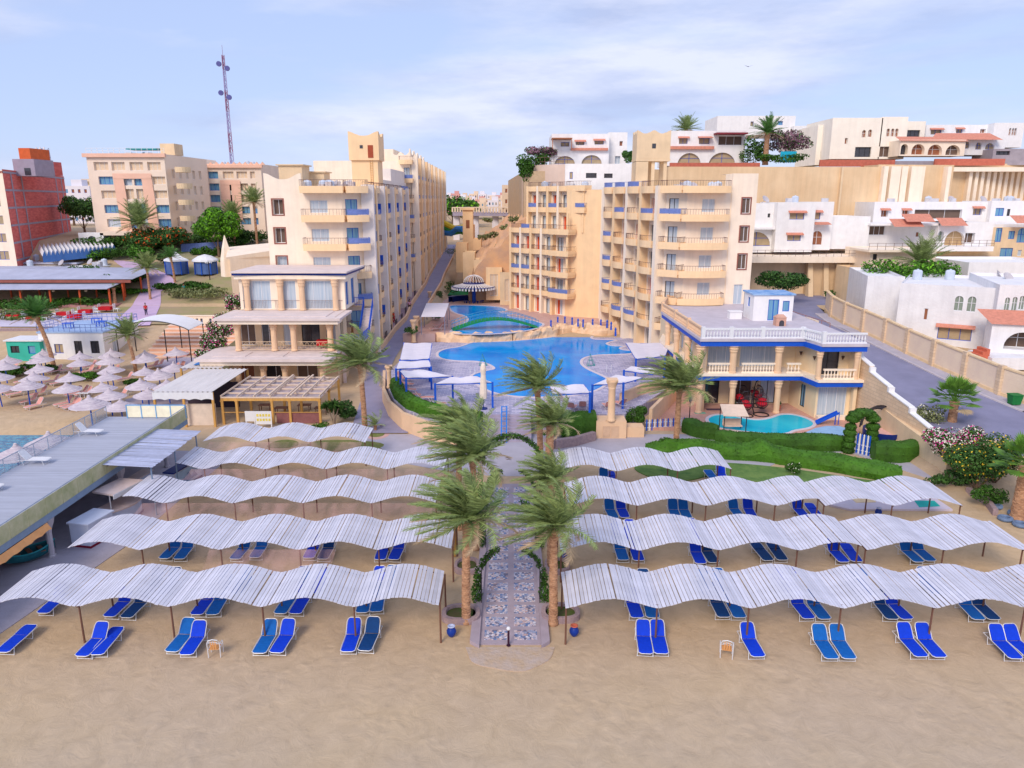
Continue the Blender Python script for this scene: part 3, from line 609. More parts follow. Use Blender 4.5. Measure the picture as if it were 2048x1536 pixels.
def net(x0, x1, y0, y1, z0, z1, label, sag=.35, seed=0):
    mb = MB(); nx_, ny = int((x1-x0)*3), 8; vs = []
    for j in range(ny+1):
        for i in range(nx_+1):
            x = lerp(x0, x1, i/nx_); u = j/ny
            vs.append((x, lerp(y0, y1, u), lerp(z0, z1, u)-sag*math.sin(PI*u)*(1+.3*math.sin(x*1.3+seed))+.10*math.cos(2*PI*(x-x1)/BAY)*(1-u)+.04*mnoise.noise(Vector((x*1.5, u*3, seed)))))
    mb.add(vs, [(j*(nx_+1)+i, j*(nx_+1)+i+1, (j+1)*(nx_+1)+i+1, (j+1)*(nx_+1)+i) for j in range(ny) for i in range(nx_)])
    solo(mb, 'shade_net', NET, label, 'netting', 'pink shade nets between the left canopies', smooth=True)
ry = [(rowY(a, ZT), rowY(b, ZT)) for a, b, _ in rowsL]
net(-22, -4.8, ry[2][1], ry[3][0], 2.05, 2.0, 'sagging pink net between the third and fourth left canopies', seed=1)
net(-23, -11.4, ry[3][1], ry[4][0], 2.05, 2.0, 'sagging pink net between the two rearmost left canopies', seed=2)
net(-22.5, -4.8, ry[1][1], ry[2][0], 2.05, 2.0, 'sagging pink net between the second and third left canopies', seed=3)
net(-16, -9.3, ry[0][1], ry[1][0], 2.1, 2.0, 'small pink net between the two nearest left canopies', seed=4, sag=.5)

# ================================================================ DECK, BARS AND FLAT CANOPY AT THE LEFT
DECKM = mat('grey_deck_board', srgb(172,176,190), .8, .08, 3, island=.07, stretch=(.2,2,1))
dx0, dx1, dy0, dy1, dz = -32.4, -26.0, 26, 56.8, 3.0
t = thing('raised_deck', 'raised grey plank sundeck with printed side panels over the beach bars', 'deck', (0,0,0))
mb = MB(); y = dy0
while y < dy1: mb.box(dx0, y, dz-.06, dx1, y+.17, dz); y += .182
mb.build('planks', DECKM, t)
mb = MB(); mb.box(dx0, dy0, dz-.55, dx0+.2, dy1, dz-.062); mb.box(dx1-.2, dy0, dz-.55, dx1, dy1, dz-.062)
for i in range(11): mb.box(dx0+.2, dy0+.2+i*3, dz-.4, dx1-.2, dy0+.4+i*3, dz-.062)
mb.build('beam', mat('blue_grey_beam', srgb(130,150,175), .8, .1, 2), t)
FASC = mat('printed_panel', srgb(200,196,160), .7, scale=1.4, rgb2=srgb(160,166,120), detail=8)
n = 20
for i in range(n):
    ya, yb = lerp(dy0, dy1, i/n), lerp(dy0, dy1, (i+1)/n)
    mb = MB(); mb.box(dx1+.01, ya+.02, dz-.12, dx1+.05, yb-.02, dz+.82); mb.build('side_panel', FASC, t)
mb = MB(); mb.tube([(dx1+.02,dy0,dz+.9),(dx1+.02,dy1,dz+.9)], .035, 6)
for i in range(n+1): mb.cyl((dx1-.03, lerp(dy0,dy1,i/n), dz),(dx1-.03, lerp(dy0,dy1,i/n), dz+.9), .025, .025, 5)
mb.build('railing', mat('galvanised', srgb(170,180,195), .4, metal=.5), t)
m, t_, p = nodes_of('clear_panel'); tb = t_.nodes.new('ShaderNodeBsdfTransparent'); ms = t_.nodes.new('ShaderNodeMixShader'); ms.inputs[0].default_value = .22
p.inputs['Base Color'].default_value = (*srgb(180,200,215),1); p.inputs['Roughness'].default_value = .1
t_.links.new(tb.outputs[0], ms.inputs[1]); t_.links.new(p.outputs[0], ms.inputs[2]); t_.links.new(ms.outputs[0], t_.nodes['Material Output'].inputs[0]); CLEAR = m
mb = MB(); mb.tube([(dx0,dy0,dz+.9),(dx0,dy1,dz+.9)], .03, 6); mb.tube([(dx0,dy0,dz+.06),(dx0,dy1,dz+.06)], .025, 6)
for i in range(n+1): mb.cyl((dx0, lerp(dy0,dy1,i/n), dz-.02),(dx0, lerp(dy0,dy1,i/n), dz+.9), .025, .025, 5)
mb.build('railing', mat('galvanised', (1,1,1)), t)
mb = MB(); mb.box(dx0-.006, dy0, dz+.08, dx0+.006, dy1, dz+.87); mb.build('glass_panel', CLEAR, t)
COLM = mat('pale_marble', srgb(190,184,192), .6, .12, 2)
for y in (38.9, 46.9, 53.5, 31):
    for x in (dx1-.45, dx0+.6):
        mb = MB(); mb.lathe([(.22,0),(.22,.1),(.16,.14),(.16,1.5),(.2,1.7),(.34,2.05),(.42,2.42),(.42,2.45)], 8); mb.build('column', COLM, t, loc=(x, y, 0 if x > -30 else -.5))
AWN = mat('orange_awning', srgb(236,170,110), .8, .1, 2)
mb = MB(); ys = [28+.3*i for i in range(35)]
mb.ribbon([(dx1+.02, y, 2.42) for y in ys], [(dx1+.25, y, 2.02+.09*abs(math.sin(y*3.2))) for y in ys]); mb.build('scalloped_awning', AWN, t)
mb = MB()
for i in range(4): mb.box(-30.6+i*1.16, 56.5, dz+.08, -30.6+i*1.16+1.12, 56.55, dz+1.05)
ps = mb
t2 = thing('panel_screen', 'cream four panel wind screen across the far end of the sundeck', 'screen')
mb.build('panel', mat('cream_panel', srgb(246,236,206), .5), t2)
mb = MB()
for i in range(5): mb.box(-30.64+i*1.16, 56.46, dz, -30.58+i*1.16, 56.6, dz+1.1)
mb.box(-30.64, 56.47, dz+1.05, -25.98, 56.59, dz+1.1); mb.build('frame', mat('light_blue_frame', srgb(110,170,220), .5), t2)
for px, py, c, lb, rz, up in ((98,918,'w','white lounger with raised back on the sundeck, nearer the camera',-PI/2+.05,1),(203,862,'w','white lounger with raised back on the sundeck, farther along',-PI/2-.02,1),(2,972,'w','white lounger cut by the left edge on the sundeck',-PI/2,0)):
    q = G(px, py, dz+.3); lounger(q.x, q.y, c, up, lb, 'white loungers on the sundeck', z=dz, rz=rz+PI)
for px, py, lb in ((196,795+170,'pink lounger pad against the deck panels, nearest'),(290,905,'pink lounger pad against the deck panels, farthest')):
    pass
# flat slatted canopy against the deck
t = thing('slatted_canopy', 'flat grey slatted canopy leaning against the sundeck panels', 'beach canopy', (0,0,0))
mb = MB(); rr = random.Random(3); y = 44.3; zf = lambda x: 3.62-.05*(x+26)
while y < 51.8:
    s = rr.uniform(-.05,.05); mb.bar((-26.02,y,zf(-26)+rr.uniform(-.02,.02)), (-22.75+s,y+s,zf(-22.75)), .17, .02); y += .2 if rr.random() > .1 else .235
mb.build('slats', mat('grey_slat', srgb(176,182,206), .8, .1, 2, island=.15), t)
for x in (-23.1,-25.7):
    mb = MB(); mb.bar((x,44.3,zf(x)-.07),(x,51.8,zf(x)-.07),.08,.1); mb.build('beam', DARKM, t)
for x, y in ((-23.1,44.6),(-23.1,48),(-23.1,51.5)):
    mb = MB(); mb.cyl((x,y,0),(x,y,zf(x)-.1),.05,.05,8); mb.build('post', mat('steel_blue_post', srgb(120,140,165), .5), t)
# paved strip beside the bars
mb = MB(); mb.prism([(-32,30),(-27.5,24),(-25.3,24),(-22.9,40),(-22.4,57),(-32,57.5)], -.1, .014); struct(mb, 'pavement', mat('strip_paving', srgb(172,166,178), .85, .1, 1.1, bump=.15, bscale=7))
# back wall below the deck
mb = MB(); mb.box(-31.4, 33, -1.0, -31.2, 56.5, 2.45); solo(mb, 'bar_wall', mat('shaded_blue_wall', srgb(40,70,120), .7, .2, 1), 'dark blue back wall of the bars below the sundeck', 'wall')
CW = mat('counter_white', srgb(205,212,232), .5, .05, 2)
def bar(name, label, x, y, w_, d, h, rz, base, top, curved=0):
    t = thing(name, label, 'bar counter', (x, y, 0), rz, 'beach bar counters')
    def poly(o):
        P = [(-w_/2-o,-d/2-o)]
        for i in range(9):
            a = i/8; P.append((lerp(-w_/2-o, w_/2+o, a), -d/2-o-curved*math.sin(PI*a)))
        return P[1:]+[(w_/2+o,d/2+o),(-w_/2-o,d/2+o)]
    mb = MB(); mb.prism(poly(0), .14, h-.1); mb.build('body', CW, t)
    mb = MB(); mb.prism(poly(.04), 0, .14); mb.build('plinth', base, t)
    mb = MB(); mb.prism(poly(.08), h-.1, h); mb.build('counter_top', top, t)
    return t
MAR = mat('maroon_paint', srgb(130,20,50), .5)
bar('bar_counter', 'pale box counter with a maroon plinth beside the deck column', -25.2, 41.0, 2.0, 1.3, 1.55, R(78), MAR, CW)
b2 = bar('bar_counter', 'curved white counter with navy rims and its own little roof', -25.2, 44.2, 2.4, 1.2, 1.05, R(75), NAVY, mat('pale_top', srgb(215,195,190), .5), .35)
mb = MB(); mb.prism([(-1.3,-.9),(1.3,-.9),(1.2,.8),(-1.2,.8)], 2.1, 2.22); mb.build('roof', mat('pale_top', (1,1,1)), b2)
mb = MB(); mb.prism([(-1.33,-.94),(1.33,-.94),(1.33,-.905),(-1.33,-.905)], 1.9, 2.2); mb.build('valance', WHITEP, b2)
for x in (-1.0,1.0):
    mb = MB(); mb.cyl((x,-.3,1.05),(x,-.3,2.1),.04,.04,7); mb.build('post', WHITEP, b2)
b3 = bar('bar_counter', 'navy framed counter with a pale wave picture under the flat canopy', -23.6, 50.0, 3.2, .7, 1.5, R(80), NAVY, NAVY)
mb = MB(); mb.box(-1.4,-.375,.25,1.4,-.352,1.3); mb.build('front_panel', mat('pale_blue_panel', srgb(175,205,235), .5), b3)
mb = MB(); mb.add([(-.9,-.378,.35),(-.5,-.378,.75),(-.3,-.378,.6),(0,-.378,1.0),(.35,-.378,.55),(.7,-.378,.8),(1.1,-.378,.35)], [(0,1,2,3,4,5,6)]); mb.build('wave_picture', mat('mid_blue_print', srgb(100,150,205), .5), b3)
bar('bar_counter', 'low beige counter at the back of the bar area', -26.2, 48.3, 3.0, .7, 1.2, R(85), NAVY, mat('pale_top', (1,1,1)))
# boats
def boat(px, py, label, colr, ln, rz):
    q = G(px, py); t = thing('rowing_boat', label, 'boat', (q.x, q.y, .15), rz, 'old boats beside the bars')
    n = 13; vs = []; prof = [(1,.55),(.93,.3),(.6,.05),(0,0)]
    for i in range(n):
        u = i/(n-1); b = .62*math.sin(PI*min(1, .12+u*.9))**.7*(1 if u < .95 else .4); sh = .22*(2*u-1)**2
        for s in (1, -1):
            for (w_, z) in (prof if s == 1 else prof[::-1][1:]): vs.append((w_*s*b, (u-.5)*ln, z+sh))
    k = 7; mb = MB(); mb.add(vs, [(i*k+j, i*k+j+1, (i+1)*k+j+1, (i+1)*k+j) for i in range(n-1) for j in range(k-1)]+[tuple(range(k)), tuple(range(len(vs)-1, len(vs)-k-1, -1))])
    mb.build('hull', colr, t, True)
    mb = MB(); mb.tube([vs[i*k] for i in range(n)], .045, 5); mb.tube([vs[i*k+k-1] for i in range(n)], .045, 5); mb.build('gunwale', mat('boat_teal', srgb(40,140,150), .6, .2, 4), t)
    mb = MB()
    for y in (-ln*.22, 0, ln*.22): mb.box(-.5, y-.12, .42, .5, y+.12, .46)
    mb.build('thwart', WOOD, t)
boat(62, 1122, 'small teal boat on trestles beside the deck column', mat('boat_green', srgb(30,100,110), .6, .3, 3), 2.6, -.75)
boat(10, 1125, 'small red and green boat cut by the left edge', mat('boat_red', srgb(130,30,40), .6, .3, 3), 2.6, -.5)
# ================================================================ BUILDING KIT
class Bld:
    def __init__(s, name, label, cat, loc=(0,0,0), rz=0, wall=CREAM, group=None):
        s.t = thing(name, label, cat, loc, rz, group); s.wm = wall if isinstance(wall, (list, tuple)) else [wall]; s.w = MB(); s.parts = []
    def facade(s, p0, p1, z0, z1, ops=(), d=.16, k=0):
        # p0 is at the viewer's left, p1 at the right; ops: (u centre, z bottom, w, h, kind, [arch])
        mb = s.w; mb.k = k; p0 = Vector((*p0, 0)); p1 = Vector((*p1, 0)); Ln = (p1-p0).length; dr = (p1-p0).normalized(); inn = Vector((-dr.y, dr.x, 0)); ang = math.atan2(dr.y, dr.x)
        P = lambda u, z, e=0: p0+dr*u+inn*e+Vector((0,0,z))
        rc = [(o[0]-o[2]/2, o[1], o[0]+o[2]/2, o[1]+o[3]) for o in ops]
        us = sorted({0, Ln} | {round(q, 4) for r in rc for q in (r[0], r[2]) if 0 < q < Ln}); zs = sorted({z0, z1} | {round(q, 4) for r in rc for q in (r[1], r[3]) if z0 < q < z1})
        for a, b in zip(us, us[1:]):
            run = None
            for c, e in zip(zs, zs[1:]):
                um, zm = (a+b)/2, (c+e)/2; hole = any(r[0] < um < r[2] and r[1] < zm < r[3] for r in rc)
                if not hole:
                    if run is None: run = c
                    last = e
                if hole and run is not None: mb.quad(P(a,run), P(b,run), P(b,c), P(a,c)); run = None
            if run is not None: mb.quad(P(a,run), P(b,run), P(b,z1), P(a,z1))
        for o, (a, b, c, e) in zip(ops, rc):
            dd = o[6] if len(o) > 6 else d
            mb.quad(P(a,b), P(a,e), P(a,e,dd), P(a,b,dd)); mb.quad(P(c,b), P(c,b,dd), P(c,e,dd), P(c,e)); mb.quad(P(a,b), P(a,b,dd), P(c,b,dd), P(c,b))
            arch = len(o) > 5 and o[5]
            if arch:
                r = (c-a)/2; n = 12; rz_ = min(r, e-b) if arch is True else arch
                arc = [(a+r-r*math.cos(PI*i/n), e-rz_+rz_*math.sin(PI*i/n)) for i in range(n+1)]
                h = n//2
                mb.add([P(a,e)]+[P(*q) for q in arc[:h+1][::-1]], [tuple(range(h+2))]); mb.add([P(c,e)]+[P(*q) for q in arc[h:][::-1]], [tuple(range(h+2))])
                mb.ribbon([P(*q) for q in arc], [P(*q, dd) for q in arc])
            else: mb.quad(P(a,e), P(c,e), P(c,e,dd), P(a,e,dd))
            if o[4]: s.window(o[4], P(o[0], o[1], dd-.02), ang, o[2], o[3], arch)
    def window(s, kind, loc, ang, w_, h, arch=None):
        k = kind; nm = 'door' if k in ('door','bdoor','ddoor','odoor') else 'window'
        fm = {'b':BLUEP,'d':DARKM,'o':WHITEP,'c':WHITEP,'w':WHITEP,'v':WHITEP,'g':WHITEP,'y':mat('cream_frame', srgb(240,220,190), .6)}.get(k[0], WHITEP)
        pm = {'door':CURT,'bdoor':BGLASS,'ddoor':DGLASS,'odoor':CURT,'curt':CURT,'blue':BGLASS,'wood':mat('brown_shutter', srgb(150,96,70), .7),'void':mat('dim_interior', srgb(110,92,82), .9),'beige':mat('beige_blind', srgb(176,156,126), .5),'dark':DGLASS,'cream':OGLASS,'green':mat('green_blind', srgb(138,150,138), .5),'yarch':mat('amber_glass', srgb(190,160,120), .3)}.get(k, CURT)
        pan = 3 if w_ > 2.3 else (2 if w_ > .9 else 1)
        def fr(m):
            b = .055
            m.box(-w_/2, -.03, 0, -w_/2+b, .03, h); m.box(w_/2-b, -.03, 0, w_/2, .03, h); m.box(-w_/2+b, -.03, h-b, w_/2-b, .03, h); m.box(-w_/2+b, -.03, 0, w_/2-b, .03, b)
            for i in range(1, pan): x = -w_/2+w_*i/pan; m.box(x-b/2, -.025, b, x+b/2, .025, h-b)
        def fra(m):
            fr(m) if not arch else (m.box(-.03, -.03, 0, .03, .03, h), m.box(-w_/2, -.03, h*.55, w_/2, .03, h*.55+.05), m.box(-w_/2, -.03, 0, w_/2, .03, .06))
        def pane(m):
            m.quad((-w_/2+.0,.02,0),(w_/2,.02,0),(w_/2,.02,h),(-w_/2,.02,h))
            if k == 'odoor': m.k = 1; m.box(-w_/2+.06, -.02, .05, -w_/2+w_*.36, .01, h-.06)
        if k == 'frame0': return
        f = part(nm, ('wf', k[0] if k not in ('dark','beige','green','curt','cream','blue','void','door','wood') else 'w', round(w_,2), round(h,2), bool(arch)), fra, fm, s.t, loc, ang)
        part('pane', ('wp', k, round(w_,2), round(h,2)), pane, [pm, REDC], f)
    def cap(s, poly, z, k=0): s.w.k = k; s.w.add([(*tuple(p)[:2], z) for p in poly], [tuple(range(len(poly)))])
    def wall(s, name='wall'): return s.w.build(name, s.wm, s.t)
    def add(s, name, fn, mats, smooth=False):
        mb = MB(); fn(mb); return mb.build(name, mats, s.t, smooth)
    def balcony(s, p0, p1, z, dep, kind='brown', up=.55, rail=.6, curve=.25, m=ORANGE, solid=False, th=.3):
        p0 = Vector((*p0, 0)); p1 = Vector((*p1, 0)); Ln = (p1-p0).length; dr = (p1-p0).normalized(); ang = math.atan2(dr.y, dr.x)
        key = (round(Ln,2), round(dep,2), round(up,2), round(curve,2), m.name)
        n = 6
        def out(o): return [(0,0)]+[(Ln*i/n, -(dep+o)+(-curve*math.sin(PI*i/n) if curve else 0)) for i in range(n+1)]+[(Ln,0)]
        def body(mb):
            mb.prism(out(0), -th, 0)
            o = out(0); 
            for a, b in zip(o, o[1:]):
                mb.bar((a[0],a[1]+.05,up/2+.001),(b[0],b[1]+.05,up/2+.001),.1,up)
        def rl(mb):
            o = out(0); zt = up+rail
            for a, b in zip(o, o[1:]):
                mb.bar((a[0],a[1]+.05,zt),(b[0],b[1]+.05,zt),.05,.045)
                L_ = math.hypot(b[0]-a[0], b[1]-a[1]); q = max(2, int(L_/.28))
                for i in range(q): x = lerp(a[0],b[0],i/q); y = lerp(a[1],b[1],i/q)+.05; mb.bar((x,y,up),(x,y,zt),.022,.022)
            if kind == 'blue':
                for a, b in zip(o[1:-1], o[2:-1]): mb.bar((a[0],a[1]+.05,up+rail/2),(b[0],b[1]+.05,up+rail/2),.02,rail*.85)
        b = part('balcony', ('bal',)+key, body, m, s.t, (p0.x,p0.y,z), ang)
        if rail: part('railing', ('rail', kind, round(rail,2))+key, rl, BLUER if kind == 'blue' else (BLUEP if kind == 'bright' else RAILM), b)
        return b
BLUER = mat('blue_mesh_rail', srgb(112,130,188), .5, .15, 4)
def scallop(mb, p0, p1, z0, h, th=.25, waves=1, amp=.35):      # parapet with swept-up ends
    p0 = Vector(p0); p1 = Vector(p1); n = 16*waves; dr = (p1-p0).normalized(); nn = Vector((-dr.y, dr.x, 0))*th
    top = lambda u: z0+h+amp*(abs(math.cos(PI*u*waves))**3)
    for i in range(n):
        a = p0.lerp(p1, i/n); b = p0.lerp(p1, (i+1)/n); za, zb = top(i/n), top((i+1)/n); A = [(*q[:2], z) for q, z in ((a,z0),(b,z0),(b,zb),(a,za))]; B = [(q[0]+nn.x, q[1]+nn.y, q[2]) for q in A]
        mb.add(A+B, [(0,1,2,3),(7,6,5,4),(3,2,6,7)]+([(0,3,7,4)] if i == 0 else [])+([(1,5,6,2)] if i == n-1 else []))
ROOFM = mat('pale_roof', srgb(214,206,204), .85, .08, .6)
FRM = mat('brown_surround', srgb(150,92,80), .8)
def clutter(b, x0, y0, x1, y1, z, seed, n=8):
    rr = random.Random(seed)
    for i in range(n):
        x, y = rr.uniform(x0,x1), rr.uniform(y0,y1); k = rr.random()
        if k < .4:
            part('rooftop_unit', ('acu', int(k*10)), lambda m: (m.box(-.5,-.35,.12,.5,.35,.85), m.box(-.45,-.3,0,-.35,.3,.12), m.box(.35,-.3,0,.45,.3,.12), m.cyl((-.1,-.36,.48),(-.1,-.33,.48),.25,.25,10)), mat('unit_grey', srgb(205,205,212), .6), b.t, (x,y,z), rr.uniform(0,3))
        elif k < .7:
            part('satellite_dish', 'dish', lambda m: (m.lathe([(.05,.1),(.3,.16),(.5,.3),(.48,.3),(.28,.19),(.03,.14)], 10), m.cyl((0,0,-.5),(0,0,.12),.04,.04,5)), mat('dish_grey', srgb(190,185,190), .5), b.t, (x,y,z+.5), rr.uniform(0,3), scale=(1.3,1.3,1.3)).rotation_euler = (R(50), 0, rr.uniform(-1,1))
        else:
            part('water_tank', 'tank', lambda m: m.lathe([(.5,0),(.52,.1),(.52,1.0),(.4,1.15),(.12,1.2),(.1,1.28)], 12), mat('tank_blue_white', srgb(200,210,225), .5), b.t, (x,y,z))

# ---------------------------------------------------------------- right hotel, front wing
FP = 3.3
b = Bld('hotel_wing', 'cream and apricot hotel wing right of the pool with wide front balconies', 'hotel', wall=[CREAM, ORANGE, BEIGE])
z0, zt = .5, 20.9; Fl = [1.3+3.27*i for i in range(6)]
A = Vector((V(1215,600,107).x, 107)); Bq = Vector((V(1322,600,91.5).x, 91.5)); C = Vector((20.6, 89.6)); Dq = Vector((28.9, 90.2)); E = Vector((32, 112)); F_ = Vector((16, 118))
dAB = (Bq-A); LAB = dAB.length; bays = [(1.9,2.6),(6.0,3.0),(10.4,3.2),(14.8,3.2)]; bays = [(u*LAB/17.6, w_) for u, w_ in bays]
rr = random.Random(5); ops = []
for f in Fl:
    for u, w_ in bays: ops.append((u, f+.02, w_*.72, 2.35, 'odoor' if rr.random() < .42 else 'door'))
b.facade(A, Bq, z0, zt, ops, d=.35, k=0)
nrm = Vector((dAB.y, -dAB.x)).normalized()
b.w.k = 1
for j, u in enumerate([.1, 3.95, 8.25, 12.7, 17.3]):      # piers between the bays
    u = u*LAB/17.6; w_ = .75; q0 = A+dAB.normalized()*(u-w_/2); q1 = A+dAB.normalized()*(u+w_/2); b.w.k = j % 2
    b.w.prism([tuple(q0-nrm*.1), tuple(q1-nrm*.1), tuple(q1+nrm*1.15), tuple(q0+nrm*1.15)], z0, zt+.55)
for i, f in enumerate(Fl[1:]+[zt-.02]):
    for u, w_ in bays:
        q0 = A+dAB.normalized()*(u-w_/2); q1 = A+dAB.normalized()*(u+w_/2)
        b.balcony(q0, q1, f, 1.25, 'blue' if rr.random() < .33 else 'brown', curve=.35, m=ORANGE)
ops = [(1.1, f+.02, 1.3, 2.3, 'door') for f in Fl[1:]]
b.facade(Bq, C, z0, zt, ops)
W = (Dq-C).length
ops = [(2.6, f+.75, 1.55, 1.5, 'curt') for f in Fl[1:]]
ops += [(7.1, f+.6, 1.0, 1.75, 'void') for f in Fl[3:]] + [(6.9, Fl[2]-.4, 1.1, 2.4, 'curt')]
b.facade(C, C+(Dq-C).normalized()*5.3, z0, zt, [o for o in ops if o[0] < 5])
# raised right part of the end wall
dCD = (Dq-C).normalized(); P1 = C+dCD*5.3
b.w.k = 0
b.facade(P1+Vector((0,-.12)), Dq+Vector((0,-.12)), z0, zt+1.9, [(o[0]-5.3, *o[1:]) for o in ops if o[0] > 5], k=0)
b.w.quad((P1.x,P1.y-.12,z0),(P1.x,P1.y-.12,zt+1.9),(P1.x,P1.y+3,zt+1.9),(P1.x,P1.y+3,z0)); b.w.quad((P1.x,P1.y-.12,zt+1.9),(Dq.x,Dq.y-.12,zt+1.9),(Dq.x,Dq.y+6,zt+1.9),(P1.x,P1.y+6,zt+1.9))
def surround(m, w_=1.0, h=1.75):
    for a in ((-w_/2-.13,-.05,-.13,-w_/2,.03,h+.13),(w_/2,-.05,-.13,w_/2+.13,.03,h+.13),(-w_/2,-.05,h,w_/2,.03,h+.13),(-w_/2,-.05,-.13,w_/2,.03,0)): m.box(*a)
for f in Fl[3:]:
    q = P1+dCD*1.8; part('window_surround', 'sur', surround, FRM, b.t, (q.x, q.y-.13, f+.6), math.atan2(dCD.y, dCD.x))
for i, f in enumerate(Fl[1:]+[zt-.02]):
    q1 = C+dCD*(4.7 if i > 0 else 3.8)
    b.balcony(Bq+(Bq-A).normalized()*.1+nrm*.0, C, f, 1.5, 'blue' if i == 4 else 'brown', curve=0, m=ORANGE)
    b.balcony(C+Vector((-.9,.1)), q1, f, 1.45, 'brown', up=.5, curve=.45, m=ORANGE)
b.facade(Dq, E, z0, zt+.9, [(3+4*i, f+.8, 1.2, 1.4, 'curt') for i in range(4) for f in Fl[2:]])
b.cap([A,Bq,C,Dq,E,F_], zt-.01); b.w.quad((*E,z0),(*F_,z0),(*F_,zt),(*E,zt)); b.w.quad((*F_,z0),(*A,z0),(*A,zt),(*F_,zt))
b.wall()
clutter(b, 20, 93, 28, 108, zt, 3, 9)
tw = V(1302, 300, 103)
def tower(m):
    x, y = tw.x, 103
    m.k = 0; m.box(x-2.2,y-1.8,25,x+2.2,y+1.8,28.0); m.box(x-2.25,y-1.85,24.7,x+2.25,y+1.85,24.99)
    for sx in (-1.7,0.1,1.7):
        for sy in (-1.3,1.3): m.box(x+sx-.22,y+sy-.22,zt,x+sx+.22,y+sy+.22,24.7)
    m.box(x-2.2,y-1.8,zt,x-.6,y+1.8,24.65)
    for a, c in (((x-2.2,y-1.8,0),(x+2.2,y-1.8,0)),((x-2.2,y+1.55,0),(x+2.2,y+1.55,0)),((x-2.202,y+1.5,0),(x-2.202,y-1.55,0))): scallop(m, a, c, 28.0, .15, .2, 2, .4)
b.add('rooftop_tower', tower, [BEIGE]); 
b.add('louver', lambda m: m.box(tw.x-.2, 103-1.83, 26.3, tw.x+.3, 103-1.79, 26.9), DGLASS)

# ---------------------------------------------------------------- right hotel, rear wing
b = Bld('hotel_wing', 'apricot hotel wing behind the bridge pool with a tall blank orange side', 'hotel', wall=[CREAM, ORANGE, BEIGE])
F1 = [2.6+3.12*i for i in range(6)]; zr = 21.3
A1 = Vector((V(1027,600,120).x, 120)); B1 = Vector((V(1130,600,112).x, 112)); C1 = Vector((V(1139,600,111.3).x, 111.3)); D1 = Vector((V(1197,600,109.6).x, 109.6)); E1 = Vector((A.x+.2, A.y+.2))
d1 = (B1-A1).normalized(); n1_ = Vector((d1.y, -d1.x)); L1_ = (B1-A1).length; rr = random.Random(8)
bay = [L1_*(k+.5)/5 for k in range(5)]
ops = [(u, f+.02, 1.25, 2.3, 'odoor' if rr.random() < .35 else 'door') for f in F1[:4] for u in bay]
b.facade(A1, B1, 1.5, F1[4], ops, d=.3)
setb = -n1_*1.8; A1u = A1+d1*2.0+setb; B1u = B1+d1*1.5+setb; L2 = (B1u-A1u).length; bay2 = [L2*(k+.5)/5 for k in range(5)]
b.facade(A1u, B1u, F1[4], zr, [(u, f+.02, 1.25, 2.25, 'door' if rr.random() < .6 else 'odoor') for f in (F1[4], F1[5]) for u in bay2], d=.3)
for k in range(6):
    q0 = A1+d1*(L1_*k/5-.22); q1 = q0+d1*.44; b.w.k = (k+1) % 2
    if k < 5: b.w.prism([tuple(q0-n1_*.1),tuple(q1-n1_*.1),tuple(q1+n1_*.75),tuple(q0+n1_*.75)], 1.5, F1[4]+.5)
    q0 = A1u+d1*(L2*k/5-.22); q1 = q0+d1*.44
    if k < 5: b.w.prism([tuple(q0-n1_*.1),tuple(q1-n1_*.1),tuple(q1+n1_*.75),tuple(q0+n1_*.75)], F1[4]+.01, zr+.5)
for i in range(1, 5):
    for k in range(4):
        b.balcony(A1+d1*(L1_*k/5+.25), A1+d1*(L1_*(k+1)/5-.25), F1[i], .8, 'blue' if rr.random() < .33 else 'brown', up=.45, curve=.2)
for f in (F1[5], zr):
    for k in range(4): b.balcony(A1u+d1*(L2*k/5+.25), A1u+d1*(L2*(k+1)/5-.25), f, .8, 'blue' if rr.random() < .4 else 'brown', up=.45, curve=.2)
# corner balconies on round columns
q0 = A1+d1*(L1_*.8+.25)
for f in F1[1:5]: b.balcony(q0, B1+d1*1.9, f, 1.7, 'blue' if f == F1[1] else 'brown', up=.5, curve=.15)
for f in (F1[5], zr): b.balcony(A1u+d1*(L2*.8+.25), B1u+d1*1.6, f, 1.5, 'blue' if f < 20 else 'brown', up=.5, curve=.15)
for f, q in [(f, B1+d1*1.3+n1_*1.2) for f in F1[1:5]]+[(F1[4], B1u+d1*1.1+n1_*1.1), (F1[5], B1u+d1*1.1+n1_*1.1)]:
    mb = MB(); mb.cyl((q.x,q.y,f),(q.x,q.y,f+2.8),.2,.2,10); mb.build('column', ORANGE, b.t)
b.w.k = 1; b.facade(C1, D1, 1.5, zr-.1, [], k=1); b.facade(B1, C1, 1.5, zr-.1, k=1)
b.facade(D1, E1, 1.5, zr-.1, [(1.0, f+.8, .5, 1.2, 'wood') for f in F1[1:]], k=0)
b.cap([A1,B1,C1,D1,E1,(18,122),(4,124)], F1[4]-.02)
b.cap([A1u,B1u,C1,D1,E1,(18,124),(5,126)], zr-.12)
b.w.quad((*A1,1.5),(*A1,F1[4]),(4,124,F1[4]),(4,124,1.5)); b.w.quad((*A1u,F1[4]),(*A1u,zr),(5,126,zr),(5,126,F1[4]))
b.wall(); clutter(b, 5, 116, 14, 122, zr, 9, 5)

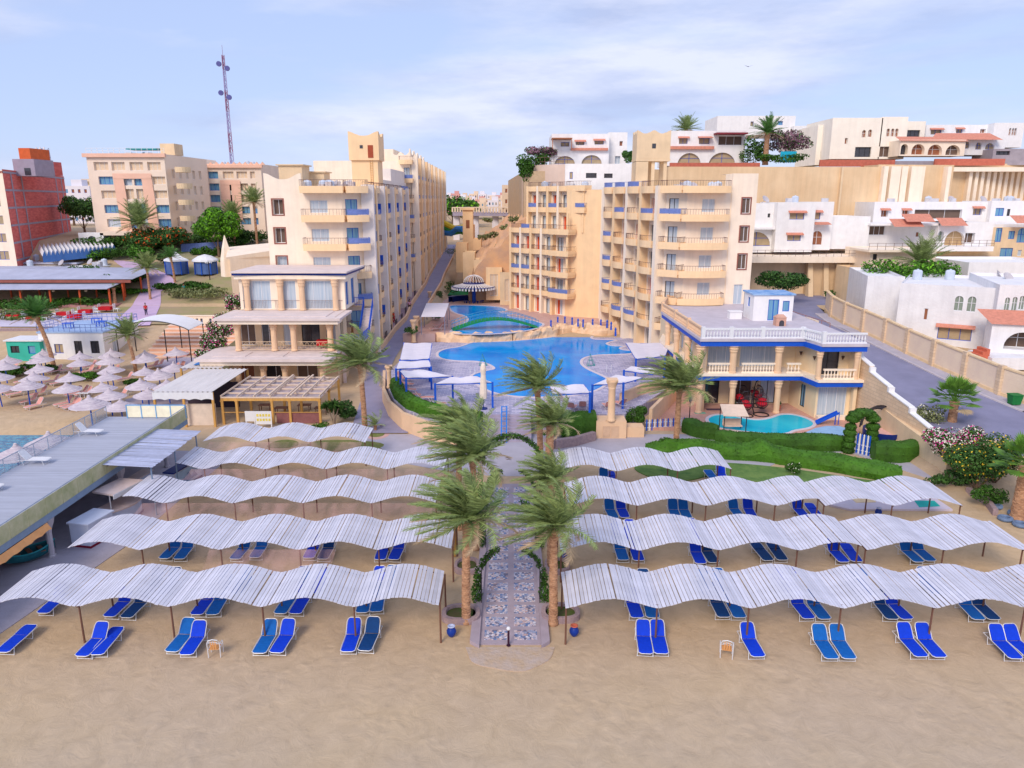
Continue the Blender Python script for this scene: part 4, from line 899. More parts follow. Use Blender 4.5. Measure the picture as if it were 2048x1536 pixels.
# ---------------------------------------------------------------- left hotel, front block
b = Bld('hotel_block', 'long cream hotel block left of the promenade with three framed square openings', 'hotel', wall=[CREAM, ORANGE, mat('pale_pier', srgb(232,222,214), .8, .06, .8), BEIGE])
Fq = [.9+3.33*i for i in range(6)]; zt = 20.9; Y0 = 90.3; XL, XM, XR = V(546,600,Y0).x, V(618,600,Y0).x, -17.9
ops = [(1.45, f+.55, 1.25, 1.75, 'void' if f > 12 else 'curt') for f in Fq[3:]]
b.facade((XL,Y0), (XM,Y0), 0, zt+1.0, ops, d=.5)
for f in Fq[3:]: part('window_surround', ('sur2',), lambda m: surround(m, 1.25, 1.75), FRM, b.t, (XL+1.45, Y0, f+.55))
ops = [(1.9, f+.75, 2.1, 1.45, 'curt') for f in Fq[1:]]
XC = XR-2.3
b.facade((XM,Y0), (XC,Y0), 0, zt, ops)
b.facade((XC,Y0), (XR,Y0+1.1), 0, zt, [(1.15, f+.02, 1.45, 2.3, 'bdoor') for f in Fq[1:]])
for i, f in enumerate(Fq[1:]+[zt-.02]):
    b.balcony((XM+.1,Y0+.05), (XC+.5,Y0+.05), f, 1.35, 'brown', up=.5, rail=.7, curve=.1, m=ORANGE)
    b.balcony((XC+.3,Y0+.2), (XR+.35,Y0+1.2), f, 1.5, 'blue' if i in (1, 3, 4) else 'brown', up=.5, rail=.7, curve=.2, m=ORANGE)
# long side towards the promenade
S0 = (XR, Y0+1.1); S1 = (-18.6, 131.5); nb = 9; Ls = math.hypot(S1[0]-S0[0], S1[1]-S0[1]); rr = random.Random(4)
ops = [(Ls*(k+.5)/nb, f+.02, 1.7, 2.2, 'bdoor' if rr.random() < .4 else 'door') for k in range(nb) for f in Fq if f+2 > 1+k*.4]
b.facade(S0, S1, 0, zt, ops, k=1)
for k in range(nb+1):
    y = lerp(S0[1], S1[1], k/nb); x = lerp(S0[0], S1[0], k/nb); b.w.k = 2 if k % 2 == 0 else 1
    b.w.box(x-.1, y-.4, 0, x+(1.35 if k % 2 == 0 else 1.0), y+.4, zt+.65)
    for f in Fq[1:]:                               # small side openings with blue shutters
        if k: part('side_shutter', ('ss', k % 2), lambda m: m.box(-.26,-.03,0,.26,.0,1.25), BLUEP if rr.random() < .5 else BLUER, b.t, (x+.6, y-.402, f+.5)) if rr.random() < .55 else None
for k in range(nb):
    for f in Fq[1:]+[zt-.02]:
        y0, y1 = lerp(S0[1], S1[1], k/nb)+.42, lerp(S0[1], S1[1], (k+1)/nb)-.42; x = lerp(S0[0], S1[0], (k+.5)/nb)
        if rr.random() < .999: b.balcony((x,y0), (x,y1), f, .75, 'blue' if rr.random() < .45 else 'brown', up=.4, rail=.6, curve=.25, m=ORANGE)
b.cap([(XL,Y0),(XC,Y0),S0,S1,(XL+1,131.5)], zt-.01); b.w.quad((XL,Y0,0),(XL,Y0,zt+1),(XL+1,131.5,zt+1),(XL+1,131.5,0)); b.w.quad((XM,Y0,zt),(XM,Y0,zt+1),(XM,Y0+4,zt+1),(XM,Y0+4,zt))
scallop(b.w, (XL,Y0,0), (XM,Y0,0), zt+1.0, .25, .3, 1, .7)
b.w.k = 2; b.w.box(XR-3.2,104,zt,XR-.2,131,zt+1.6); b.w.box(XR-5.5,116,zt,XR-.4,131.4,zt+3.4)
b.wall()
def pent(x0, x1, y0, y1, h, lip=.25, m=[BEIGE]):
    b.add('roof_hut', lambda q: (q.box(x0,y0,zt,x1,y1,zt+h), q.box(x0-lip,y0-lip,zt+h,x1+lip,y1+lip,zt+h+.14)), m)
q = V(585,350,93); pent(q.x-1.5, q.x+1.3, 92.5, 96, 2.9); q = V(633,350,97); pent(q.x-1.4, q.x+1.2, 96, 99, 2.2)
q = V(731,300,104); x = q.x
def wt(m):
    m.box(x-1.75,103,zt,x+1.75,106.6,24.9); m.box(x-2.0,102.7,24.9,x+2.0,106.9,27.9)
    for a, c in (((x-2,102.7,0),(x+2,102.7,0)),((x+2.002,103.0,0),(x+2.002,106.6,0)),((x-2,106.65,0),(x+2,106.65,0))): scallop(m, a, c, 27.9, .1, .2, 1, .55)
b.add('rooftop_tower', wt, [ORANGE])
b.add('hatch', lambda m: m.box(x+.55,102.64,25.2,x+1.25,102.7,26.8), mat('rust_door', srgb(165,80,55), .8)); b.add('louver', lambda m: m.box(x-.5,102.65,26.4,x-.1,102.7,26.8), DGLASS)
b.add('ladder', lambda m: [m.bar((x+.75,102.9,zt),(x+.75,102.9,24.9),.04,.04), m.bar((x+1.05,102.9,zt),(x+1.05,102.9,24.9),.04,.04)]+[m.bar((x+.75,102.9,zt+.3*i),(x+1.05,102.9,zt+.3*i),.03,.03) for i in range(13)], HONEY)
clutter(b, XM, 92, XR-1.5, 102, zt, 12, 12)
b.add('clothes_pile', lambda m: [m.box(XM+.8+i*.9, 91.2, zt, XM+1.5+i*.9, 92+.3*(i % 2), zt+.4+.3*(i % 3)) for i in range(8)], mat('roof_junk', srgb(190,180,180), .8, .3, 3))

# ---------------------------------------------------------------- left hotel, rear block
b = Bld('hotel_block', 'farther and taller apricot hotel block along the upper promenade', 'hotel', wall=[CREAM, ORANGE, BEIGE])
zt2 = 26.2; Fz = [6.2+3.33*i for i in range(6)]; R0 = (V(829,500,133).x, 133); R1 = (V(887,500,216).x, 216)
b.facade((-18.7,132), (R0[0],132), 2, zt2, [(.65, f+.02, 1.0, 2.2, 'door') for f in Fz])
for i, f in enumerate(Fz[1:]+[zt2-.3]): b.balcony((-19.2,132), (R0[0]+.3,132), f-.0, 1.0, 'blue' if i % 2 == 0 else 'brown', up=.4, curve=.3)
nb = 12; rr = random.Random(14); Lr = math.hypot(R1[0]-R0[0], R1[1]-132)
b.facade((R0[0],132), R1, 3, zt2, [(Lr*(k+.5)/nb, f+.02, 2.2, 2.2, 'bdoor' if rr.random() < .4 else 'door') for k in range(nb) for f in Fz], k=1)
for k in range(nb+1):
    y = lerp(132.5, R1[1], k/nb); x = lerp(R0[0], R1[0], k/nb); b.w.k = k % 2; b.w.box(x-.1, y-.5, 3, x+1.1, y+.5, zt2+.7+(.02*k))
for k in range(nb):
    for i, f in enumerate(Fz[1:]):
        y0, y1 = lerp(132.5, R1[1], k/nb)+.55, lerp(132.5, R1[1], (k+1)/nb)-.55; x = lerp(R0[0], R1[0], (k+.5)/nb)
        b.balcony((x,y0), (x,y1), f, .7, 'blue' if rr.random() < .45 else 'brown', up=.4, curve=.2)
b.cap([(-34,132),(R0[0],132),R1,(-34,216)], zt2-.02, 2); b.w.k = 0; b.w.quad((-34,132,5),(-18.7,132,5),(-18.7,132,zt2),(-34,132,zt2)); b.w.quad((R1[0],216,3),(R1[0],216,zt2),(-34,216,zt2),(-34,216,3))
for i, yy in enumerate((133, 141, 150)): scallop(b.w, (R0[0]-3.5, yy, 0), (R0[0]-.3, yy+.01, 0), zt2, 1.0, .3, 2, .5)
for i in range(4): scallop(b.w, (R0[0]-.3-.2*i, 134+7*i, 0), (R0[0]-.45-.2*i, 140+7*i, 0), zt2, 1.2, .25, 1, .9)
b.w.box(-27,137,zt2,-21,150,zt2+2.2)
b.wall(); clutter(b, -25, 140, -19.5, 200, zt2, 22, 12)
# ================================================================ POOL TERRACE
def z7(l, z): return [tuple(G(760+x*.2734, 560+y*.2734, z))[:2] for x, y in l]
def smooth(P, it=2, closed=True):
    for _ in range(it):
        Q = []; n = len(P)
        for i in range(n):
            a, b_ = P[i], P[(i+1) % n]; Q += [(a[0]*.75+b_[0]*.25, a[1]*.75+b_[1]*.25), (a[0]*.25+b_[0]*.75, a[1]*.25+b_[1]*.75)]
        P = Q
    return P
def stonemat(name, c1, c2, grout, sc, w_=.5, h=.25, vert=False):
    m, t, p = nodes_of(name); _m[name] = m; p.inputs['Roughness'].default_value = .75
    tc = t.nodes.new('ShaderNodeTexCoord'); br = t.nodes.new('ShaderNodeTexBrick'); br.inputs['Scale'].default_value = sc; br.inputs['Color1'].default_value = (*c1,1); br.inputs['Color2'].default_value = (*c2,1); br.inputs['Mortar'].default_value = (*grout,1)
    br.inputs['Mortar Size'].default_value = .025; br.inputs['Brick Width'].default_value = w_; br.inputs['Row Height'].default_value = h
    n = t.nodes.new('ShaderNodeTexNoise'); n.inputs['Scale'].default_value = .5; n.inputs['Detail'].default_value = 6
    mp = t.nodes.new('ShaderNodeMapRange'); mp.inputs[3].default_value = .82; mp.inputs[4].default_value = 1.15
    src = tc.outputs['Object']
    if vert:
        sx = t.nodes.new('ShaderNodeSeparateXYZ'); ax_ = t.nodes.new('ShaderNodeMath'); cb = t.nodes.new('ShaderNodeCombineXYZ'); t.links.new(src, sx.inputs[0]); t.links.new(sx.outputs[0], ax_.inputs[0]); t.links.new(sx.outputs[1], ax_.inputs[1]); t.links.new(ax_.outputs[0], cb.inputs[0]); t.links.new(sx.outputs[2], cb.inputs[1]); src = cb.outputs[0]
    t.links.new(src, br.inputs[0]); t.links.new(tc.outputs['Object'], n.inputs[0]); t.links.new(n.outputs[0], mp.inputs[0])
    vm = t.nodes.new('ShaderNodeVectorMath'); vm.operation = 'SCALE'; t.links.new(br.outputs[0], vm.inputs[0]); t.links.new(mp.outputs[0], vm.inputs['Scale']); t.links.new(vm.outputs[0], p.inputs['Base Color'])
    return m
TILE = stonemat('lavender_paving', srgb(190,184,206), srgb(150,148,178), srgb(210,204,214), 1.0, .7, .45)
PINKT = stonemat('pink_paving', srgb(214,176,164), srgb(200,160,150), srgb(190,160,155), 1.0, .5, .5)
ZD, ZR = 1.5, 2.6
front = gpts([(778,742),(776,775),(788,800),(815,822),(860,838),(910,846),(951,847),(951,828),(1067,828),(1190,828),(1250,828),(1300,800),(1350,766),(1420,745)], ZD)
back = [(27,92),(21,96),(19,92.5),(17.2,98),(14.5,107),(10,110),(5,101),(-6,97.5),(-12.0,96)]
mb = MB(); mb.prism(front+back, -.3, ZD); struct(mb, 'pool_deck', TILE)
rear = gpts([(806,684),(870,684),(873,681),(940,682),(1020,679),(1060,675),(1100,671),(1118,666),(1160,664),(1200,664),(1228,662)], ZD)
mb = MB(); mb.prism(rear+[(14.5,108),(12.9,111),(8.8,114),(.4,121),(1.5,150),(-9,150),(-11.9,130),(-11.9,105)], -.3, ZR); struct(mb, 'pool_deck', PINKT)
def water(name, c1, c2):
    m, t, p = nodes_of(name); p.inputs['Roughness'].default_value = .06; p.inputs['IOR'].default_value = 1.25; p.inputs['Specular IOR Level'].default_value = .1
    tc = t.nodes.new('ShaderNodeTexCoord'); n = t.nodes.new('ShaderNodeTexNoise'); n.inputs['Scale'].default_value = .22; n.inputs['Detail'].default_value = 3; n.inputs['Distortion'].default_value = .6
    rp = t.nodes.new('ShaderNodeValToRGB'); rp.color_ramp.elements[0].position = .35; rp.color_ramp.elements[1].position = .68; rp.color_ramp.elements[0].color = (*c1,1); rp.color_ramp.elements[1].color = (*c2,1)
    t.links.new(tc.outputs['Object'], n.inputs[0]); t.links.new(n.outputs[0], rp.inputs[0]); t.links.new(rp.outputs[0], p.inputs['Base Color'])
    n3 = t.nodes.new('ShaderNodeTexNoise'); n3.inputs['Scale'].default_value = 3.2; n3.inputs['Detail'].default_value = 4; t.links.new(tc.outputs['Object'], n3.inputs[0])
    bp = t.nodes.new('ShaderNodeBump'); bp.inputs['Strength'].default_value = .12; bp.inputs['Distance'].default_value = .08; t.links.new(n3.outputs[0], bp.inputs['Height']); t.links.new(bp.outputs[0], p.inputs['Normal'])
    return m
WAT = water('pool_water', srgb(0,128,218), srgb(4,162,236)); WATK = water('shallow_pool_water', srgb(30,180,205), srgb(60,200,215))
COPE = mat('pale_coping', srgb(216,204,208), .7, .06, 2)
def pool(P, z, wm, cope=COPE, w_=.35):
    n = len(P); cx = sum(p[0] for p in P)/n; cy = sum(p[1] for p in P)/n
    mb = MB(); mb.add([(*p, z+.008) for p in P], [tuple(range(n))]); struct(mb, 'pool_water', wm)
    a = sum(P[i][0]*P[(i+1)%n][1]-P[(i+1)%n][0]*P[i][1] for i in range(n)); sg = 1 if a > 0 else -1
    O = []
    for i in range(n):
        d = Vector(P[(i+1)%n])-Vector(P[i-1]); d.normalize(); O.append((P[i][0]+sg*d.y*w_, P[i][1]-sg*d.x*w_))
    mb = MB(); vs = [(*p, z-.01) for p in P]+[(*p, z+.05) for p in P]+[(*o, z+.05) for o in O]+[(*o, z-.01) for o in O]
    mb.add(vs, [(k*n+i, k*n+(i+1)%n, (k+1)*n+(i+1)%n, (k+1)*n+i) for k in range(3) for i in range(n)]); struct(mb, 'pool_coping', cope)
PF = [(690,452),(600,490),(480,505),(420,535),(440,575),(560,592),(700,592),(790,608),(862,652),(780,665),(690,690),(668,718),(720,765),(800,815),(930,845),(1080,857),(1300,855),(1500,832),(1620,790),(1670,728),(1590,690),(1500,650),(1455,610),(1475,570),(1580,548),(1700,545),(1850,540),(1850,520),(1760,512),(1740,497),(1800,486),(1680,484),(1640,465),(1690,450),(1740,440),(1570,438),(1530,425),(1555,412),(1400,400),(1300,412),(1240,424),(1080,440),(880,455)]
pool(smooth(z7(PF, ZD), 2), ZD, WAT)
PR = [(515,185),(510,205),(540,240),(640,265),(655,300),(600,335),(535,365),(520,392),(700,398),(900,392),(1050,375),(1140,355),(1195,330),(1170,312),(1020,280),(935,268),(920,256),(985,245),(880,244),(855,232),(935,224),(880,198),(700,186)]
pool(smooth(z7(PR, ZR), 2), ZR, WAT)
# rocks between the two pools
ROCK = mat('cast_rock', srgb(226,184,140), .9, scale=1.2, rgb2=srgb(240,208,176), bump=.6, bscale=3)
def rockwall(P, label, h=.75, w_=.6, seed=1, z=ZD):
    rr = random.Random(seed); mb = MB(); vs = []; N = []
    for (a, b_) in zip(P, P[1:]):
        k = max(2, int(math.hypot(b_[0]-a[0], b_[1]-a[1])/.35)); N += [(lerp(a[0],b_[0],i/k), lerp(a[1],b_[1],i/k)) for i in range(k)]
    N.append(P[-1]); k = 10
    for i, p in enumerate(N):
        d = Vector(N[min(i+1,len(N)-1)])-Vector(N[max(i-1,0)]); d.normalize(); s = Vector((d.y,-d.x))
        for j in range(k):
            a = PI*j/(k-1); nn = 1+.45*mnoise.noise(Vector((p[0]*.8,p[1]*.8,j*.5+seed)))+.2*mnoise.noise(Vector((p[0]*2.5,p[1]*2.5,j*1.1)))
            vs.append((p[0]+s.x*math.cos(a)*w_*nn, p[1]+s.y*math.cos(a)*w_*nn, z-.1+math.sin(a)**.7*h*nn*1.1))
    mb.add(vs, [(i*k+j, i*k+j+1, (i+1)*k+j+1, (i+1)*k+j) for i in range(len(N)-1) for j in range(k-1)]+[tuple(range(k)), tuple(range(len(vs)-1,len(vs)-k-1,-1))])
    solo(mb, 'rock_edge', ROCK, label, 'rockwork', 'cast rocks between the pools')
rockwall(z7([(415,440),(500,448),(640,452),(800,446),(960,440)], ZD), 'low sand coloured rock edge left of the waterfall between the pools', 1.05, .7, 2)
rockwall(z7([(960,438),(1100,426),(1240,412),(1300,396)], ZD), 'sand coloured rock edge in the middle between the two pools', 1.15, .8, 4)
rockwall(z7([(1300,392),(1400,386),(1500,392),(1620,404),(1700,400)], ZD), 'sand coloured rock edge by the blue posts right of the pools', 1.35, .8, 6)
rockwall(z7([(1715,400),(1760,380),(1790,350)], ZD), 'tall sand coloured boulder at the foot of the right hotel wing', 1.9, .7, 8)
# bridge over the rear pool
t = thing('foot_bridge', 'arched green footbridge with blue railings over the rear pool', 'bridge', (0,0,0))
a = Vector((*z7([(530,372)], ZR)[0], ZR)); c = Vector((*z7([(1160,352)], ZR)[0], ZR)); nA = 24
ax = (c-a).normalized(); sd_ = Vector((-ax.y, ax.x, 0))*1.7
arcp = lambda u, o, dz: a.lerp(c, u)+sd_*o+Vector((0,0,.1+1.35*math.sin(PI*u)+dz))
mb = MB()
for i in range(nA):
    q = [arcp(i/nA,0,0), arcp((i+1)/nA,0,0), arcp((i+1)/nA,1,0), arcp(i/nA,1,0)]; mb.add(q+[p-Vector((0,0,.22)) for p in q], [(0,1,2,3),(7,6,5,4),(0,4,5,1),(2,6,7,3)])
mb.build('walkway', mat('artificial_turf', srgb(30,140,80), .8, .2, 4), t)
for o in (0.02,.98):
    mb = MB(); mb.tube([arcp(i/nA,o,.95) for i in range(nA+1)], .04, 5); mb.tube([arcp(i/nA,o,.5) for i in range(nA+1)], .025, 4)
    for i in range(nA+1): mb.cyl(arcp(i/nA,o,0), arcp(i/nA,o,.95), .025,.025,4)
    mb.build('railing', mat('turquoise_rail', srgb(70,150,200), .5), t)
# swim-up bar with a slatted dome on one blue post
q = G(948, 605, ZR); cx, cy = q.x, q.y
t = thing('pool_bar', 'round swim-up bar with white slatted dome on a blue post', 'bar', (cx, cy, ZR))
mb = MB(); mb.cyl((0,0,-.2),(0,0,3.2),.32,.32,12); mb.build('post', BLUEP, t)
mb = MB()
for i in range(40):
    a0 = 2*PI*i/40; ca, sa = math.cos(a0), math.sin(a0)
    mb.bar((ca*1.7,sa*1.7,3.3),(ca*3.7,sa*3.7,2.75),.28,.05); mb.bar((ca*3.7,sa*3.7,2.75),(ca*3.75,sa*3.75,2.35),.28,.04)
    P_ = [(ca*1.75*math.cos(b_), sa*1.75*math.cos(b_), 3.35+1.35*math.sin(b_)) for b_ in [R(8+16*k) for k in range(6)]]
    if i % 2 == 0: mb.tube(P_, .06, 4)
mb.build('slatted_roof', mat('ivory_slat', srgb(235,228,224), .6, .05, 2), t)
mb = MB(); mb.lathe([(1.75,3.22),(1.85,3.3),(1.8,3.42),(1.7,3.42)], 24); mb.lathe([(3.65,2.7),(3.78,2.74),(3.7,2.82)], 24); mb.build('roof_ring', NAVY, t)
mb = MB()
for i in range(22):
    a0 = PI*1.05+PI*.9*i/22; a1 = PI*1.05+PI*.9*(i+1)/22
    a0 -= PI; a1 -= PI
    q = lambda a, r, z: (r*1.15*math.cos(a), r*.9*math.sin(a)-.2, z)
    mb.add([q(a0,3.9,-.2),q(a1,3.9,-.2),q(a1,3.9,.95),q(a0,3.9,.95),q(a0,3.3,-.2),q(a1,3.3,-.2),q(a1,3.3,.95),q(a0,3.3,.95)], [(0,3,2,1),(4,5,6,7),(3,7,6,2)])
mb.build('counter', NAVY, t)
for i in range(7):
    a0 = PI+PI*(i+.5)/7+.0; part('stool', 'stool', lambda m: (m.cyl((0,0,-.3),(0,0,.35),.08,.08,6), m.cyl((0,0,.35),(0,0,.45),.24,.24,10)), NAVY, t, (1.6*math.cos(a0), 1.2*math.sin(a0)-.2, 0))
# front stairs to the terrace
STEPM = mat('stair_stone', srgb(168,158,176), .85, .1, 2)
s0 = G(1010, 884, 0); xl, xr = G(955,884).x, G(1063,884).x; ns = 9
mb = MB(); yb = s0.y
for i in range(ns): mb.box(xl, yb+i*.36, -.1, xr, yb+ns*.36+2.6, ZD*(i+1)/ns-.004*(ns-i)); 
solo(mb, 'stairs', STEPM, 'broad stone stairs from the walk up to the pool terrace', 'stairs')
t = thing('handrail', 'bright blue double handrail on the stairs to the pool', 'handrail', (0,0,0))
mb = MB(); xx = G(1008,860,.8).x
for x in (xx-.22, xx+.22):
    mb.tube([(x,yb-.2,.0),(x,yb-.25,.5),(x,yb+.1,.85),(x,yb+3.2,2.2),(x,yb+3.6,2.15),(x,yb+3.65,1.5)], .05, 6)
for k in range(6): mb.bar((xx-.22, yb+.2+k*.6, .9+k*.26),(xx+.22, yb+.2+k*.6, .9+k*.26),.05,.05)
mb.build('rail', mat('bright_blue_rail', srgb(20,130,225), .4), t)
# terrace front: curb wall, hedge, pillar block, fence
CURB = mat('peach_wall', srgb(232,196,160), .85, .07, 1)
def lowwall(P, h0, h1, th, m, label, name='wall', group=None, cap=None, zf=None):
    mb = MB()
    for a, c in zip(P, P[1:]):
        a3 = Vector((*a[:2], 0)); c3 = Vector((*c[:2], 0)); d = (c3-a3).normalized()*.02
        za = a[2] if len(a) > 2 else 0; zc_ = c[2] if len(c) > 2 else 0
        n_ = Vector((-d.y, d.x, 0)).normalized()*th/2; A_ = a3-d; C_ = c3+d
        vs = [A_-n_, C_-n_, C_+n_, A_+n_]; lo = [v+Vector((0,0,h0+(za if i in (0,3) else zc_))) for i, v in enumerate(vs)]; hi = [v+Vector((0,0,h1+(za if i in (0,3) else zc_))) for i, v in enumerate(vs)]
        mb.add(lo+hi, [(0,3,2,1),(4,5,6,7),(0,1,5,4),(1,2,6,5),(2,3,7,6),(3,0,4,7)])
    return solo(mb, name, m, label, 'wall', group)
curb = [(p[0], p[1]) for p in gpts([(774,742),(773,778),(785,803),(812,826),(858,843),(908,852),(950,856)], ZD)]
lowwall([(x-.25, y-.25) for x, y in curb], -.1, ZD+.15, .3, CURB, 'curved peach curb wall between the promenade and the pool hedge')
hedge('bushy green hedge along the left curve of the pool terrace', [(x+.55, y+.1) for x, y in gpts([(779,775),(788,797),(812,817),(850,832),(900,843),(950,848)], ZD)], 1.1, 1.15, [HEDGB, HEDG], z=ZD, dens=40, seed=3)
pl, pr = G(1192,877), G(1252,877); mb = MB(); mb.box(pl.x, pl.y, -.1, pr.x, pl.y+1.8, ZD+.03); mb.box(pr.x, pl.y+.3, -.1, pr.x+1.6, pl.y+1.6, .9)
t = thing('pump_house', 'peach plastered block with two louvred doors below the pool terrace', 'pump house'); mb.build('wall', CURB, t)
for k in (0, 1): mb = MB(); mb.box(pl.x+.55+k*.72, pl.y-.03, .1, pl.x+1.22+k*.72, pl.y-.003, 1.1); mb.build('louvred_door', mat('beige_louvre', srgb(214,180,150), .7), t)
hedge('dark rounded hedge beside the pool stairs, left of the stone pillar', [(p[0], p[1]+.5) for p in gpts([(1118,868),(1160,868),(1190,866)], .4)], 1.8, 1.9, [HEDG, HEDGD], z=.4, dens=45, seed=9, size=.08)
t = bush('round_bush', 'round clipped bush right of the stone pillar', 'bush', G(1270,862).x, G(1270,862).y+.6, .4, 1.15, 1.0, .95, [HEDG], 2600, .09, 5, lumps=3)
lowwall([tuple(G(px,py))[:2] for px, py in ((1090,893),(1110,897),(1150,891),(1188,880))], -.1, .75, .45, STONE, 'curved rubble stone wall below the round hedge')
bush('grass_patch', 'tuft of bright grass beside the rubble wall under the hedge', 'plant', G(1120,880).x, G(1120,880).y+.5, 0, 1.6, .6, .35, [HEDGB], 500, .09, 6)
# Egyptian columns on the terrace
def ecol(name, label, px, py, z, h, r=.3, group=None, obj=None, m=CURB):
    q = G(px, py, z) if obj is None else Vector(obj)
    t = thing(name, label, 'column', (q.x, q.y, z), 0, group)
    mb = MB(); mb.lathe([(r*1.25,0),(r*1.25,.15),(r,.25),(r*.92,h*.78),(r*1.0,h*.8),(r*1.05,h*.84)], 14); mb.build('shaft', m, t, True)
    mb = MB(); mb.lathe([(r*1.05,h*.84),(r*1.25,h*.9),(r*1.6,h*.97),(r*1.6,h)], 14); mb.box(-r*1.4,-r*1.4,h,r*1.4,r*1.4,h+.12); mb.build('capital', m, t); return t
CG = 'peach columns round the pool terrace'
ecol('stone_column', 'tall peach column standing on the pump house beside the pool', 1222, 842, ZD, 3.6, .32, CG)
ecol('stone_column', 'slim peach pillar at the left edge of the pool terrace', 779, 776, ZD, 2.2, .24, CG)
ecol('stone_column', 'front of the two paired columns at the terrace steps', 828, 685, ZD, 2.9, .28, CG); ecol('stone_column', 'rear of the two paired columns at the terrace steps', 834, 676, ZD, 2.9, .28, CG)
ecol('stone_column', 'small lone column by the steps below the round bar', 860, 605, ZR, 1.8, .26, CG)
# folded parasol
q = G(967, 818, ZD); t = thing('folded_parasol', 'tall folded cream parasol at the near edge of the pool', 'parasol', (q.x, q.y, ZD))
mb = MB(); mb.lathe([(.03,.9),(.32,1.0),(.36,1.5),(.3,2.3),(.22,3.2),(.28,3.7),(.2,4.1),(.03,4.25)], 9); mb.build('canopy', mat('cream_canvas', srgb(238,222,204), .85, .08, 3), t)
mb = MB(); mb.cyl((0,0,0),(0,0,1),.04,.04,6); mb.cyl((0,0,0),(0,0,.12),.35,.35,10); mb.build('pole', NAVY, t)
# white sail shades with blue posts
SAIL = mat('white_sail', srgb(226,220,228), .7, .05, 1.5)
def sail(pxs, z, label, posts, boards=False, group='white sail shades round the pools'):
    P = [G(px, py, z) for px, py in pxs]; c = sum(P, Vector())/len(P)
    t = thing('sail_shade', label, 'sun shade', (c.x, c.y, ZD), 0, group); n = 8; vs = []
    for j in range(n+1):
        for i in range(n+1):
            u, v = i/n, j/n; p = P[0].lerp(P[1], u).lerp(P[3].lerp(P[2], u), v)-Vector((c.x,c.y,ZD)); p.z += -.18*math.sin(PI*u)*math.sin(PI*v)+.1*math.sin(3*u*PI+v)*.4; vs.append(p)
    mb = MB(); F = [(j*(n+1)+i, j*(n+1)+i+1, (j+1)*(n+1)+i+1, (j+1)*(n+1)+i) for j in range(n) for i in range(n)]
    mb.add(vs, F); mb.add([v-Vector((0,0,.03)) for v in vs], F)
    mb.build('canvas', SAIL, t)
    mb = MB()
    for a_, b_ in zip(P, P[1:]+P[:1]): mb.bar(a_-Vector((c.x,c.y,ZD+.06)), b_-Vector((c.x,c.y,ZD+.06)), .07, .07)
    mb.build('frame', BLUEP if posts else SAIL, t)
    for k in posts:
        p = P[k]-Vector((c.x,c.y,0)); mb = MB(); mb.box(p.x-.09,p.y-.09,0,p.x+.09,p.y+.09,z-ZD+.05); mb.build('post', BLUEP, t)
sail([(800,720),(858,718),(864,686),(808,686)], ZD+2.4, 'white sail shade by the paired columns, farthest on the left pool side', [0,1,3])
sail([(792,738),(862,734),(858,718),(800,720)], ZD+2.3, 'narrow white sail shade second from the back, left of the pool', [0,1])
sail([(812,756),(905,753),(850,739),(800,742)], ZD+2.4, 'white sail shade third from the back, left of the pool', [0,1,3])
sail([(870,768),(985,765),(955,752),(900,755)], ZD+2.4, 'wide white sail shade at the near left corner of the pool', [0,1])
sail([(1105,788),(1180,786),(1168,768),(1100,772)], ZD+2.4, 'boarded white shade behind the palm at the near pool edge', [1])
sail([(1185,770),(1247,766),(1285,755),(1232,750)], ZD+2.4, 'white sail shade beside the tall peach column', [0,1])
sail([(1248,741),(1305,748),(1320,738),(1262,733)], ZD+2.3, 'white sail shade half hidden by the lawn palm', [0])
sail([(1272,718),(1330,712),(1340,686),(1252,686)], ZD+2.4, 'wide white sail shade below the right hotel wing', [0,1])
for k, (px, py) in enumerate([(830,665),(845,662),(862,660)]): pass
t = thing('slatted_canopy', 'greyish white slatted shade on thin posts beside the rear pool', 'sun shade', (0,0,0))
P = [G(842,633,ZR+2.4), G(889,633,ZR+2.4), G(898,606,ZR+2.5), G(853,606,ZR+2.5)]
mb = MB(); n = 16
for i in range(n):
    a0, a1 = i/n, (i+.85)/n; q = [P[0].lerp(P[3],a0), P[1].lerp(P[2],a0), P[1].lerp(P[2],a1), P[0].lerp(P[3],a1)]; mb.add(q+[v-Vector((0,0,.05)) for v in q], [(0,1,2,3),(7,6,5,4),(0,4,5,1),(2,6,7,3)])
mb.build('slats', SAIL, t)
for p in P+[P[0].lerp(P[3],.5), P[1].lerp(P[2],.5)]: mb = MB(); mb.cyl((p.x,p.y,ZR),(p.x,p.y,p.z),.06,.06,6); mb.build('post', mat('grey_post', srgb(130,130,150), .5), t)
lounger(G(860,662,ZR).x, G(860,662,ZR).y, 'p', 1, 'pale sun lounger under the slatted shade, nearer one', 'loungers on the pool terrace', z=ZR, rz=-1.2); lounger(G(868,655,ZR).x, G(868,655,ZR).y, 'p', 1, 'pale sun lounger under the slatted shade, farther one', 'loungers on the pool terrace', z=ZR, rz=-1.2)
PL = [(822,764),(826,774),(832,785),(842,795),(868,800),(893,812),(1150,815),(1165,812),(1208,812),(1228,808),(1120,818)]
for i, (px, py) in enumerate(PL[:6]):
    q = G(px, py, ZD); lounger(q.x, q.y, 'p', 1, 'salmon pool lounger under the left sail shades, %s from the back' % ORD[i], 'loungers on the pool terrace', z=ZD, rz=R(60+10*i))
for i, (px, py) in enumerate(PL[6:10]):
    q = G(px, py, ZD); lounger(q.x, q.y, 'p', 1, 'salmon pool lounger behind the round hedges, %s from the left' % ORD[i], 'loungers on the pool terrace', z=ZD, rz=R(160+15*i))
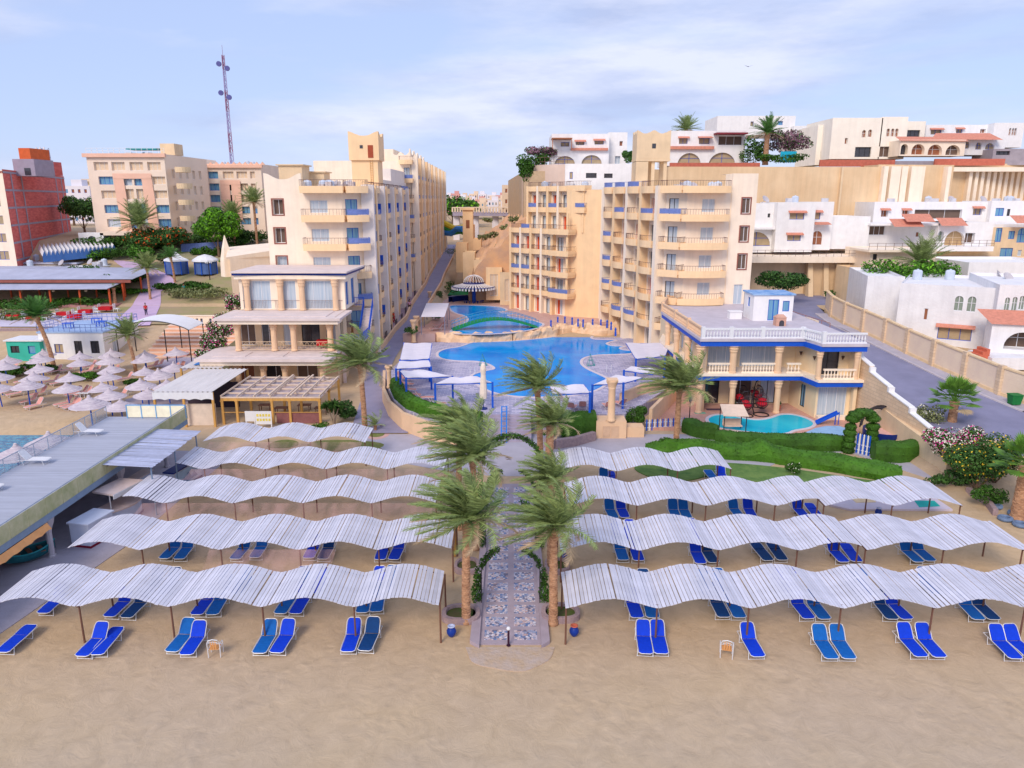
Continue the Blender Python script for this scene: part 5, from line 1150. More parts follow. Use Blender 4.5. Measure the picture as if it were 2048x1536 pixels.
# pool ladders, small items
for px, py, lb in ((965,730,'green steel pool lift on the left peninsula'),(1180,730,'green steel pool lift on the right peninsula')):
    q = G(px, py, ZD); t = thing('pool_ladder', lb, 'pool ladder', q, .3, 'green pool ladders')
    mb = MB(); mb.tube([(-.4,0,0),(0,.1,1.3),(.4,0,0)], .04, 5); mb.tube([(-.4,-.5,0),(0,-.1,1.3),(.4,-.5,0)], .04, 5); mb.tube([(-.4,0,.05),(-.4,-.5,.05),(.4,-.5,.05),(.4,0,.05)], .035, 5); mb.build('frame', mat('green_steel', srgb(60,150,150), .5), t)
    mb = MB(); mb.box(-.25,-.4,.6,.25,-.1,.64); mb.build('step', mat('green_steel', (1,1,1)), t)
for px, py, lb in ((940,748,'chrome grab rail at the left pool edge'),(1213,745,'chrome grab rail at the right pool edge')):
    q = G(px, py, ZD); mb = MB()
    for x in (0,.5): mb.tube([(x,0,0),(x,0,.7),(x+.05,.25,.8),(x+.08,.5,.3),(x+.08,.5,0)], .03, 6)
    solo(mb, 'grab_rail', ALU, lb, 'grab rail', 'chrome pool grab rails', loc=q)
# blue posts and rope above the rocks
for i in range(11):
    x = 1250+i*42.0; y = 345 if i < 4 else 345+3*(i-4)
    zx, zy = [(1250,350),(1300,325),(1352,322),(1405,330),(1448,340),(1485,345),(1555,342),(1615,345),(1660,350),(1690,365),(1722,410)][i]
    q = Vector((*z7([(zx,zy)], ZR)[0], ZR)); mb = MB(); mb.lathe([(.1,0),(.1,.8),(.14,.85),(.14,.95),(.05,1.1),(.02,1.15)], 8); mb.box(-.11,-.11,0,.11,.11,.55)
    solo(mb, 'rope_post', BLUEP, 'blue rope post on the terrace edge between the pools, %s from the left' % ORD[i], 'post', 'blue rope posts', loc=q)
# retaining wall right of the terrace towards the villa
W1 = [(*G(px,py,z)[:2],) for px, py, z in ((1242,787,ZD+1.0),(1280,770,ZD+1.0),(1322,757,ZD+1.1),(1345,752,ZD+1.2))]
lowwall(W1, -1.5+ZD-.3, ZD+1.0, .3, CURB, 'tall curved peach wall between the pool and the villa patio')
W2 = [G(1300,858)[:2], G(1330,826)[:2], G(1350,800,.3)[:2]]
lowwall([tuple(p) for p in W2], -.1, 1.9, .3, CURB, 'stepped peach garden wall beside the picket fence')
# picket fence
def picket(P, n, label, h=1.0):
    t = thing('picket_fence', label, 'fence'); A_, B_ = Vector(P[0]), Vector(P[1]); mb = MB()
    mb.bar(A_+Vector((0,0,.3)), B_+Vector((0,0,.3)), .04, .07); mb.bar(A_+Vector((0,0,.75)), B_+Vector((0,0,.75)), .04, .07); mb.build('rail', WHITEP, t)
    for i in range(n):
        p = A_.lerp(B_, (i+.5)/n); m_ = [BLUEP, WHITEP, BLUEP, WHITEP][i % 4]
        part('picket', ('pk', m_.name, h), lambda m: m.add([(-.06,-.03,0),(.06,-.03,0),(.06,-.03,h-.1),(0,-.03,h),(-.06,-.03,h-.1),(-.06,.0,0),(.06,.0,0),(.06,.0,h-.1),(0,.0,h),(-.06,.0,h-.1)], [(0,1,2,3,4),(9,8,7,6,5),(0,5,6,1),(1,6,7,2),(2,7,8,3),(3,8,9,4),(4,9,5,0)]), m_, t, (p.x,p.y-.02,p.z))
picket((G(1290,862), G(1375,857)), 16, 'blue and white picket fence beside the round bush', 1.1)
picket((G(1702,903), G(1738,912)), 9, 'blue and white picket fence beneath the topiary arch', 1.7)
# ================================================================ RESTAURANT BUILDING (left of the promenade)
def flute(b, pts, z0, h, r=.3, m=CURB):
    for i, (x, y) in enumerate(pts):
        part('column', ('rcol', round(h,2), r, m.name), lambda q: (q.lathe([(r*1.1,0),(r*1.1,.12),(r*.95,.2),(r*.9,h*.74),(r*1.0,h*.76)], 12), q.lathe([(r*.98,h*.76),(r*1.12,h*.8),(r*1.08,h*.84),(r*1.3,h*.9),(r*1.15,h*.93),(r*1.45,h)], 12)), m, b.t, (x,y,z0), smooth=False)
SLABW = mat('dusty_white_slab', srgb(222,206,200), .85, .09, .9)
b = Bld('restaurant', 'three storey cream restaurant with columned terraces and blue edged roof', 'restaurant', wall=[BEIGE, CREAM])
xa, xb = -30.3, -18.6
b.w.k = 1; b.facade((xa,82.3), (xb,82.3), 7.9, 11.7, [(1.9, 8.0, 3.1, 3.1, 'curt'), (5.3, 8.0, 1.9, 3.1, 'curt'), (8.8, 8.0, 3.9, 3.1, 'curt')], k=1)
b.facade((xb,82.3), (xb,89.8), 7.9, 11.7, [(1.2, 8.3, 1.3, 2.6, 'blue'), (4.2, 8.1, 1.6, 2.9, 'blue')], k=1); b.w.quad((xa,82.3,4.2),(xa,82.3,11.7),(xa,90,11.7),(xa,90,4.2))
b.facade((xa,80.2), (xb,80.2), 4.2, 7.6, [(1.3,4.3,1.6,2.7,'void'),(3.6,4.3,1.6,2.7,'dark'),(5.9,4.3,1.4,2.7,'curt'),(8.2,4.3,2.0,2.7,'dark'),(10.6,4.3,1.4,2.7,'curt')], k=0)
b.facade((xb,77), (xb,82.3), 0, 7.9, [(3,4.3,1.4,2.6,'door')], k=0)
b.facade((xa,77.2), (xb,77.2), 0, 4.0, [(1.6,.4,2.2,2.6,'wood'),(5,.4,2.2,2.6,'dark'),(8.4,.4,2.2,2.6,'void')], k=0)
b.wall()
b.add('roof', lambda m: (m.prism([(xa-.5,81.4),(xb+.5,81.4),(xb+.9,90),(xa-.3,90)], 12.02, 12.2),), [SLABW])
b.add('blue_fascia', lambda m: (m.prism([(xa-.42,81.5),((xa+xb)/2,81.8),(xb+.42,81.5),(xb+.8,90),(xa-.25,90)], 11.78, 12.018),), NAVY)
b.add('cornice', lambda m: (m.prism([(xa-.3,81.75),(xb+.3,81.75),(xb+.3,89.9),(xa-.2,89.9)], 11.35, 11.776),), CREAM)
b.add('terrace_roof', lambda m: (m.box(xa-.8,76.2,7.62,xb+.7,82.29,7.86), m.box(xa+1.0,77.3,7.862,xb-1,81.2,7.93)), SLABW)
b.add('cornice', lambda m: m.box(xa-.5,76.5,7.2,xb+.4,78.4,7.618), CREAM)
b.add('lower_roof', lambda m: (m.box(xa-2.0,73.4,3.85,xb+.1,80.19,4.15), [m.box(xa-.6+i*3.9,74.6,4.152,xa+2.8+i*3.9,77.0,4.2) for i in range(3)]), SLABW)
b.add('cornice', lambda m: m.box(xa-1.6,73.8,3.4,xb-.1,77.19,3.848), CREAM)
flute(b, [(V(px,600,81.95).x, 81.95) for px in (495,562,605,671)], 7.9, 3.45, .34)
flute(b, [(V(px,600,77.6).x, 77.6) for px in (469,542,582,656)], 4.2, 3.0, .34)
flute(b, [(V(px,600,75).x, 75) for px in (463,515,559,636)], 0, 3.4, .34)
def scrollrail(m):
    pts = [V(px,600,77.6).x for px in (469,542,582,656)]
    for x0, x1 in zip(pts, pts[1:]):
        m.bar((x0+.35,77.6,5.15),(x1-.35,77.6,5.15),.05,.05); m.bar((x0+.35,77.6,4.3),(x1-.35,77.6,4.3),.05,.05); q = max(2, int((x1-x0-.7)/.55))
        for i in range(q):
            xc = lerp(x0+.5, x1-.5, (i+.5)/q); m.tube([(xc+.2*math.cos(a), 77.6, 4.72+.33*math.sin(a)) for a in [2*PI*k/8 for k in range(9)]], .022, 4)
b.add('scroll_railing', scrollrail, mat('beige_iron', srgb(222,196,165), .6))
b.add('window_railing', lambda m: [m.bar((xa+.4+i*.16,82.22,8.05),(xa+.4+i*.16,82.22,8.95),.02,.02) for i in range(68) if not (3.1 < .4+i*.16 < 3.9 or 6 < .4+i*.16 < 6.8)]+[m.bar((xa+.3,82.22,8.95),(xb-.3,82.22,8.95),.03,.03)], RAILM)
# side stair with blue railings
def sidestair(m):
    m.box(xb+.01,78.5,4.5,xb+2.3,83.5,4.7)
    for i in range(10): m.box(xb+1.2,83.5+i*.32,4.7+i*.3-.25,xb+2.3,83.85+i*.32,4.75+i*.3)
    for q in ((xb+.3,78.8),(xb+2.1,78.8),(xb+2.1,83)): m.box(q[0]-.15,q[1]-.15,.3,q[0]+.15,q[1]+.15,4.5)
b.add('side_stair', sidestair, SLABW)
def brail(m):
    def run(a, c, n):
        a, c = Vector(a), Vector(c); u = Vector((0,0,1.0)); m.bar(a+u, c+u, .06, .06); m.bar(a+u*.15, c+u*.15, .05, .05)
        for i in range(n+1): p = a.lerp(c, i/n); m.bar(p, p+u, .04, .04)
    run((xb+.1,78.55,4.7),(xb+2.25,78.55,4.7),10); run((xb+2.25,78.55,4.7),(xb+2.25,83.4,4.7),16); run((xb+2.25,83.5,4.8),(xb+2.25,86.7,7.7),14); run((xb+1.2,83.5,4.8),(xb+1.2,86.7,7.7),14)
    run((xb+.1,86.8,7.7),(xb+1.2,86.8,7.7),6)
b.add('blue_railing', brail, BLUEP)
b.add('red_cushion', lambda m: m.box(V(640,600,79).x-.6,78.6,4.5,V(640,600,79).x+.6,79.4,5.1), mat('red_cloth', srgb(190,30,40), .8))
# raised yard in front of it
mb = MB(); mb.prism(gpts([(300,855),(400,850),(700,868),(745,830),(724,745),(700,740),(440,740),(250,800)]), -.1, .018); struct(mb, 'pavement', mat('yard_paving', srgb(172,160,170), .9, .1, 1))
# timber pergola
t = thing('pergola', 'honey timber pergola with lattice roof in front of the restaurant', 'pergola', (0,0,0))
P = [G(440,800,2.6), G(637,802,2.6), G(684,756,2.6), G(500,756,2.6)]
x0, x1, y0, y1 = -26.3, -17.3, 64.4, 72.2
mb = MB()
for i in range(7): mb.box(x0+i*1.48, y0, 2.62, x0+i*1.48+.1, y1, 2.76)
for i in range(6): mb.box(x0, y0+i*1.54, 2.5, x1, y0+i*1.54+.12, 2.615)
mb.box(x0+4.3,y0,2.77,x0+4.45,y1,2.87); mb.box(x0+6.3,y0,2.77,x0+6.45,y1,2.87); mb.build('lattice', mat('sun_bleached_beam', srgb(222,200,180), .8, .1, 3), t)
m_, t_, p = nodes_of('clear_roof'); tb = t_.nodes.new('ShaderNodeBsdfTransparent'); ms = t_.nodes.new('ShaderNodeMixShader'); ms.inputs[0].default_value = .6
p.inputs['Base Color'].default_value = (*srgb(190,184,200),1); p.inputs['Roughness'].default_value = .3; t_.links.new(tb.outputs[0], ms.inputs[1]); t_.links.new(p.outputs[0], ms.inputs[2]); t_.links.new(ms.outputs[0], t_.nodes['Material Output'].inputs[0])
mb = MB(); mb.quad((x0,y0,2.47),(x1,y0,2.47),(x1,y1,2.47),(x0,y1,2.47)); mb.build('roof_sheet', m_, t)
for x in (x0+.1, -24.9, -21.7, -20.1, x1-.1):
    for y in (y0+.06, y0+3.6, y1-.2):
        mb = MB(); mb.box(x-.1,y-.1,0,x+.1,y+.1,2.47); mb.box(x-.14,y-.14,2.2,x+.14,y+.14,2.3); mb.build('post', HONEY, t)
mb = MB(); mb.box(x0,y0-.02,2.25,x1,y0+.1,2.48); mb.box(x0,y0+.0,1.15,x1,y0+.05,1.2); mb.build('beam', HONEY, t)
mb = MB(); mb.box(-21.4,y0+.1,.1,-17.5,y0+.14,1.15); mb.build('screen', mat('red_brown_screen', srgb(140,92,92), .8, .2, 2), t)
for i, (px, py) in enumerate([(560,822),(600,818),(640,820),(520,815)]):
    q = V(px,py,67); t2 = thing('dining_table', 'dark dining table in the timber pergola, %s' % ['second from the left','second from the right','at the right end','at the left end'][i], 'table', (q.x,67.5+i%2,.02), 0, 'tables in the timber pergola')
    mb = MB(); mb.box(-.6,-.4,.7,.6,.4,.75); mb.build('table_top', WOOD, t2)
    for sx in (-.5,.5): 
        for sy in (-.3,.3): mb = MB(); mb.box(sx-.03,sy-.03,0,sx+.03,sy+.03,.7); mb.build('leg', WOOD, t2)
# white corrugated roofs
CORR = mat('white_corrugated', srgb(226,220,216), .6, .08, 2, stretch=(1,.2,1))
def corr(label, xa, xb_, ya, yb, z, extra=0, fr=True, z2=None, xs2=None):
    t = thing('metal_shelter', label, 'shelter', (0,0,0), 0, 'white corrugated shelters'); n = int((xb_-xa)/.11); z2 = z2 or z; dx = xs2 or 0
    A_ = [(xa+(xb_-xa)*i/n, ya, z+.05*math.sin(i*PI/2.)) for i in range(n+1)]; B_ = [(xa+dx+(xb_-xa)*i/n, yb, z2+.05*math.sin(i*PI/2.)) for i in range(n+1)]
    mb = MB(); mb.ribbon(A_, B_); mb.ribbon([(a[0],a[1],a[2]-.04) for a in A_], [(a[0],a[1],a[2]-.04) for a in B_]); mb.build('roof', CORR, t)
    if fr:
        mb = MB(); xs = [xa+(xb_-xa)*i/60 for i in range(61)]; mb.ribbon([(x, ya-.02, z-.03) for x in xs], [(x, ya-.02, z-.75+.11*abs(math.sin(i*PI/12))) for i, x in enumerate(xs)]); mb.build('valance', WHITEP, t)
    for x in (xa+.1, (xa+xb_)/2, xb_-.1):
        for y in (ya+.1, yb-.1): mb = MB(); mb.box(x-.09,y-.09,0,x+.09,y+.09,z-.06); mb.build('post', HONEY, t)
    return t
corr('white corrugated snack bar roof with scalloped valance beside the timber pergola', -32.0, -26.6, 63.6, 72.8, 3.3)
t = corr('smaller white corrugated roof with two blue sheets behind the snack bar', -33.6, -29.4, 72.9, 78.5, 3.35, fr=False)
mb = MB(); mb.box(-32.6,74,3.44,-31.2,76.2,3.47); mb.build('blue_sheet', mat('blue_sheet', srgb(60,130,205), .5), t)
q0 = G(380,850); mb = MB(); mb.box(-29.6, 64.2, 0, -26.8, 64.4, 2.0); solo(mb, 'counter_wall', mat('cream_board', srgb(222,206,190), .8), 'cream board wall under the snack bar roof', 'wall')
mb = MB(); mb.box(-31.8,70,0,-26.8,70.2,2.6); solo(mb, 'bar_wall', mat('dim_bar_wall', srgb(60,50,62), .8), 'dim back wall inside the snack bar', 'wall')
# boards
for px, py, lb, w_, h in ((502,852,'white double menu board standing in front of the pergola',.9,1.1),(529,858,'white board with rows of yellow pictures before the pergola',1.45,1.35)):
    q = G(px, py); t = thing('menu_board', lb, 'menu board', q, 0, 'menu boards')
    mb = MB(); mb.box(-w_/2,-.03,.45,w_/2,.03,h+.3); mb.build('panel', WHITEP, t)
    mb = MB(); [mb.box(x-.04,-.05,0,x+.04,.05,.5) for x in (-w_/2+.06, w_/2-.06)]; mb.build('leg', WHITEP, t)
    if w_ > 1:
        mb = MB(); [mb.box(-w_/2+.12+i*.26,-.045,.75+j*.42,-w_/2+.3+i*.26,-.032,.98+j*.42) for i in range(5) for j in range(2)]; mb.build('pictures', mat('yellow_picture', srgb(226,206,90), .6, .3, 8), t)
# planting beside the pergola and promenade
def strappy(name, label, x, y, z, h, seed, n=60, spread=.9):
    t = thing(name, label, 'plant', (x,y,z)); rr = random.Random(seed); mb = MB(); heads = []
    for i in range(6):
        a = i*1.05; e = Vector((math.cos(a)*spread*rr.uniform(.4,1), math.sin(a)*spread*rr.uniform(.4,1), h*rr.uniform(.6,1))); mb.tube([(0,0,0),tuple(e*.5+Vector((0,0,.1))),tuple(e)], [.08,.06,.05], 5); heads.append(e)
    mb.build('trunk', mat('grey_stem', srgb(170,150,130), .9, .15, 4), t); mb = MB()
    for e in heads:
        for _ in range(n):
            v = Vector((rr.gauss(0,1), rr.gauss(0,1), rr.gauss(.4,.8))).normalized()*rr.uniform(.5,.75); s = v.cross(Vector((0,0,1))).normalized()*.03 if abs(v.z) < .7 else Vector((.03,0,0)); mid = e+v*.6+Vector((0,0,.08)); mb.add([e-s, e+s, mid+s, e+v-Vector((0,0,.1)), mid-s], [(0,1,2,3,4)])
    mb.build('crown', [LEAF], t)
q = G(668,852); strappy('dragon_tree', 'pale stemmed dragon tree beside the right end of the pergola', q.x, q.y, 0, 2.3, 3)
q = G(690,842); bush('shrub', 'dark leafy shrub behind the dragon tree', 'bush', q.x, q.y, 0, 1.2, 1.4, 1.0, [LEAF], 1400, .12, 4)
q = G(640,858); bush('shrub', 'low bright shrub below the pergola posts', 'bush', q.x, q.y, 0, .9, .6, .35, [HEDGB], 500, .09, 5)
def grasspatch(P, z, label_, m=None, it=2):
    mb = MB(); mb.prism(smooth([tuple(p)[:2] for p in P], it), z-.06, z+.02); o = struct(mb, 'lawn', m or GRASS); return o
m, t_, p = nodes_of('lawn_grass'); GRASS = m; p.inputs['Roughness'].default_value = .95
n = t_.nodes.new('ShaderNodeTexNoise'); n.inputs['Scale'].default_value = .9; n.inputs['Detail'].default_value = 10; n.inputs['Roughness'].default_value = .75; tc = t_.nodes.new('ShaderNodeTexCoord'); t_.links.new(tc.outputs['Object'], n.inputs[0])
rp = t_.nodes.new('ShaderNodeValToRGB'); rp.color_ramp.elements[0].position = .32; rp.color_ramp.elements[1].position = .7; rp.color_ramp.elements[0].color = (*srgb(64,104,44),1); rp.color_ramp.elements[1].color = (*srgb(118,144,72),1); t_.links.new(n.outputs[0], rp.inputs[0]); t_.links.new(rp.outputs[0], p.inputs['Base Color'])
bp = t_.nodes.new('ShaderNodeBump'); bp.inputs['Strength'].default_value = .7; t_.links.new(n.outputs[0], bp.inputs['Height']); t_.links.new(bp.outputs[0], p.inputs['Normal'])
OLIVE = mat('dry_lawn', srgb(140,138,84), .95, scale=1.2, rgb2=srgb(104,118,58), bump=.4, bscale=8)
grasspatch([G(670,868),G(688,830),G(715,825),G(716,868)], 0, '')
grasspatch([G(733,868),G(742,856),G(768,862),G(770,872),G(745,876)], .02, '', OLIVE)
mb = MB(); mb.prism(smooth([tuple(G(*p))[:2] for p in ((728,872),(738,852),(775,857),(782,872),(748,882))], 2), -.05, .02); struct(mb, 'path_kerb', mat('pink_kerb', srgb(206,168,160), .9))
grasspatch([G(522,896),G(560,878),G(600,882),G(592,896)], .0, '', OLIVE); grasspatch([G(600,892),G(650,878),G(770,884),G(765,898),G(680,905)], .0, '', OLIVE)
q = G(748,862); palm(748, q.y, 0, .5, 'small young palm at the corner of the promenade', 1, 1.5, .12, bright=False, nl=20, nf=18)
q = G(716,900); mb = MB(); mb.cyl((0,0,0),(0,0,.1),.2,.2,8)

# ================================================================ VILLA WITH BLUE BANDS
def baluster(m):
    m.lathe([(.075,0),(.075,.06),(.045,.1),(.085,.25),(.08,.34),(.04,.52),(.07,.62),(.075,.68)], 6)
def balustrade(b, a, c, z, m, mr, posts=True, h=.95, name='balustrade'):
    a, c = Vector((*a,z)), Vector((*c,z)); L_ = (c-a).length; d = (c-a).normalized(); ang = math.atan2(d.y, d.x); n = max(2, int(L_/.27))
    def f(q):
        q.box(0,-.1,.0,L_,.1,.13); q.box(0,-.12,.8,L_,.12,h)
        for i in range(n):
            x = (i+.5)*L_/n; q.lathe([(.06,.13),(.04,.2),(.085,.36),(.075,.45),(.04,.62),(.07,.8)], 6, (x,0,0))
        if posts:
            q.box(-.17,-.17,-.01,.17,.17,h+.12)
    return part(name, (name, round(L_,2), round(ang,3), m.name, posts), f, m, b.t, a, ang)
b = Bld('villa', 'two storey cream villa with bright blue bands and balustraded roof above the kidney pool', 'villa', wall=[mat('villa_cream', srgb(238,214,176), .85, .06, .8), CURB])
zg, z1, z2 = .3, 3.75, 7.05
xs = [18.0, 27.2, 27.6, 31.3]; yF, yB = 67.4, 64.8
b.facade((18.2,70.6), (27.3,70.6), zg, z1, [(1.2,.32,2.0,2.6,'dark'),(4.3,.32,2.2,2.7,'void'),(7.0,.32,1.5,2.7,'door')])
b.facade((27.3,70.6), (27.9,65.6), zg, z1, [(2.6,.7,1.0,2.2,'blue')]); b.facade((27.9,65.6), (31.2,65.6), zg, z1, [(1.5,.32,2.6,2.9,'curt')])
b.facade((18.2,69.9), (27.3,69.9), z1, z2, [(2.0,4.2,2.6,2.5,'curt'),(5.6,4.2,3.6,2.5,'curt')])
b.facade((27.3,69.9), (27.9,66.6), z1, z2, []); b.facade((27.9,66.6), (31.2,66.6), z1, z2, [(1.2,4.2,2.0,2.5,'dark')])
b.facade((31.3,65.0), (31.4,90), zg, z2); b.facade((18.2,90), (18.2,67.6), zg, z2, [(4+4*i,1.2,1.2,1.4,'curt') for i in range(5)]+[(4+4*i,4.4,1.2,1.6,'curt') for i in range(5)]); b.w.quad((18.2,90,zg),(31.4,90,zg),(31.4,90,z2),(18.2,90,z2))
b.w.prism([(31.0,64.95),(31.32,64.95),(31.32,69.8),(31.0,69.8)], zg, z2-.02)
b.wall()
poly = [(17.3,66.9),(27.0,66.9),(27.5,64.4),(31.7,64.4),(31.9,90.5),(19,90.8),(17.0,84)]
off = lambda P, o: [(x+(o if x < 20 else -o), y+(o if y < 70 else 0)) for x, y in P]
b.add('blue_band', lambda m: (m.prism(off(poly,.12), z1-.25, z1+.18),), BLUEP); b.add('blue_band', lambda m: (m.prism(off(poly,.12), z2-.3, z2+.16),), BLUEP)
b.add('floor_slab', lambda m: (m.prism(poly, z1+.18, z1+.42),), CREAM); b.add('roof_slab', lambda m: (m.prism(poly, z2+.16, z2+.42),), mat('roof_paving', srgb(196,188,196), .9, .1, .8))
zr_ = z2+.42
for a, c in (((17.6,67.2),(20.2,67.2)),((20.2,67.2),(23.1,67.2)),((23.1,67.2),(26.8,67.2)),((26.8,67.2),(27.7,64.7)),((27.7,64.7),(31.5,64.7))): balustrade(b, a, c, zr_, WHITEP, WHITEP)
for a, c in (((17.2,84),(17.4,78)),((17.4,78),(17.5,72.5)),((17.5,72.5),(17.6,67.4)),((19.1,90.4),(17.2,84.2)),((31.2,90.4),(25,90.4)),((25,90.4),(19.2,90.4))): balustrade(b, a, c, zr_, CURB, CURB)
zf_ = z1+.42
for a, c in (((18.3,67.3),(20.8,67.3)),((21.4,67.3),(25.0,67.3)),((25.6,67.3),(26.9,67.3)),((28.0,64.8),(30.9,64.8))): balustrade(b, a, c, zf_, CREAM, CREAM, posts=False, name='balcony_balustrade')
flute(b, [(V(px,700,67.2).x,67.3) for px in (1405,1472,1564)], zg, z1-.55, .3); flute(b, [(V(px,650,67.2).x,67.3) for px in (1405,1472,1564)], zf_, z2-.3-zf_, .34)
flute(b, [(27.6,64.9),(30.95,64.9)], zf_, z2-.3-zf_, .24); flute(b, [(17.4,72),(17.3,76.5),(17.3,81)], ZD, z2-1.8, .3)
def wlamp(m): m.lathe([(.02,0),(.16,.32),(.14,.36)], 8)
for x, y in ((27.35,68.6),(27.75,66.4),(30.4,66.5)): part('wall_lamp', 'wlamp', wlamp, mat('bronze', srgb(80,55,45), .5), b.t, (x-.05,y-.1,5.6))
b.add('door_step', lambda m: (m.box(28,64.9,zg,31.1,65.59,zg+.3),), CREAM)
# things on the villa roof
h = Bld('roof_hut', 'small white hut with blue door and blue edged roof on the villa roof', 'hut', wall=WHITE)
hx0, hx1, hy = V(1500,640,78).x, V(1578,640,78).x, 77.2
h.facade((hx0,hy), (hx1,hy), zr_, zr_+2.7, [(2.1, zr_+.05, 1.1, 2.2, 'bdoor'), (3.4, zr_+1.0, .7, 1.1, 'blue')], d=.08); h.facade((hx1,hy),(hx1,hy+3.4),zr_,zr_+2.7); h.facade((hx0,hy+3.4),(hx0,hy),zr_,zr_+2.7,[(1.7,zr_+1.3,.8,1,'blue')]); h.w.box(hx0,hy+3.3,zr_,hx1,hy+3.4,zr_+2.68); h.wall()
h.add('roof', lambda m: (m.prism([(hx0-.15,hy-.15),(hx1+.15,hy-.15),(hx1+.15,hy+3.5),(hx0-.15,hy+3.5)], zr_+2.7, zr_+2.85),), mat('blue_white_roof', srgb(170,200,230), .7, scale=1.2, rgb2=srgb(60,130,200)))
q = G(1557,650,zr_); t = thing('dog_house', 'little terracotta kennel with arched doorway on the villa roof', 'kennel', (q.x,q.y-.3,zr_))
mb = MB(); mb.box(-.5,-.4,0,.5,.5,.85); mb.add([(-.55,-.45,.85),(.55,-.45,.85),(.55,.55,.85),(-.55,.55,.85),(-.3,0,1.15),(.3,0,1.15)], [(0,1,5,4),(1,2,5),(2,3,4,5),(3,0,4)]); mb.build('wall', mat('pink_brick', srgb(205,160,140), .9, .1, 5), t)
mb = MB(); mb.add([(.05+.25*math.cos(a), -.405, .35+.25*math.sin(a)) for a in [PI*i/8 for i in range(9)]]+[(-.2,-.405,0),(.3,-.405,0)], [tuple(range(11))]); mb.build('doorway', DGLASS, t)
q = G(1469,637,zr_); mb = MB(); mb.box(-.65,-.4,0,.65,.5,.75); mb.box(-.72,-.47,.75,.72,.57,.83); solo(mb, 'roof_box', WHITE, 'plain white box on the villa roof', 'roof box', loc=(q.x,q.y,zr_))
# patio, kidney pool and what stands by it
PATIO = stonemat('patio_paving', srgb(216,166,146), srgb(200,150,134), srgb(188,150,140), 1.0, .5, .5)
mb = MB(); mb.prism(gpts([(1300,855),(1345,805),(1375,770)], .3)+[(17.6,80),(31,80),(31.3,64)]+gpts([(1720,862),(1700,895),(1500,878),(1380,856)], .3), -.1, .3); struct(mb, 'patio', PATIO)
def z8(l, z): return [tuple(G(1240+x*.2734, 560+y*.2734, z))[:2] for x, y in l]
pool(smooth(z8([(635,1025),(680,992),(760,985),(860,1005),(1000,1030),(1110,1015),(1185,982),(1300,990),(1420,1040),(1400,1080),(1260,1100),(1230,1120),(1130,1128),(960,1112),(880,1105),(700,1080)], .3), 2), .3, WATK, w_=.3)
def obj_at(px, py, z=.3): return G(px, py, z)
# swing bench with beige canopy
q = obj_at(1465,862); t = thing('canopy_bench', 'garden bench under a tilted beige canopy at the kidney pool', 'garden swing', q)
mb = MB(); mb.add([(-1.1,-.7,1.6),(1.1,-.7,1.55),(1.05,.9,2.15),(-1.0,.9,2.2),(-1.1,-.7,1.55),(1.1,-.7,1.5),(1.05,.9,2.1),(-1.0,.9,2.15)], [(0,1,2,3),(7,6,5,4),(0,4,5,1),(1,5,6,2),(2,6,7,3),(3,7,4,0)]); mb.build('canopy', mat('beige_canvas', srgb(224,200,180), .8, .08, 3), t)
mb = MB(); [mb.cyl((x,y,0),(x,y,2.1 if y > 0 else 1.5),.04,.04,6) for x in (-.95,.95) for y in (-.6,.8)]; mb.build('frame', DARKM, t)
mb = MB(); mb.box(-.8,-.1,.42,.8,.45,.5); mb.box(-.8,.4,.5,.8,.48,1.0); mb.build('seat', mat('beige_canvas', (1,1,1)), t)
def egg(px, py, label, rz=0, s=1.0):
    q = obj_at(px, py); t = thing('hanging_egg_chair', label, 'egg chair', q, rz, 'hanging egg chairs'); t.scale = (s,)*3
    mb = MB(); mb.tube([(.55*math.cos(a), .55*math.sin(a), .04) for a in [2*PI*i/16 for i in range(17)]], .05, 5); mb.tube([(-.5,0,.05),(-.75,0,.8),(-.7,0,1.6),(-.35,0,2.05),(0,0,2.05)], .05, 6); mb.build('stand', DARKM, t)
    mb = MB(); c = Vector((0,0,1.1))
    for k in range(10):
        a = PI*k/10; mb.tube([c+Vector((.48*math.cos(a)*math.sin(b_), .48*math.sin(a)*math.sin(b_), .62*math.cos(b_))) for b_ in [R(18*j) for j in range(6, 21)] if True], .014, 4)
    for z_, r in ((-.45,.33),(-.2,.46),(.1,.48),(.35,.38)): mb.tube([c+Vector((r*math.cos(a), r*math.sin(a), z_)) for a in [R(60+15*i) for i in range(17)]], .014, 4)
    mb.cyl((0,0,1.72),(0,0,2.05),.015,.015,4); mb.build('basket', mat('dark_wicker', srgb(66,52,60), .7), t)
    mb = MB(); mb.lathe([(.05,-.42),(.3,-.36),(.4,-.22),(.36,-.12),(.1,-.1)], 12, (0,0,1.1)); mb.lathe([(.1,0),(.32,.1),(.3,.2),(.05,.3)], 10, (0,.2,1.0)); mb.build('cushion', mat('red_cushion', srgb(205,30,50), .8, .15, 5), t, True)
egg(1492,832,'hanging egg chair with red cushion, nearest the pool bench',.2,1.15); egg(1522,830,'hanging egg chair with red cushion beside the villa column',-.4,1.25); egg(1512,812,'dark hanging egg chair behind the other two',.9,1.25); egg(1478,815,'empty grey wicker egg chair by the ground floor window',2.6,1.1)
q = obj_at(1378,848); t = thing('garden_lamp', 'black garden lamp post at the edge of the villa patio', 'lamp post', q)
mb = MB(); mb.cyl((0,0,0),(0,0,2.0),.05,.04,7); mb.cyl((0,0,0),(0,0,.15),.12,.1,8); mb.build('post', DARKM, t); mb = MB(); mb.lathe([(.06,2.0),(.17,2.2),(.2,2.42),(.05,2.58)], 6); mb.build('lamp_head', mat('smoked_glass', srgb(110,110,125), .3), t)
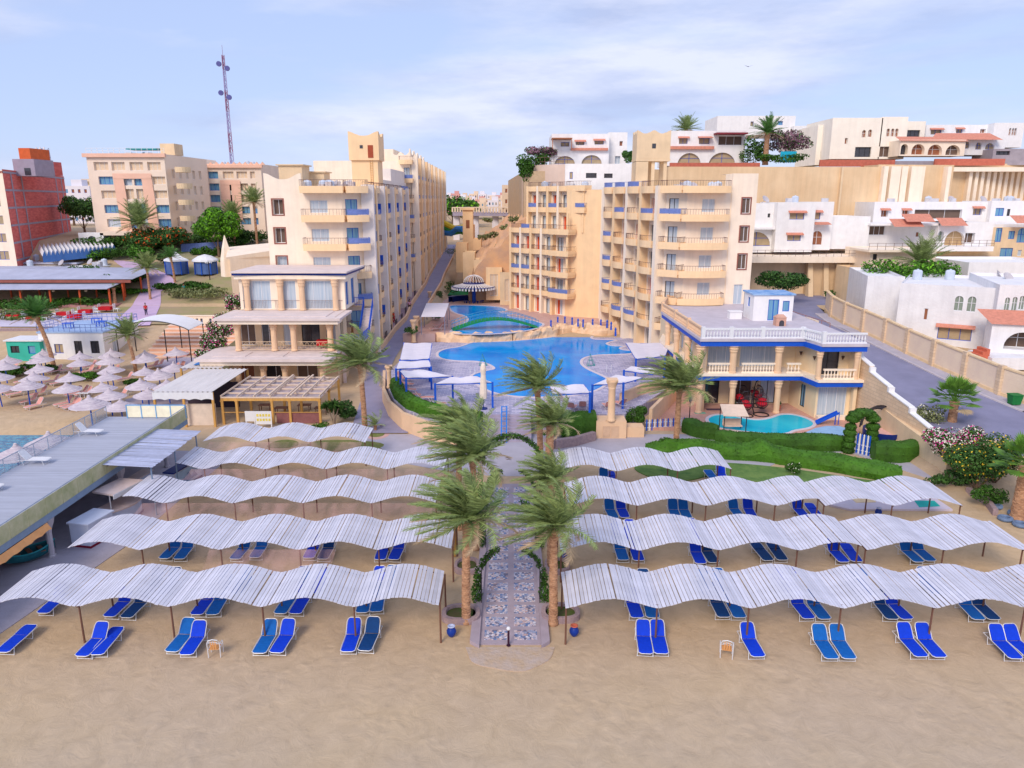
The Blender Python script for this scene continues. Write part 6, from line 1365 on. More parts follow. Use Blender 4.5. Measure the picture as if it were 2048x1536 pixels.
for px, py, lb in ((1398,812,'terracotta pot with a leafy plant at the villa corner'),(1465,822,'tall terracotta pot with a plant at the middle column'),(1555,822,'round terracotta pot with a plant right of the egg chairs')):
    q = obj_at(px, py); t = thing('potted_plant', lb, 'potted plant', q, 0, 'terracotta pots on the villa patio')
    mb = MB(); mb.lathe([(.16,0),(.24,.15),(.28,.45),(.31,.55),(.24,.55)], 12); mb.build('pot', TERRA, t); rr = random.Random(int(px)); mb = MB(); leaves(mb, (0,0,.8), (.3,.3,.3), 160, .09, rr, .2); mb.build('leaves', [LEAF], t)
def mat_flat(px, py, w_, d_, m, lb, z=.3): q = G(px, py, z); mb = MB(); mb.box(-w_/2,-d_/2,.0,w_/2,d_/2,.02); solo(mb, 'floor_mat', m, lb, 'mat', loc=(q.x,q.y,z+.003))
mat_flat(1400,826,1.0,.5,mat('green_mat', srgb(110,180,150), .9),'small green mat on the villa patio'); mat_flat(1427,819,1.4,.6,mat('dark_mat', srgb(90,70,85), .9),'dark mat on the villa patio')
# slide
t = thing('pool_slide', 'small blue slide running down into the kidney pool', 'slide'); a = G(1632,848,.3)+Vector((0,0,.05)); c = G(1672,828,1.3)
mb = MB(); d = (c-a); s = Vector((-d.y,d.x,0)).normalized()*.28; pts = [a, a+d*.15+Vector((0,0,.02)), a+d*.8, c, c+d*.1]
for p_, q_ in zip(pts, pts[1:]):
    mb.add([p_-s,q_-s,q_+s,p_+s], [(0,1,2,3)])
    for sg in (-1,1): mb.bar(p_+s*sg+Vector((0,0,.08)), q_+s*sg+Vector((0,0,.08)), .05, .2)
mb.build('chute', BLUEP, t); mb = MB(); mb.cyl((c.x,c.y,.3),(c.x,c.y,c.z),.05,.05,6); mb.tube([(c.x+.3,c.y,.3),(c.x+.3,c.y,c.z+.2)], .04, 5); mb.build('ladder', BLUEP, t)
# cafe table by the glazed bay
q = obj_at(1660,830); t = thing('garden_table', 'small round garden table before the glazed villa bay', 'table', (q.x,q.y,.3)); mb = MB(); mb.cyl((0,0,.7),(0,0,.73),.38,.38,14); mb.build('table_top', mat('pale_metal', srgb(190,190,205), .5), t); mb = MB(); [mb.tube([(0,0,.7),(.3*math.cos(a),.3*math.sin(a),0)], .02, 4) for a in (0,2.1,4.2)]; mb.build('leg', DARKM, t)
# pale blue play mat, cat-house canopy, trampoline
mb = MB(); mb.prism(smooth([tuple(G(*p, .3))[:2] for p in ((1600,870),(1640,852),(1690,852),(1700,870),(1650,876))], 1), .3, .312); struct(mb, 'patio_mat', mat('pale_blue_mat', srgb(150,190,225), .8, .1, 2))
q = obj_at(1765,876); t = thing('play_pen', 'round navy play pen under a dark arched net beside the stepped wall', 'play pen', (q.x,q.y,.3))
mb = MB(); mb.lathe([(1.5,0),(1.5,.75),(1.62,.8),(1.62,.6),(1.56,.0)], 20); mb.build('rim', NAVY, t); mb = MB(); mb.cyl((0,0,.5),(0,0,.55),1.5,1.5,20); mb.build('bed', mat('pink_bed', srgb(226,180,170), .8), t)
mb = MB(); mb.tube([(1.6*math.cos(a), .9, .7+1.9*math.sin(a)) for a in [PI*i/16 for i in range(17)]], .06, 6); mb.tube([(1.2*math.cos(a), 1.4, .7+1.5*math.sin(a)) for a in [PI*i/16 for i in range(17)]], .05, 6); mb.build('arch_frame', DARKM, t)
mb = MB(); mb.ribbon([(1.58*math.cos(a), .92, .7+1.86*math.sin(a)) for a in [PI*i/16 for i in range(17)]], [(1.2*math.cos(a), 1.4, .7+1.5*math.sin(a)) for a in [PI*i/16 for i in range(17)]]); mb.build('net', mat('slate_net', srgb(100,110,130), .8), t)
# topiary arch
def topiary(px0, px1, py, h, label):
    A_, B_ = G(px0, py, .05), G(px1, py+4, .05); c = (A_+B_)/2; w_ = (B_-A_).length; t = thing('topiary_arch', label, 'topiary', (c.x,c.y,0)); rr = random.Random(4); mb = MB()
    pts = [Vector((-w_/2,0,z)) for z in (.2,.7,1.2,1.7,2.2)]+[Vector((-w_/2*math.cos(a),0,2.5+(h-2.6)*math.sin(a))) for a in [PI*i/7 for i in range(1,7)]]+[Vector((w_/2,0,z)) for z in (2.2,1.7,1.2,.7,.2)]
    for i, p in enumerate(pts):
        r = [.52,.58,.5,.56,.48][i % 5]; r2 = r*(1.2 if 4 < i < 11 else 1); leaves(mb, p, (r2,r2*.9,.36), 420, .07, rr, .75); core = p
        k = len(mb.v); mb.lathe([(r2*.2,-.3),(r2*.75,-.2),(r2*.85,0),(r2*.75,.2),(r2*.2,.3)], 9, tuple(p))
    mb.build('foliage', [HEDG], t)
topiary(1694, 1742, 902, 3.5, 'topiary arch clipped into stacked rings over the striped gate')
# hedges, lawn
def gx(l, z=.05): return [tuple(G(*p, z))[:2] for p in l]
hedge('dark clipped hedge in front of the kidney pool, left length', gx([(1368,862),(1400,871),(1435,877)]), 1.2, 1.35, [HEDG,HEDGD], dens=50, size=.07, seed=11)
hedge('long dark clipped hedge in front of the kidney pool', gx([(1430,885),(1500,892),(1580,896),(1640,896),(1685,898)]), 1.5, 1.25, [HEDG,HEDGD], dens=50, size=.07, seed=12)
hedge('dark clipped hedge right of the topiary arch', gx([(1745,918),(1790,919),(1845,914)]), 1.4, 1.6, [HEDG,HEDGD], dens=50, size=.07, seed=13)
hedge('long bright green hedge curving along the lawn with a raised middle', [(*G(*p[:2])[:2], p[2]) for p in ((1290,902,.5),(1330,905,.9),(1395,903,.9),(1450,912,.95),(1500,915,1.0),(1520,916,1.4),(1545,919,1.0),(1620,930,1.0),(1700,942,1.0),(1760,953,.9),(1800,957,.8))], 1.8, 1.15, [HEDGB,HEDG], dens=50, size=.075, seed=14)
bush('round_bush', 'bright round bush at the foot of the lawn palm', 'bush', G(1345,905).x, G(1345,905).y, 0, 1.3, .9, .6, [HEDGB], 1500, .08, 15, lumps=3)
grasspatch([G(*p) for p in ((1262,935),(1290,925),(1450,925),(1560,935),(1650,948),(1740,962),(1790,965),(1700,972),(1600,975),(1500,962),(1420,950),(1380,962),(1330,962),(1290,952))], .03, '')
HGR = mat('bright_lawn', srgb(96,140,30), .95, scale=1.5, rgb2=srgb(70,120,26), bump=.4, bscale=9)
bush('rose_bush', 'round pale green rose bush alone on the lawn', 'bush', G(1586,948).x, G(1586,948).y, 0, .65,.6,.55, [HEDG,WHITEF], 900, .07, 16, lumps=4, mix=(.06,))
mb = MB(); mb.prism([tuple(G(*p))[:2] for p in ((1658,1012),(1660,985),(1850,985),(1905,1022),(1700,1022))], -.1, .12); struct(mb, 'terrace', mat('pale_terrace', srgb(202,192,204), .9, .06, 1.5))
def flatpoly(P, z0, z1, m, lb): mb = MB(); mb.prism([tuple(G(*p))[:2] for p in P], z0, z1); solo(mb, 'floor_mat', m, lb, 'mat')
flatpoly(((1828,1005),(1868,1005),(1880,1016),(1838,1018)), .124, .14, mat('teal_mat', srgb(40,170,160), .8), 'turquoise mat on the pale terrace beside the third canopy')
flatpoly(((1690,990),(1738,990),(1752,1008),(1712,1009)), .124, .14, mat('straw_mat', srgb(226,200,160), .9), 'straw coloured mat on the pale terrace')
# right edge planting
q = G(1895,955); bush('bougainvillea', 'bougainvillea covered in white and magenta blossom beside the dark hedge', 'bush', q.x, q.y, .3, 2.2,1.6,1.5, [HEDG,WHITEF,PINKF], 4200, .1, 21, mix=(.5,.28), stem=.8)
q = G(1880,905); bush('shrub', 'pale silvery green shrub behind the bougainvillea', 'bush', q.x-.6, q.y+1.5, .5, 1.5,1.2,1.1, [LEAFO,WHITEF], 1300, .1, 22, mix=(.15,), stem=1.0)
q = G(1950,985); bush('shrub', 'tall dark shrub with yellow flowers at the right edge of the beach', 'bush', q.x, q.y, 0, 2.7,1.9,2.0, [LEAF,YELF], 6500, .1, 23, mix=(.06,), stem=.3)
q = G(2005,985); bush('shrub', 'thin grey green shrub beside the right fan palm', 'bush', q.x, q.y+1, 0, 1.7,1.3,1.4, [LEAFO,LEAF], 2200, .09, 24, stem=.4, mix=(.3,))
q = G(1905,975); bush('shrub', 'low dark shrub under the bougainvillea', 'bush', q.x, q.y, 0, 2.0,.9,.7, [LEAF], 1800, .1, 25)
q = G(1975,1012); bush('shrub', 'low bushy shrub beside the blue tyres', 'bush', q.x, q.y, 0, 1.3,.8,.7, [HEDG], 1400, .09, 26)
def fancrown(seed):
    rr = random.Random(seed); mb = MB()
    for i in range(38):
        a = i*2.4; e = R(lerp(85,-20,i/38)); d = Vector((math.cos(a)*math.cos(e), math.sin(a)*math.cos(e), math.sin(e))); L_ = rr.uniform(.8,1.05); tip = d*L_; mb.k = 1 if i > 35 else 0
        mb.tube([(0,0,0), tuple(tip)], .02, 3); sd = d.cross(Vector((0,0,1))).normalized(); up = sd.cross(d)
        for k in range(15):
            b_ = R(-80+160*k/14); v = (d*math.cos(b_)+sd*math.sin(b_))*rr.uniform(.6,.78)*(1-.2*abs(b_)/1.4)+Vector((0,0,-.05)); w_ = (sd*math.cos(b_)-d*math.sin(b_))*.06; mb.add([tip, tip+v*.55-w_, tip+v, tip+v*.55+w_], [(0,1,2,3)])
    return mb
FANM = fancrown(3).mesh('crown', [leafm('fan_palm_leaf', srgb(96,138,52), .3), DRY])
def fanpalm(x, y, z, h, label, s=1., r=.26):
    t = thing('fan_palm', label, 'palm tree', (x,y,z), 0, 'fan palms'); trunkmb(h, r*1.3, r).build('trunk', TRUNK, t)
    c = bpy.data.objects.new('crown', FANM); col.objects.link(c); c.parent = t; c.location = (0,0,h); c.scale = (s,s,s); return t
q = V(1898,880,58); fanpalm(q.x, 58, 1.0, 3.0, 'fan palm above the bougainvillea beside the road', 1.35, .3)
q = G(2034,1035); fanpalm(q.x, q.y, 0, 3.6, 'fan palm cut by the right edge above the blue tyres', 1.3, .32)
TYRE = mat('blue_painted_tyre', srgb(110,130,160), .7, .25, 3)
for i, (px, py) in enumerate(((2010,1040),(2040,1052),(1990,1015),(2030,1030))):
    q = G(px, py); mb = MB(); mb.lathe([(.28,.0),(.42,.02),(.46,.12),(.42,.22),(.28,.24),(.25,.2),(.25,.04)], 14); solo(mb, 'tyre', TYRE, 'blue painted tyre at the right edge, %s' % ['front left','front right','rear left','rear right'][i], 'tyre', 'blue painted tyres', loc=q)
lowwall([tuple(G(px,py))[:2] for px, py in ((1935,985),(1975,1010),(1990,1030))], -.1, .4, .3, STONE, 'low rubble edging below the right shrubs')
mb = MB(); mb.box(G(2000,1150).x, G(2000,1130).y-1, 1.95, G(2000,1150).x+1.4, G(2000,1130).y+.9, 2.0); 
# ================================================================ LEFT BEACH WITH THATCHED PARASOLS
THATCH = mat('palm_thatch', srgb(222,212,214), .9, scale=2.2, rgb2=srgb(178,164,176), bump=.5, bscale=10, stretch=(.4,.4,4))
def Gt(px, py, dz=0):                     # on the terrain
    d = ray(px, py); t = 20/abs(d.z)*.4 if d.z < 0 else 50
    o = Vector((0,0,CAM_H)); s = 25.
    while s < 900:
        p = o+d*(s/d.y)
        if p.z < gh(p.x, p.y)+dz: return p
        s += .25 if s < 200 else 2
    return p
def umbf(m):
    prof = [(.02,2.95),(.10,2.9),(.16,2.72),(.42,2.5)]
    for i in range(5):
        r = .42+i*.235; prof += [(r, 2.5-i*.115), (r+.235, 2.45-i*.115-.05)] 
    prof += [(1.6,1.93),(1.5,1.95),(.4,2.38),(.03,2.6)]
    m.lathe(prof, 18)
US = [(320,515),(60,560),(300,560),(580,533),(820,523),(1060,522),(1285,512),(580,575),(805,568),(1062,560),(30,605),(290,625),(815,628),(1055,640),(1270,615),(1165,672),(245,690),(508,690),(785,683),(-5,685),(195,748),(488,755),(755,755),(1025,740),(802,820),(1075,800),(1228,740),(880,885),(-10,760),(700,640),(940,640)]
nm = []
for i, (x, y) in enumerate(US[:29]):
    q = G(x*.2734, 560+y*.2734+3, 2.15); nm.append((q.y, q.x))
rowsU = {}
order = sorted(range(len(nm)), key=lambda k: nm[k][0])
bands = [(0,70,'front row'),(70,75,'second row'),(75,80,'third row'),(80,86,'fourth row'),(86,92,'fifth row'),(92,200,'back row')]
for lo, hi, bn in bands:
    g = sorted([k for k in order if lo <= nm[k][0] < hi], key=lambda k: nm[k][1])
    for j, k in enumerate(g):
        t = thing('thatched_parasol', 'thatched parasol in the %s of the left beach, %s from the left' % (bn, ORD[j]), 'parasol', (nm[k][1], nm[k][0], 0), 0, 'thatched parasols on the left beach')
        t.rotation_euler = (R(rnd.uniform(-3,3)), R(rnd.uniform(-3,3)), rnd.uniform(0,3)); sc = rnd.uniform(.84,.95); t.scale = (sc,sc,sc)
        part('canopy', 'umbc', umbf, THATCH, t); part('pole', 'umbp', lambda m: m.cyl((0,0,-.1),(0,0,2.55),.07,.06,7), BLUEP, t)
for (px, py, lb) in ((98,880,'large thatched parasol standing in the shallow water beside the sundeck'),(33,905,'thatched parasol in the water cut by the left edge'),(180,812,'thatched parasol just behind the sundeck glass')):
    q = G(px, py, 1.6); t = thing('thatched_parasol', lb, 'parasol', (q.x,q.y,-.6 if py > 850 else -.3)); part('canopy', 'umbc', umbf, THATCH, t, scale=(1.1,1.1,1)); part('pole', 'umbp', None, BLUEP, t)
# pink loungers: picture points of the foot ends
PK = [(0,786),(28,765),(42,768),(150,790),(40,805),(50,815),(108,810),(120,813),(128,816),(145,817),(85,765),(100,768),(12,790),(60,790),(130,790),(142,788),(225,792),(160,745),(175,742),(235,760),(290,735),(300,732),(330,740),(345,738),(165,735),(210,745),(20,750),(5,740),(95,745),(120,742),(330,715),(350,716),(265,716),(60,720),(10,718)]
for i, (px, py) in enumerate(PK):
    q = G(px, py, .3)
    if py > 800 or i < 14: lab = 'salmon pink lounger on open sand of the left beach, %s of the nearer ones' % ORD[i]
    else: lab = 'salmon pink lounger among the farther thatched parasols, %s' % ORD[min(i-14, 19)] if i-14 < 20 else 'salmon pink lounger at the far left of the parasols'
    lounger(q.x, q.y, 'p', 1, lab, 'salmon pink loungers on the left beach', rz=R(-35+rnd.uniform(-8,8)), sc=1.0)
for i in range(3):
    q = G(158+i*8, 787, .4); t = thing('stool', 'white stool among the parasols, %s of three' % ORD[i], 'stool', (q.x,q.y,0), 0, 'white stools on the left beach'); mb = MB(); mb.box(-.22,-.22,.42,.22,.22,.47); mb.build('seat', WHITEP, t)
    for sx in (-.18,.18):
        for sy in (-.18,.18): part('leg', 'stleg', lambda m: m.cyl((0,0,0),(0,0,.42),.02,.02,5), WHITEP, t, (sx,sy,0))
# hedges and palms on the left beach
for k, (px, py, rx, lb) in enumerate(((40,748,2.6,'flat green shrub bed between the parasols at the left edge'),(168,762,1.8,'low bright green shrub between the parasols'),(107,745,1.0,'small dark shrub at the base of the left beach palm'),(265,775,.9,'small green shrub beside the thatched parasols by the snack bar'),(240,668,3.2,'dark green hedge behind the barrel canopy'),(48,668,1.6,'green shrub under the stone wall at the left'),(20,755,1.5,'green shrub cut by the left edge'))):
    q = G(px, py, 0); bush('shrub', lb, 'bush', q.x, q.y, 0, rx, rx*.6, .55 if k != 4 else 1.0, [HEDGB if k in (0,1,5) else HEDG], int(700*rx), .12, 40+k, lumps=5)
palm(118, G(118,742).y, 0, 6.6, 'tall palm with a small crown among the left beach parasols', 0, 2.9, .26, (-1.3,0), wind=.3, bright=True)
palm(279, G(279,748).y, 0, 4.6, 'short palm among the parasols in front of the striped steps', 1, 2.5, .2, (-.5,0), wind=.3)
# white beach house with blue roof terrace
b = Bld('beach_house', 'small white beach house with a blue railed roof terrace behind the parasols', 'beach house', wall=[WHITE])
x0, x1, y0, y1, zt = -59.8, -51.6, 92, 101, 3.5
b.facade((x0,y0),(x1,y0),0,zt,[(2.4,.9,1.1,1.2,'beige'),(4.9,.3,1.0,2.2,'dark'),(7.0,.9,1.1,1.6,'dark')]); b.facade((x1,y0),(x1,y1),0,zt,[(2.5,.4,1,2,'curt')]); b.w.quad((x0,y1,0),(x0,y0,0),(x0,y0,zt),(x0,y1,zt)); b.w.quad((x0,y1,0),(x1,y1,0),(x1,y1,zt),(x0,y1,zt)); b.wall()
b.add('roof', lambda m: m.box(x0-.1,y0-.1,zt,x1+.1,y1+.1,zt+.18), mat('pale_blue_roof', srgb(160,185,220), .7, .1, 1))
b.add('railing', lambda m: [m.bar(p,q,.05,.05) for z in (.7,1.1) for p,q in (((x0,y0,zt+z),(x1,y0,zt+z)),((x1,y0,zt+z),(x1,y1,zt+z)),((x0,y0,zt+z),(x0,y1,zt+z)),((x0,y1,zt+z),(x1,y1,zt+z)))]+[m.bar((x0+i*.68,y,zt+.18),(x0+i*.68,y,zt+1.1),.04,.04) for i in range(13) for y in (y0,y1)]+[m.bar((x,y0+i*.9,zt+.18),(x,y0+i*.9,zt+1.1),.04,.04) for i in range(11) for x in (x0,x1)], BLUER)
for i, (x, y) in enumerate(((x0+2.5,y0+2.5),(x0+6,y0+4),(x0+4,y0+6.5))):
    t = thing('plastic_table', 'blue plastic table on the beach house roof, %s' % ['front left','right','rear'][i], 'table', (x,y,zt+.18), 0, 'blue tables on the beach house roof'); mb = MB(); mb.box(-.6,-.4,.66,.6,.4,.72); mb.build('table_top', BLUEP, t); mb = MB(); [mb.box(a-.04,c-.04,0,a+.04,c+.04,.66) for a in (-.5,.5) for c in (-.3,.3)]; mb.build('leg', BLUEP, t)
# green kiosk
b = Bld('kiosk', 'small green and white beach kiosk at the left edge', 'kiosk', wall=[mat('kiosk_green', srgb(60,180,160), .6, .1, 1)])
q = G(18,723); x0, y0 = q.x, q.y; b.facade((x0,y0),(x0+4.2,y0),0,2.6,[(1.0,1.1,1.1,.9,'dark'),(3.1,1.0,.9,1.0,'blue')]); b.facade((x0+4.2,y0),(x0+4.4,y0+3),0,2.6); b.w.box(x0,y0+2.9,0,x0+4.3,y0+3,2.59); b.wall(); b.add('roof', lambda m: m.box(x0-.2,y0-.2,2.6,x0+4.6,y0+3.2,2.75), WHITEP)
# barrel canopy
t = thing('barrel_canopy', 'white barrel shaped canopy on dark posts before the striped steps', 'canopy', (0,0,0)); x0, x1, y0, y1 = -49.2, -40.0, 90.5, 95.0
mb = MB(); n = 20; f = lambda i: (lerp(x0,x1,i/n), 4.2+1.15*math.sin(PI*(i/n))**.8)
mb.ribbon([(f(i)[0],y0,f(i)[1]) for i in range(n+1)], [(f(i)[0],y1,f(i)[1]+.1) for i in range(n+1)]); mb.ribbon([(f(i)[0],y0,f(i)[1]-.05) for i in range(n+1)], [(f(i)[0],y1,f(i)[1]+.05) for i in range(n+1)]); mb.build('canvas', mat('white_canvas', (.8,.81,.84), .6, .04, 1), t, True)
mb = MB(); [mb.cyl((x,y,0),(x,y,4.2),.07,.06,6) for x in (x0+.1,(x0+x1)/2+1.5,x1-.1) for y in (y0+.05,y1-.1)]; [mb.tube([(f(i)[0],y,f(i)[1]-.1) for i in range(n+1)], .05, 5) for y in (y0+.02,y1)]; mb.build('frame', DARKM, t)
# striped terrace steps
STR1, STR2 = mat('peach_step', srgb(226,176,146), .85, .06, 1), mat('pale_step', srgb(236,206,186), .85, .06, 1)
t = thing('terrace_steps', 'broad peach and cream striped seating steps facing the left beach', 'steps', (0,0,0)); a = MB(); c = MB()
for i in range(9):
    y = 92.5+i*1.0; z = .34*(i+1)
    a.box(-47.2, y, z-.34, -31.2, y+.02, z-.1); a.box(-47.2,y+.02,-.2,-31.2,y+1.0,z-.1); c.box(-47.3, y-.03, z-.1, -31.1, y+.999, z)
a.build('riser', STR1, t); c.build('tread', STR2, t)
t = thing('balustrade_wall', 'cream wall pierced by small blue tinted openings above the striped steps', 'wall', (0,0,0)); b = Bld.__new__(Bld); b.t = t; b.w = MB(); b.wm = [CREAM]
b.facade((-46.5,101.8),(-31.0,101.8),2.4,4.1,[(.9+.62*i,3.1,.34,.7,None) for i in range(23) if i % 6 != 5], d=.3); b.w.box(-46.5,102.1,2.4,-31,102.14,4.09); b.w.box(-46.6,101.7,4.1,-30.9,102.2,4.22); b.w.build('wall', CREAM, t)
mb = MB(); mb.box(-46.4,102.06,3.0,-31.1,102.09,3.9); mb.build('tint', mat('blue_grey_tint', srgb(90,110,150), .6), t)
# bougainvillea spilling beside the restaurant
for k, (px, py, Yd, rx, rz_) in enumerate(((428,690,80,1.6,1.5),(440,665,84,1.6,1.4),(452,640,88,1.5,1.3),(470,605,92,1.5,1.4),(412,712,78,1.2,1.1))):
    q = V(px, py, Yd); bush('bougainvillea', 'bougainvillea with pink blossom left of the restaurant, %s from the bottom' % ['second','third','fourth','topmost','lowest'][k], 'bush', q.x, Yd, q.z-rz_, rx, 1.0, rz_, [HEDG,PINKF,WHITEF], 1100, .13, 60+k, mix=(.22,.25), lumps=5, group='bougainvillea beside the restaurant')
mb = MB(); mb.prism([(-36.5,78),(-31.3,78),(-31.1,101),(-35,101)], -.2, lambda x,y: interp([(78,.2),(90,3.2),(101,3.4)], y)); struct(mb, 'embankment', mat('planted_bank', srgb(120,112,84), .95, .2, 1))
# upper garden: path, hedges
def tpoly(P, name, m, dz=.05, it=1):
    Q = smooth([tuple(Gt(*p))[:2] for p in P], it); mb = MB(); mb.prism(Q, lambda x,y: gh(x,y)-.4, lambda x,y: gh(x,y)+dz); return struct(mb, name, m)
def tstrip(Lp, Rp, name, m, dz=.06):
    A_ = []; B_ = []
    for (a, c), (a2, c2) in zip(zip(Lp, Rp), list(zip(Lp, Rp))[1:]):
        p0, p1, r0, r1 = Gt(*a), Gt(*a2), Gt(*c), Gt(*c2)
        for k in range(6):
            for (u, v, W_) in ((p0,p1,A_),(r0,r1,B_)): q = u.lerp(v, k/6); W_.append((q.x,q.y,gh(q.x,q.y)+dz))
    mb = MB(); n = len(A_); vs = []; m_ = 8
    for a, c in zip(A_, B_):
        for k in range(m_+1): x, y = lerp(a[0],c[0],k/m_), lerp(a[1],c[1],k/m_); vs.append((x,y,gh(x,y)+dz))
    mb.add(vs, [(i*(m_+1)+j, i*(m_+1)+j+1, (i+1)*(m_+1)+j+1, (i+1)*(m_+1)+j) for i in range(n-1) for j in range(m_)]); return struct(mb, name, m)
PINKP = mat('mauve_paving', srgb(202,176,206), .85, .08, .6, bump=.2, bscale=6)
LG = mat('garden_lawn', srgb(88,130,40), .95, scale=1, rgb2=srgb(60,98,30), bump=.4, bscale=5)
tstrip([(100,650),(130,615),(100,590),(60,560),(60,520)], [(460,650),(460,615),(460,590),(520,560),(520,520)], 'garden_ground', mat('garden_soil', srgb(150,150,96), .95, scale=.25, rgb2=srgb(176,150,128), bump=.3, bscale=4), .03)
tpoly([(330,712),(470,715),(470,735),(300,740)], 'pavement', mat('lilac_paving', srgb(196,188,206), .9, .1, .8), .04)
tstrip([(228,655),(248,628),(268,606),(283,582),(279,562),(262,545),(236,530),(225,520)], [(300,652),(312,632),(322,605),(322,585),(352,565),(340,552),(300,535),(270,522)], 'path', PINKP, .09)
tstrip([(0,655),(0,640),(0,625)], [(228,655),(240,640),(232,625)], 'terrace', mat('cafe_terrace', srgb(196,190,206), .85, .1, 1), .07)
mb = MB(); A_ = [Gt(0,662), Gt(90,660), Gt(150,655)]; lowwall([(p.x,p.y) for p in A_], -.3, 2.4, .5, STONE, 'rough stone retaining wall below the cafe terrace at the left')
for k, (px, py, rx, rz_, mt, lb, nmn) in enumerate(((152,612,5.5,.9,HEDG,'green planting below the red posts of the beach restaurant, right part','shrub'),(40,618,7,.8,HEDG,'green planting below the red posts of the beach restaurant, left part','shrub'),(250,585,4.5,.5,LG,'bright lawn shrubs beside the mauve path','shrub'),(395,598,5.5,1.2,LEAFO,'long olive hedge above the balustrade wall','hedge'),(365,585,3,.9,HEDG,'bright clipped hedge by the garden gate','hedge'),(220,520,4.5,1.4,HEDG,'round green tree crowns behind the white shelters','bush'),(270,515,4,1.5,LEAF,'dark bushes left of the flame tree','bush'),(400,510,2.2,1.0,HEDGB,'bright cube hedge before the pool fence','hedge'),(425,512,2.5,1.0,HEDG,'dark cube hedge before the pool fence','hedge'),(475,508,3.2,1.0,HEDGB,'round clipped bushes at the garden edge','bush'),(512,512,2.2,.9,HEDG,'small dark clipped bush beside the arched pavilion','bush'),(170,560,3,1.6,LEAF,'dark trees beside the beach restaurant roof','bush'),(215,590,2.6,2.0,LEAF,'rounded tree between restaurant and mauve path','bush'),(80,640,2.0,.9,LEAFO,'grey green shrub on the stone wall','bush'),(25,640,2.0,.9,LEAFO,'grey green shrub at the left edge on the stone wall','bush'))):
    q = Gt(px, py); bush(nmn, lb, 'bush' if nmn != 'hedge' else 'hedge', q.x, q.y, q.z-.2, rx, rx*.5, rz_, [mt if mt is not LG else HEDGB], int(260*rx+300), .2, 80+k, lumps=7)
tstrip([(130,520),(150,490),(170,472)], [(520,520),(530,490),(535,472)], 'garden_ground', mat('upper_garden', srgb(126,134,84), .95, scale=.3, rgb2=srgb(186,170,150), bump=.3, bscale=4), .05)
for k, (px, py, rx, rz_, mt) in enumerate(((200,500,5,1.6,HEDG),(245,495,5,1.5,LEAF),(300,498,5,1.3,HEDG),(350,492,5,1.3,LEAFO),(385,490,4,1.4,LEAF),(460,492,5,1.2,HEDG),(505,488,4,1.6,LEAF),(180,522,4,1.2,HEDGB),(470,530,3,.8,HEDGB),(340,530,2.5,1.2,LEAF),(260,565,3,1.0,LEAF),(330,580,2,.8,HEDG),(400,580,2.5,.9,HEDG))):
    q = Gt(px, py); bush('shrub', 'garden shrub on the bank before the pale hotel, %s of its kind' % ORD[k], 'bush', q.x, q.y, q.z-.2, rx, rx*.45, rz_, [mt], int(240*rx+300), .24, 180+k, lumps=7, group='garden shrubs before the pale hotel')
def tree(px, py, h, r, mats, label, seed, mix=(), n=3200, size=.26, stem=.25):
    q = Gt(px, py); return bush('tree', label, 'tree', q.x, q.y, q.z-.2, r, r*.8, h*(1-stem)/2, mats, n, size, seed, lumps=8, stem=h*stem, mix=mix)
tree(438,515,10,4.6,[LEAFB,LEAF],'large bright green tree in front of the pale hotel',101,mix=(.3,),n=6500)
tree(285,545,5.5,2.6,[HEDGB],'small bright tree beside the mauve path',102,n=1500)
tree(300,512,6,4.5,[LEAF,ORF],'flame tree with orange blossom before the pale hotel',103,mix=(.12,),n=3000)
tree(170,470,9,5,[LEAF],'dark tree between the brick building and the pale hotel',104)
tree(345,512,6,3.4,[LEAF,ORF],'second flame tree right of the date palm',105,mix=(.12,))
q = Gt(325,600); palm(325, q.y, q.z, 5.2, 'palm with a grey crown at the bend of the mauve path', 1, 3.1, .2, wind=.2, nl=22)
q = Gt(320,512); palm(320, q.y, q.z, 6.0, 'broad date palm in front of the pale hotel', 0, 5.2, .35, wind=.1, nl=22)
q = Gt(376,565); palm(376, q.y, q.z, 4.4, 'young palm beside the domed gazebo', 2, 2.2, .2, (-.3,0), wind=.2, bright=True, nl=20)
q = Gt(498,495); palm(498, q.y, q.z, 6.0, 'palm before the right end of the pale hotel', 1, 3.6, .25, wind=.1, nl=20)
q = Gt(540,500); palm(540, q.y, q.z, 9, 'tall palm half hidden by the cream hotel block', 1, 3.6, .25, wind=.1, nl=20)
q = Gt(256,608); palm(256, q.y, q.z, 2.6, 'stubby palm beside the wooden steps', 2, .9, .25, wind=.1, nl=14, nf=20)
# beach restaurant with red posts
t = thing('beach_restaurant', 'long open beach restaurant with grey layered roofs and orange red posts', 'restaurant', (0,0,0)); zg = 3.2
RF = mat('grey_membrane', srgb(176,180,200), .8, .1, .5); POST = mat('red_post', srgb(205,90,50), .7, .2, 2)
xL, xR, yF, yB = -95, -64.5, 118, 131
mb = MB(); mb.add([(xL,yF-1.5,6.0),(xR+.8,yF-1.5,6.2),(xR+.8,yF+3.5,6.7),(xL,yF+3.5,6.7)]+[(xL,yF-1.5,5.9),(xR+.8,yF-1.5,6.1),(xR+.8,yF+3.5,6.6),(xL,yF+3.5,6.6)], [(0,1,2,3),(7,6,5,4),(0,4,5,1),(1,5,6,2)]); mb.build('roof', RF, t)
mb = MB(); mb.add([(xL,yF+2,7.2),(xR+3.2,yF+2,7.3),(xR-5,yF+8,8.3),(xL+8,yF+8,8.4),(xL,yB+4,8.2),(xR+2,yB+1,8.0)], [(0,1,2,3),(1,5,2),(3,2,5,4),(0,3,4)]); mb.build('roof', RF, t)
mb = MB(); mb.box(xL,yF+2.1,6.72,xR+2.8,yF+2.3,7.18); mb.build('fascia', mat('brown_fascia', srgb(150,90,80), .8), t)
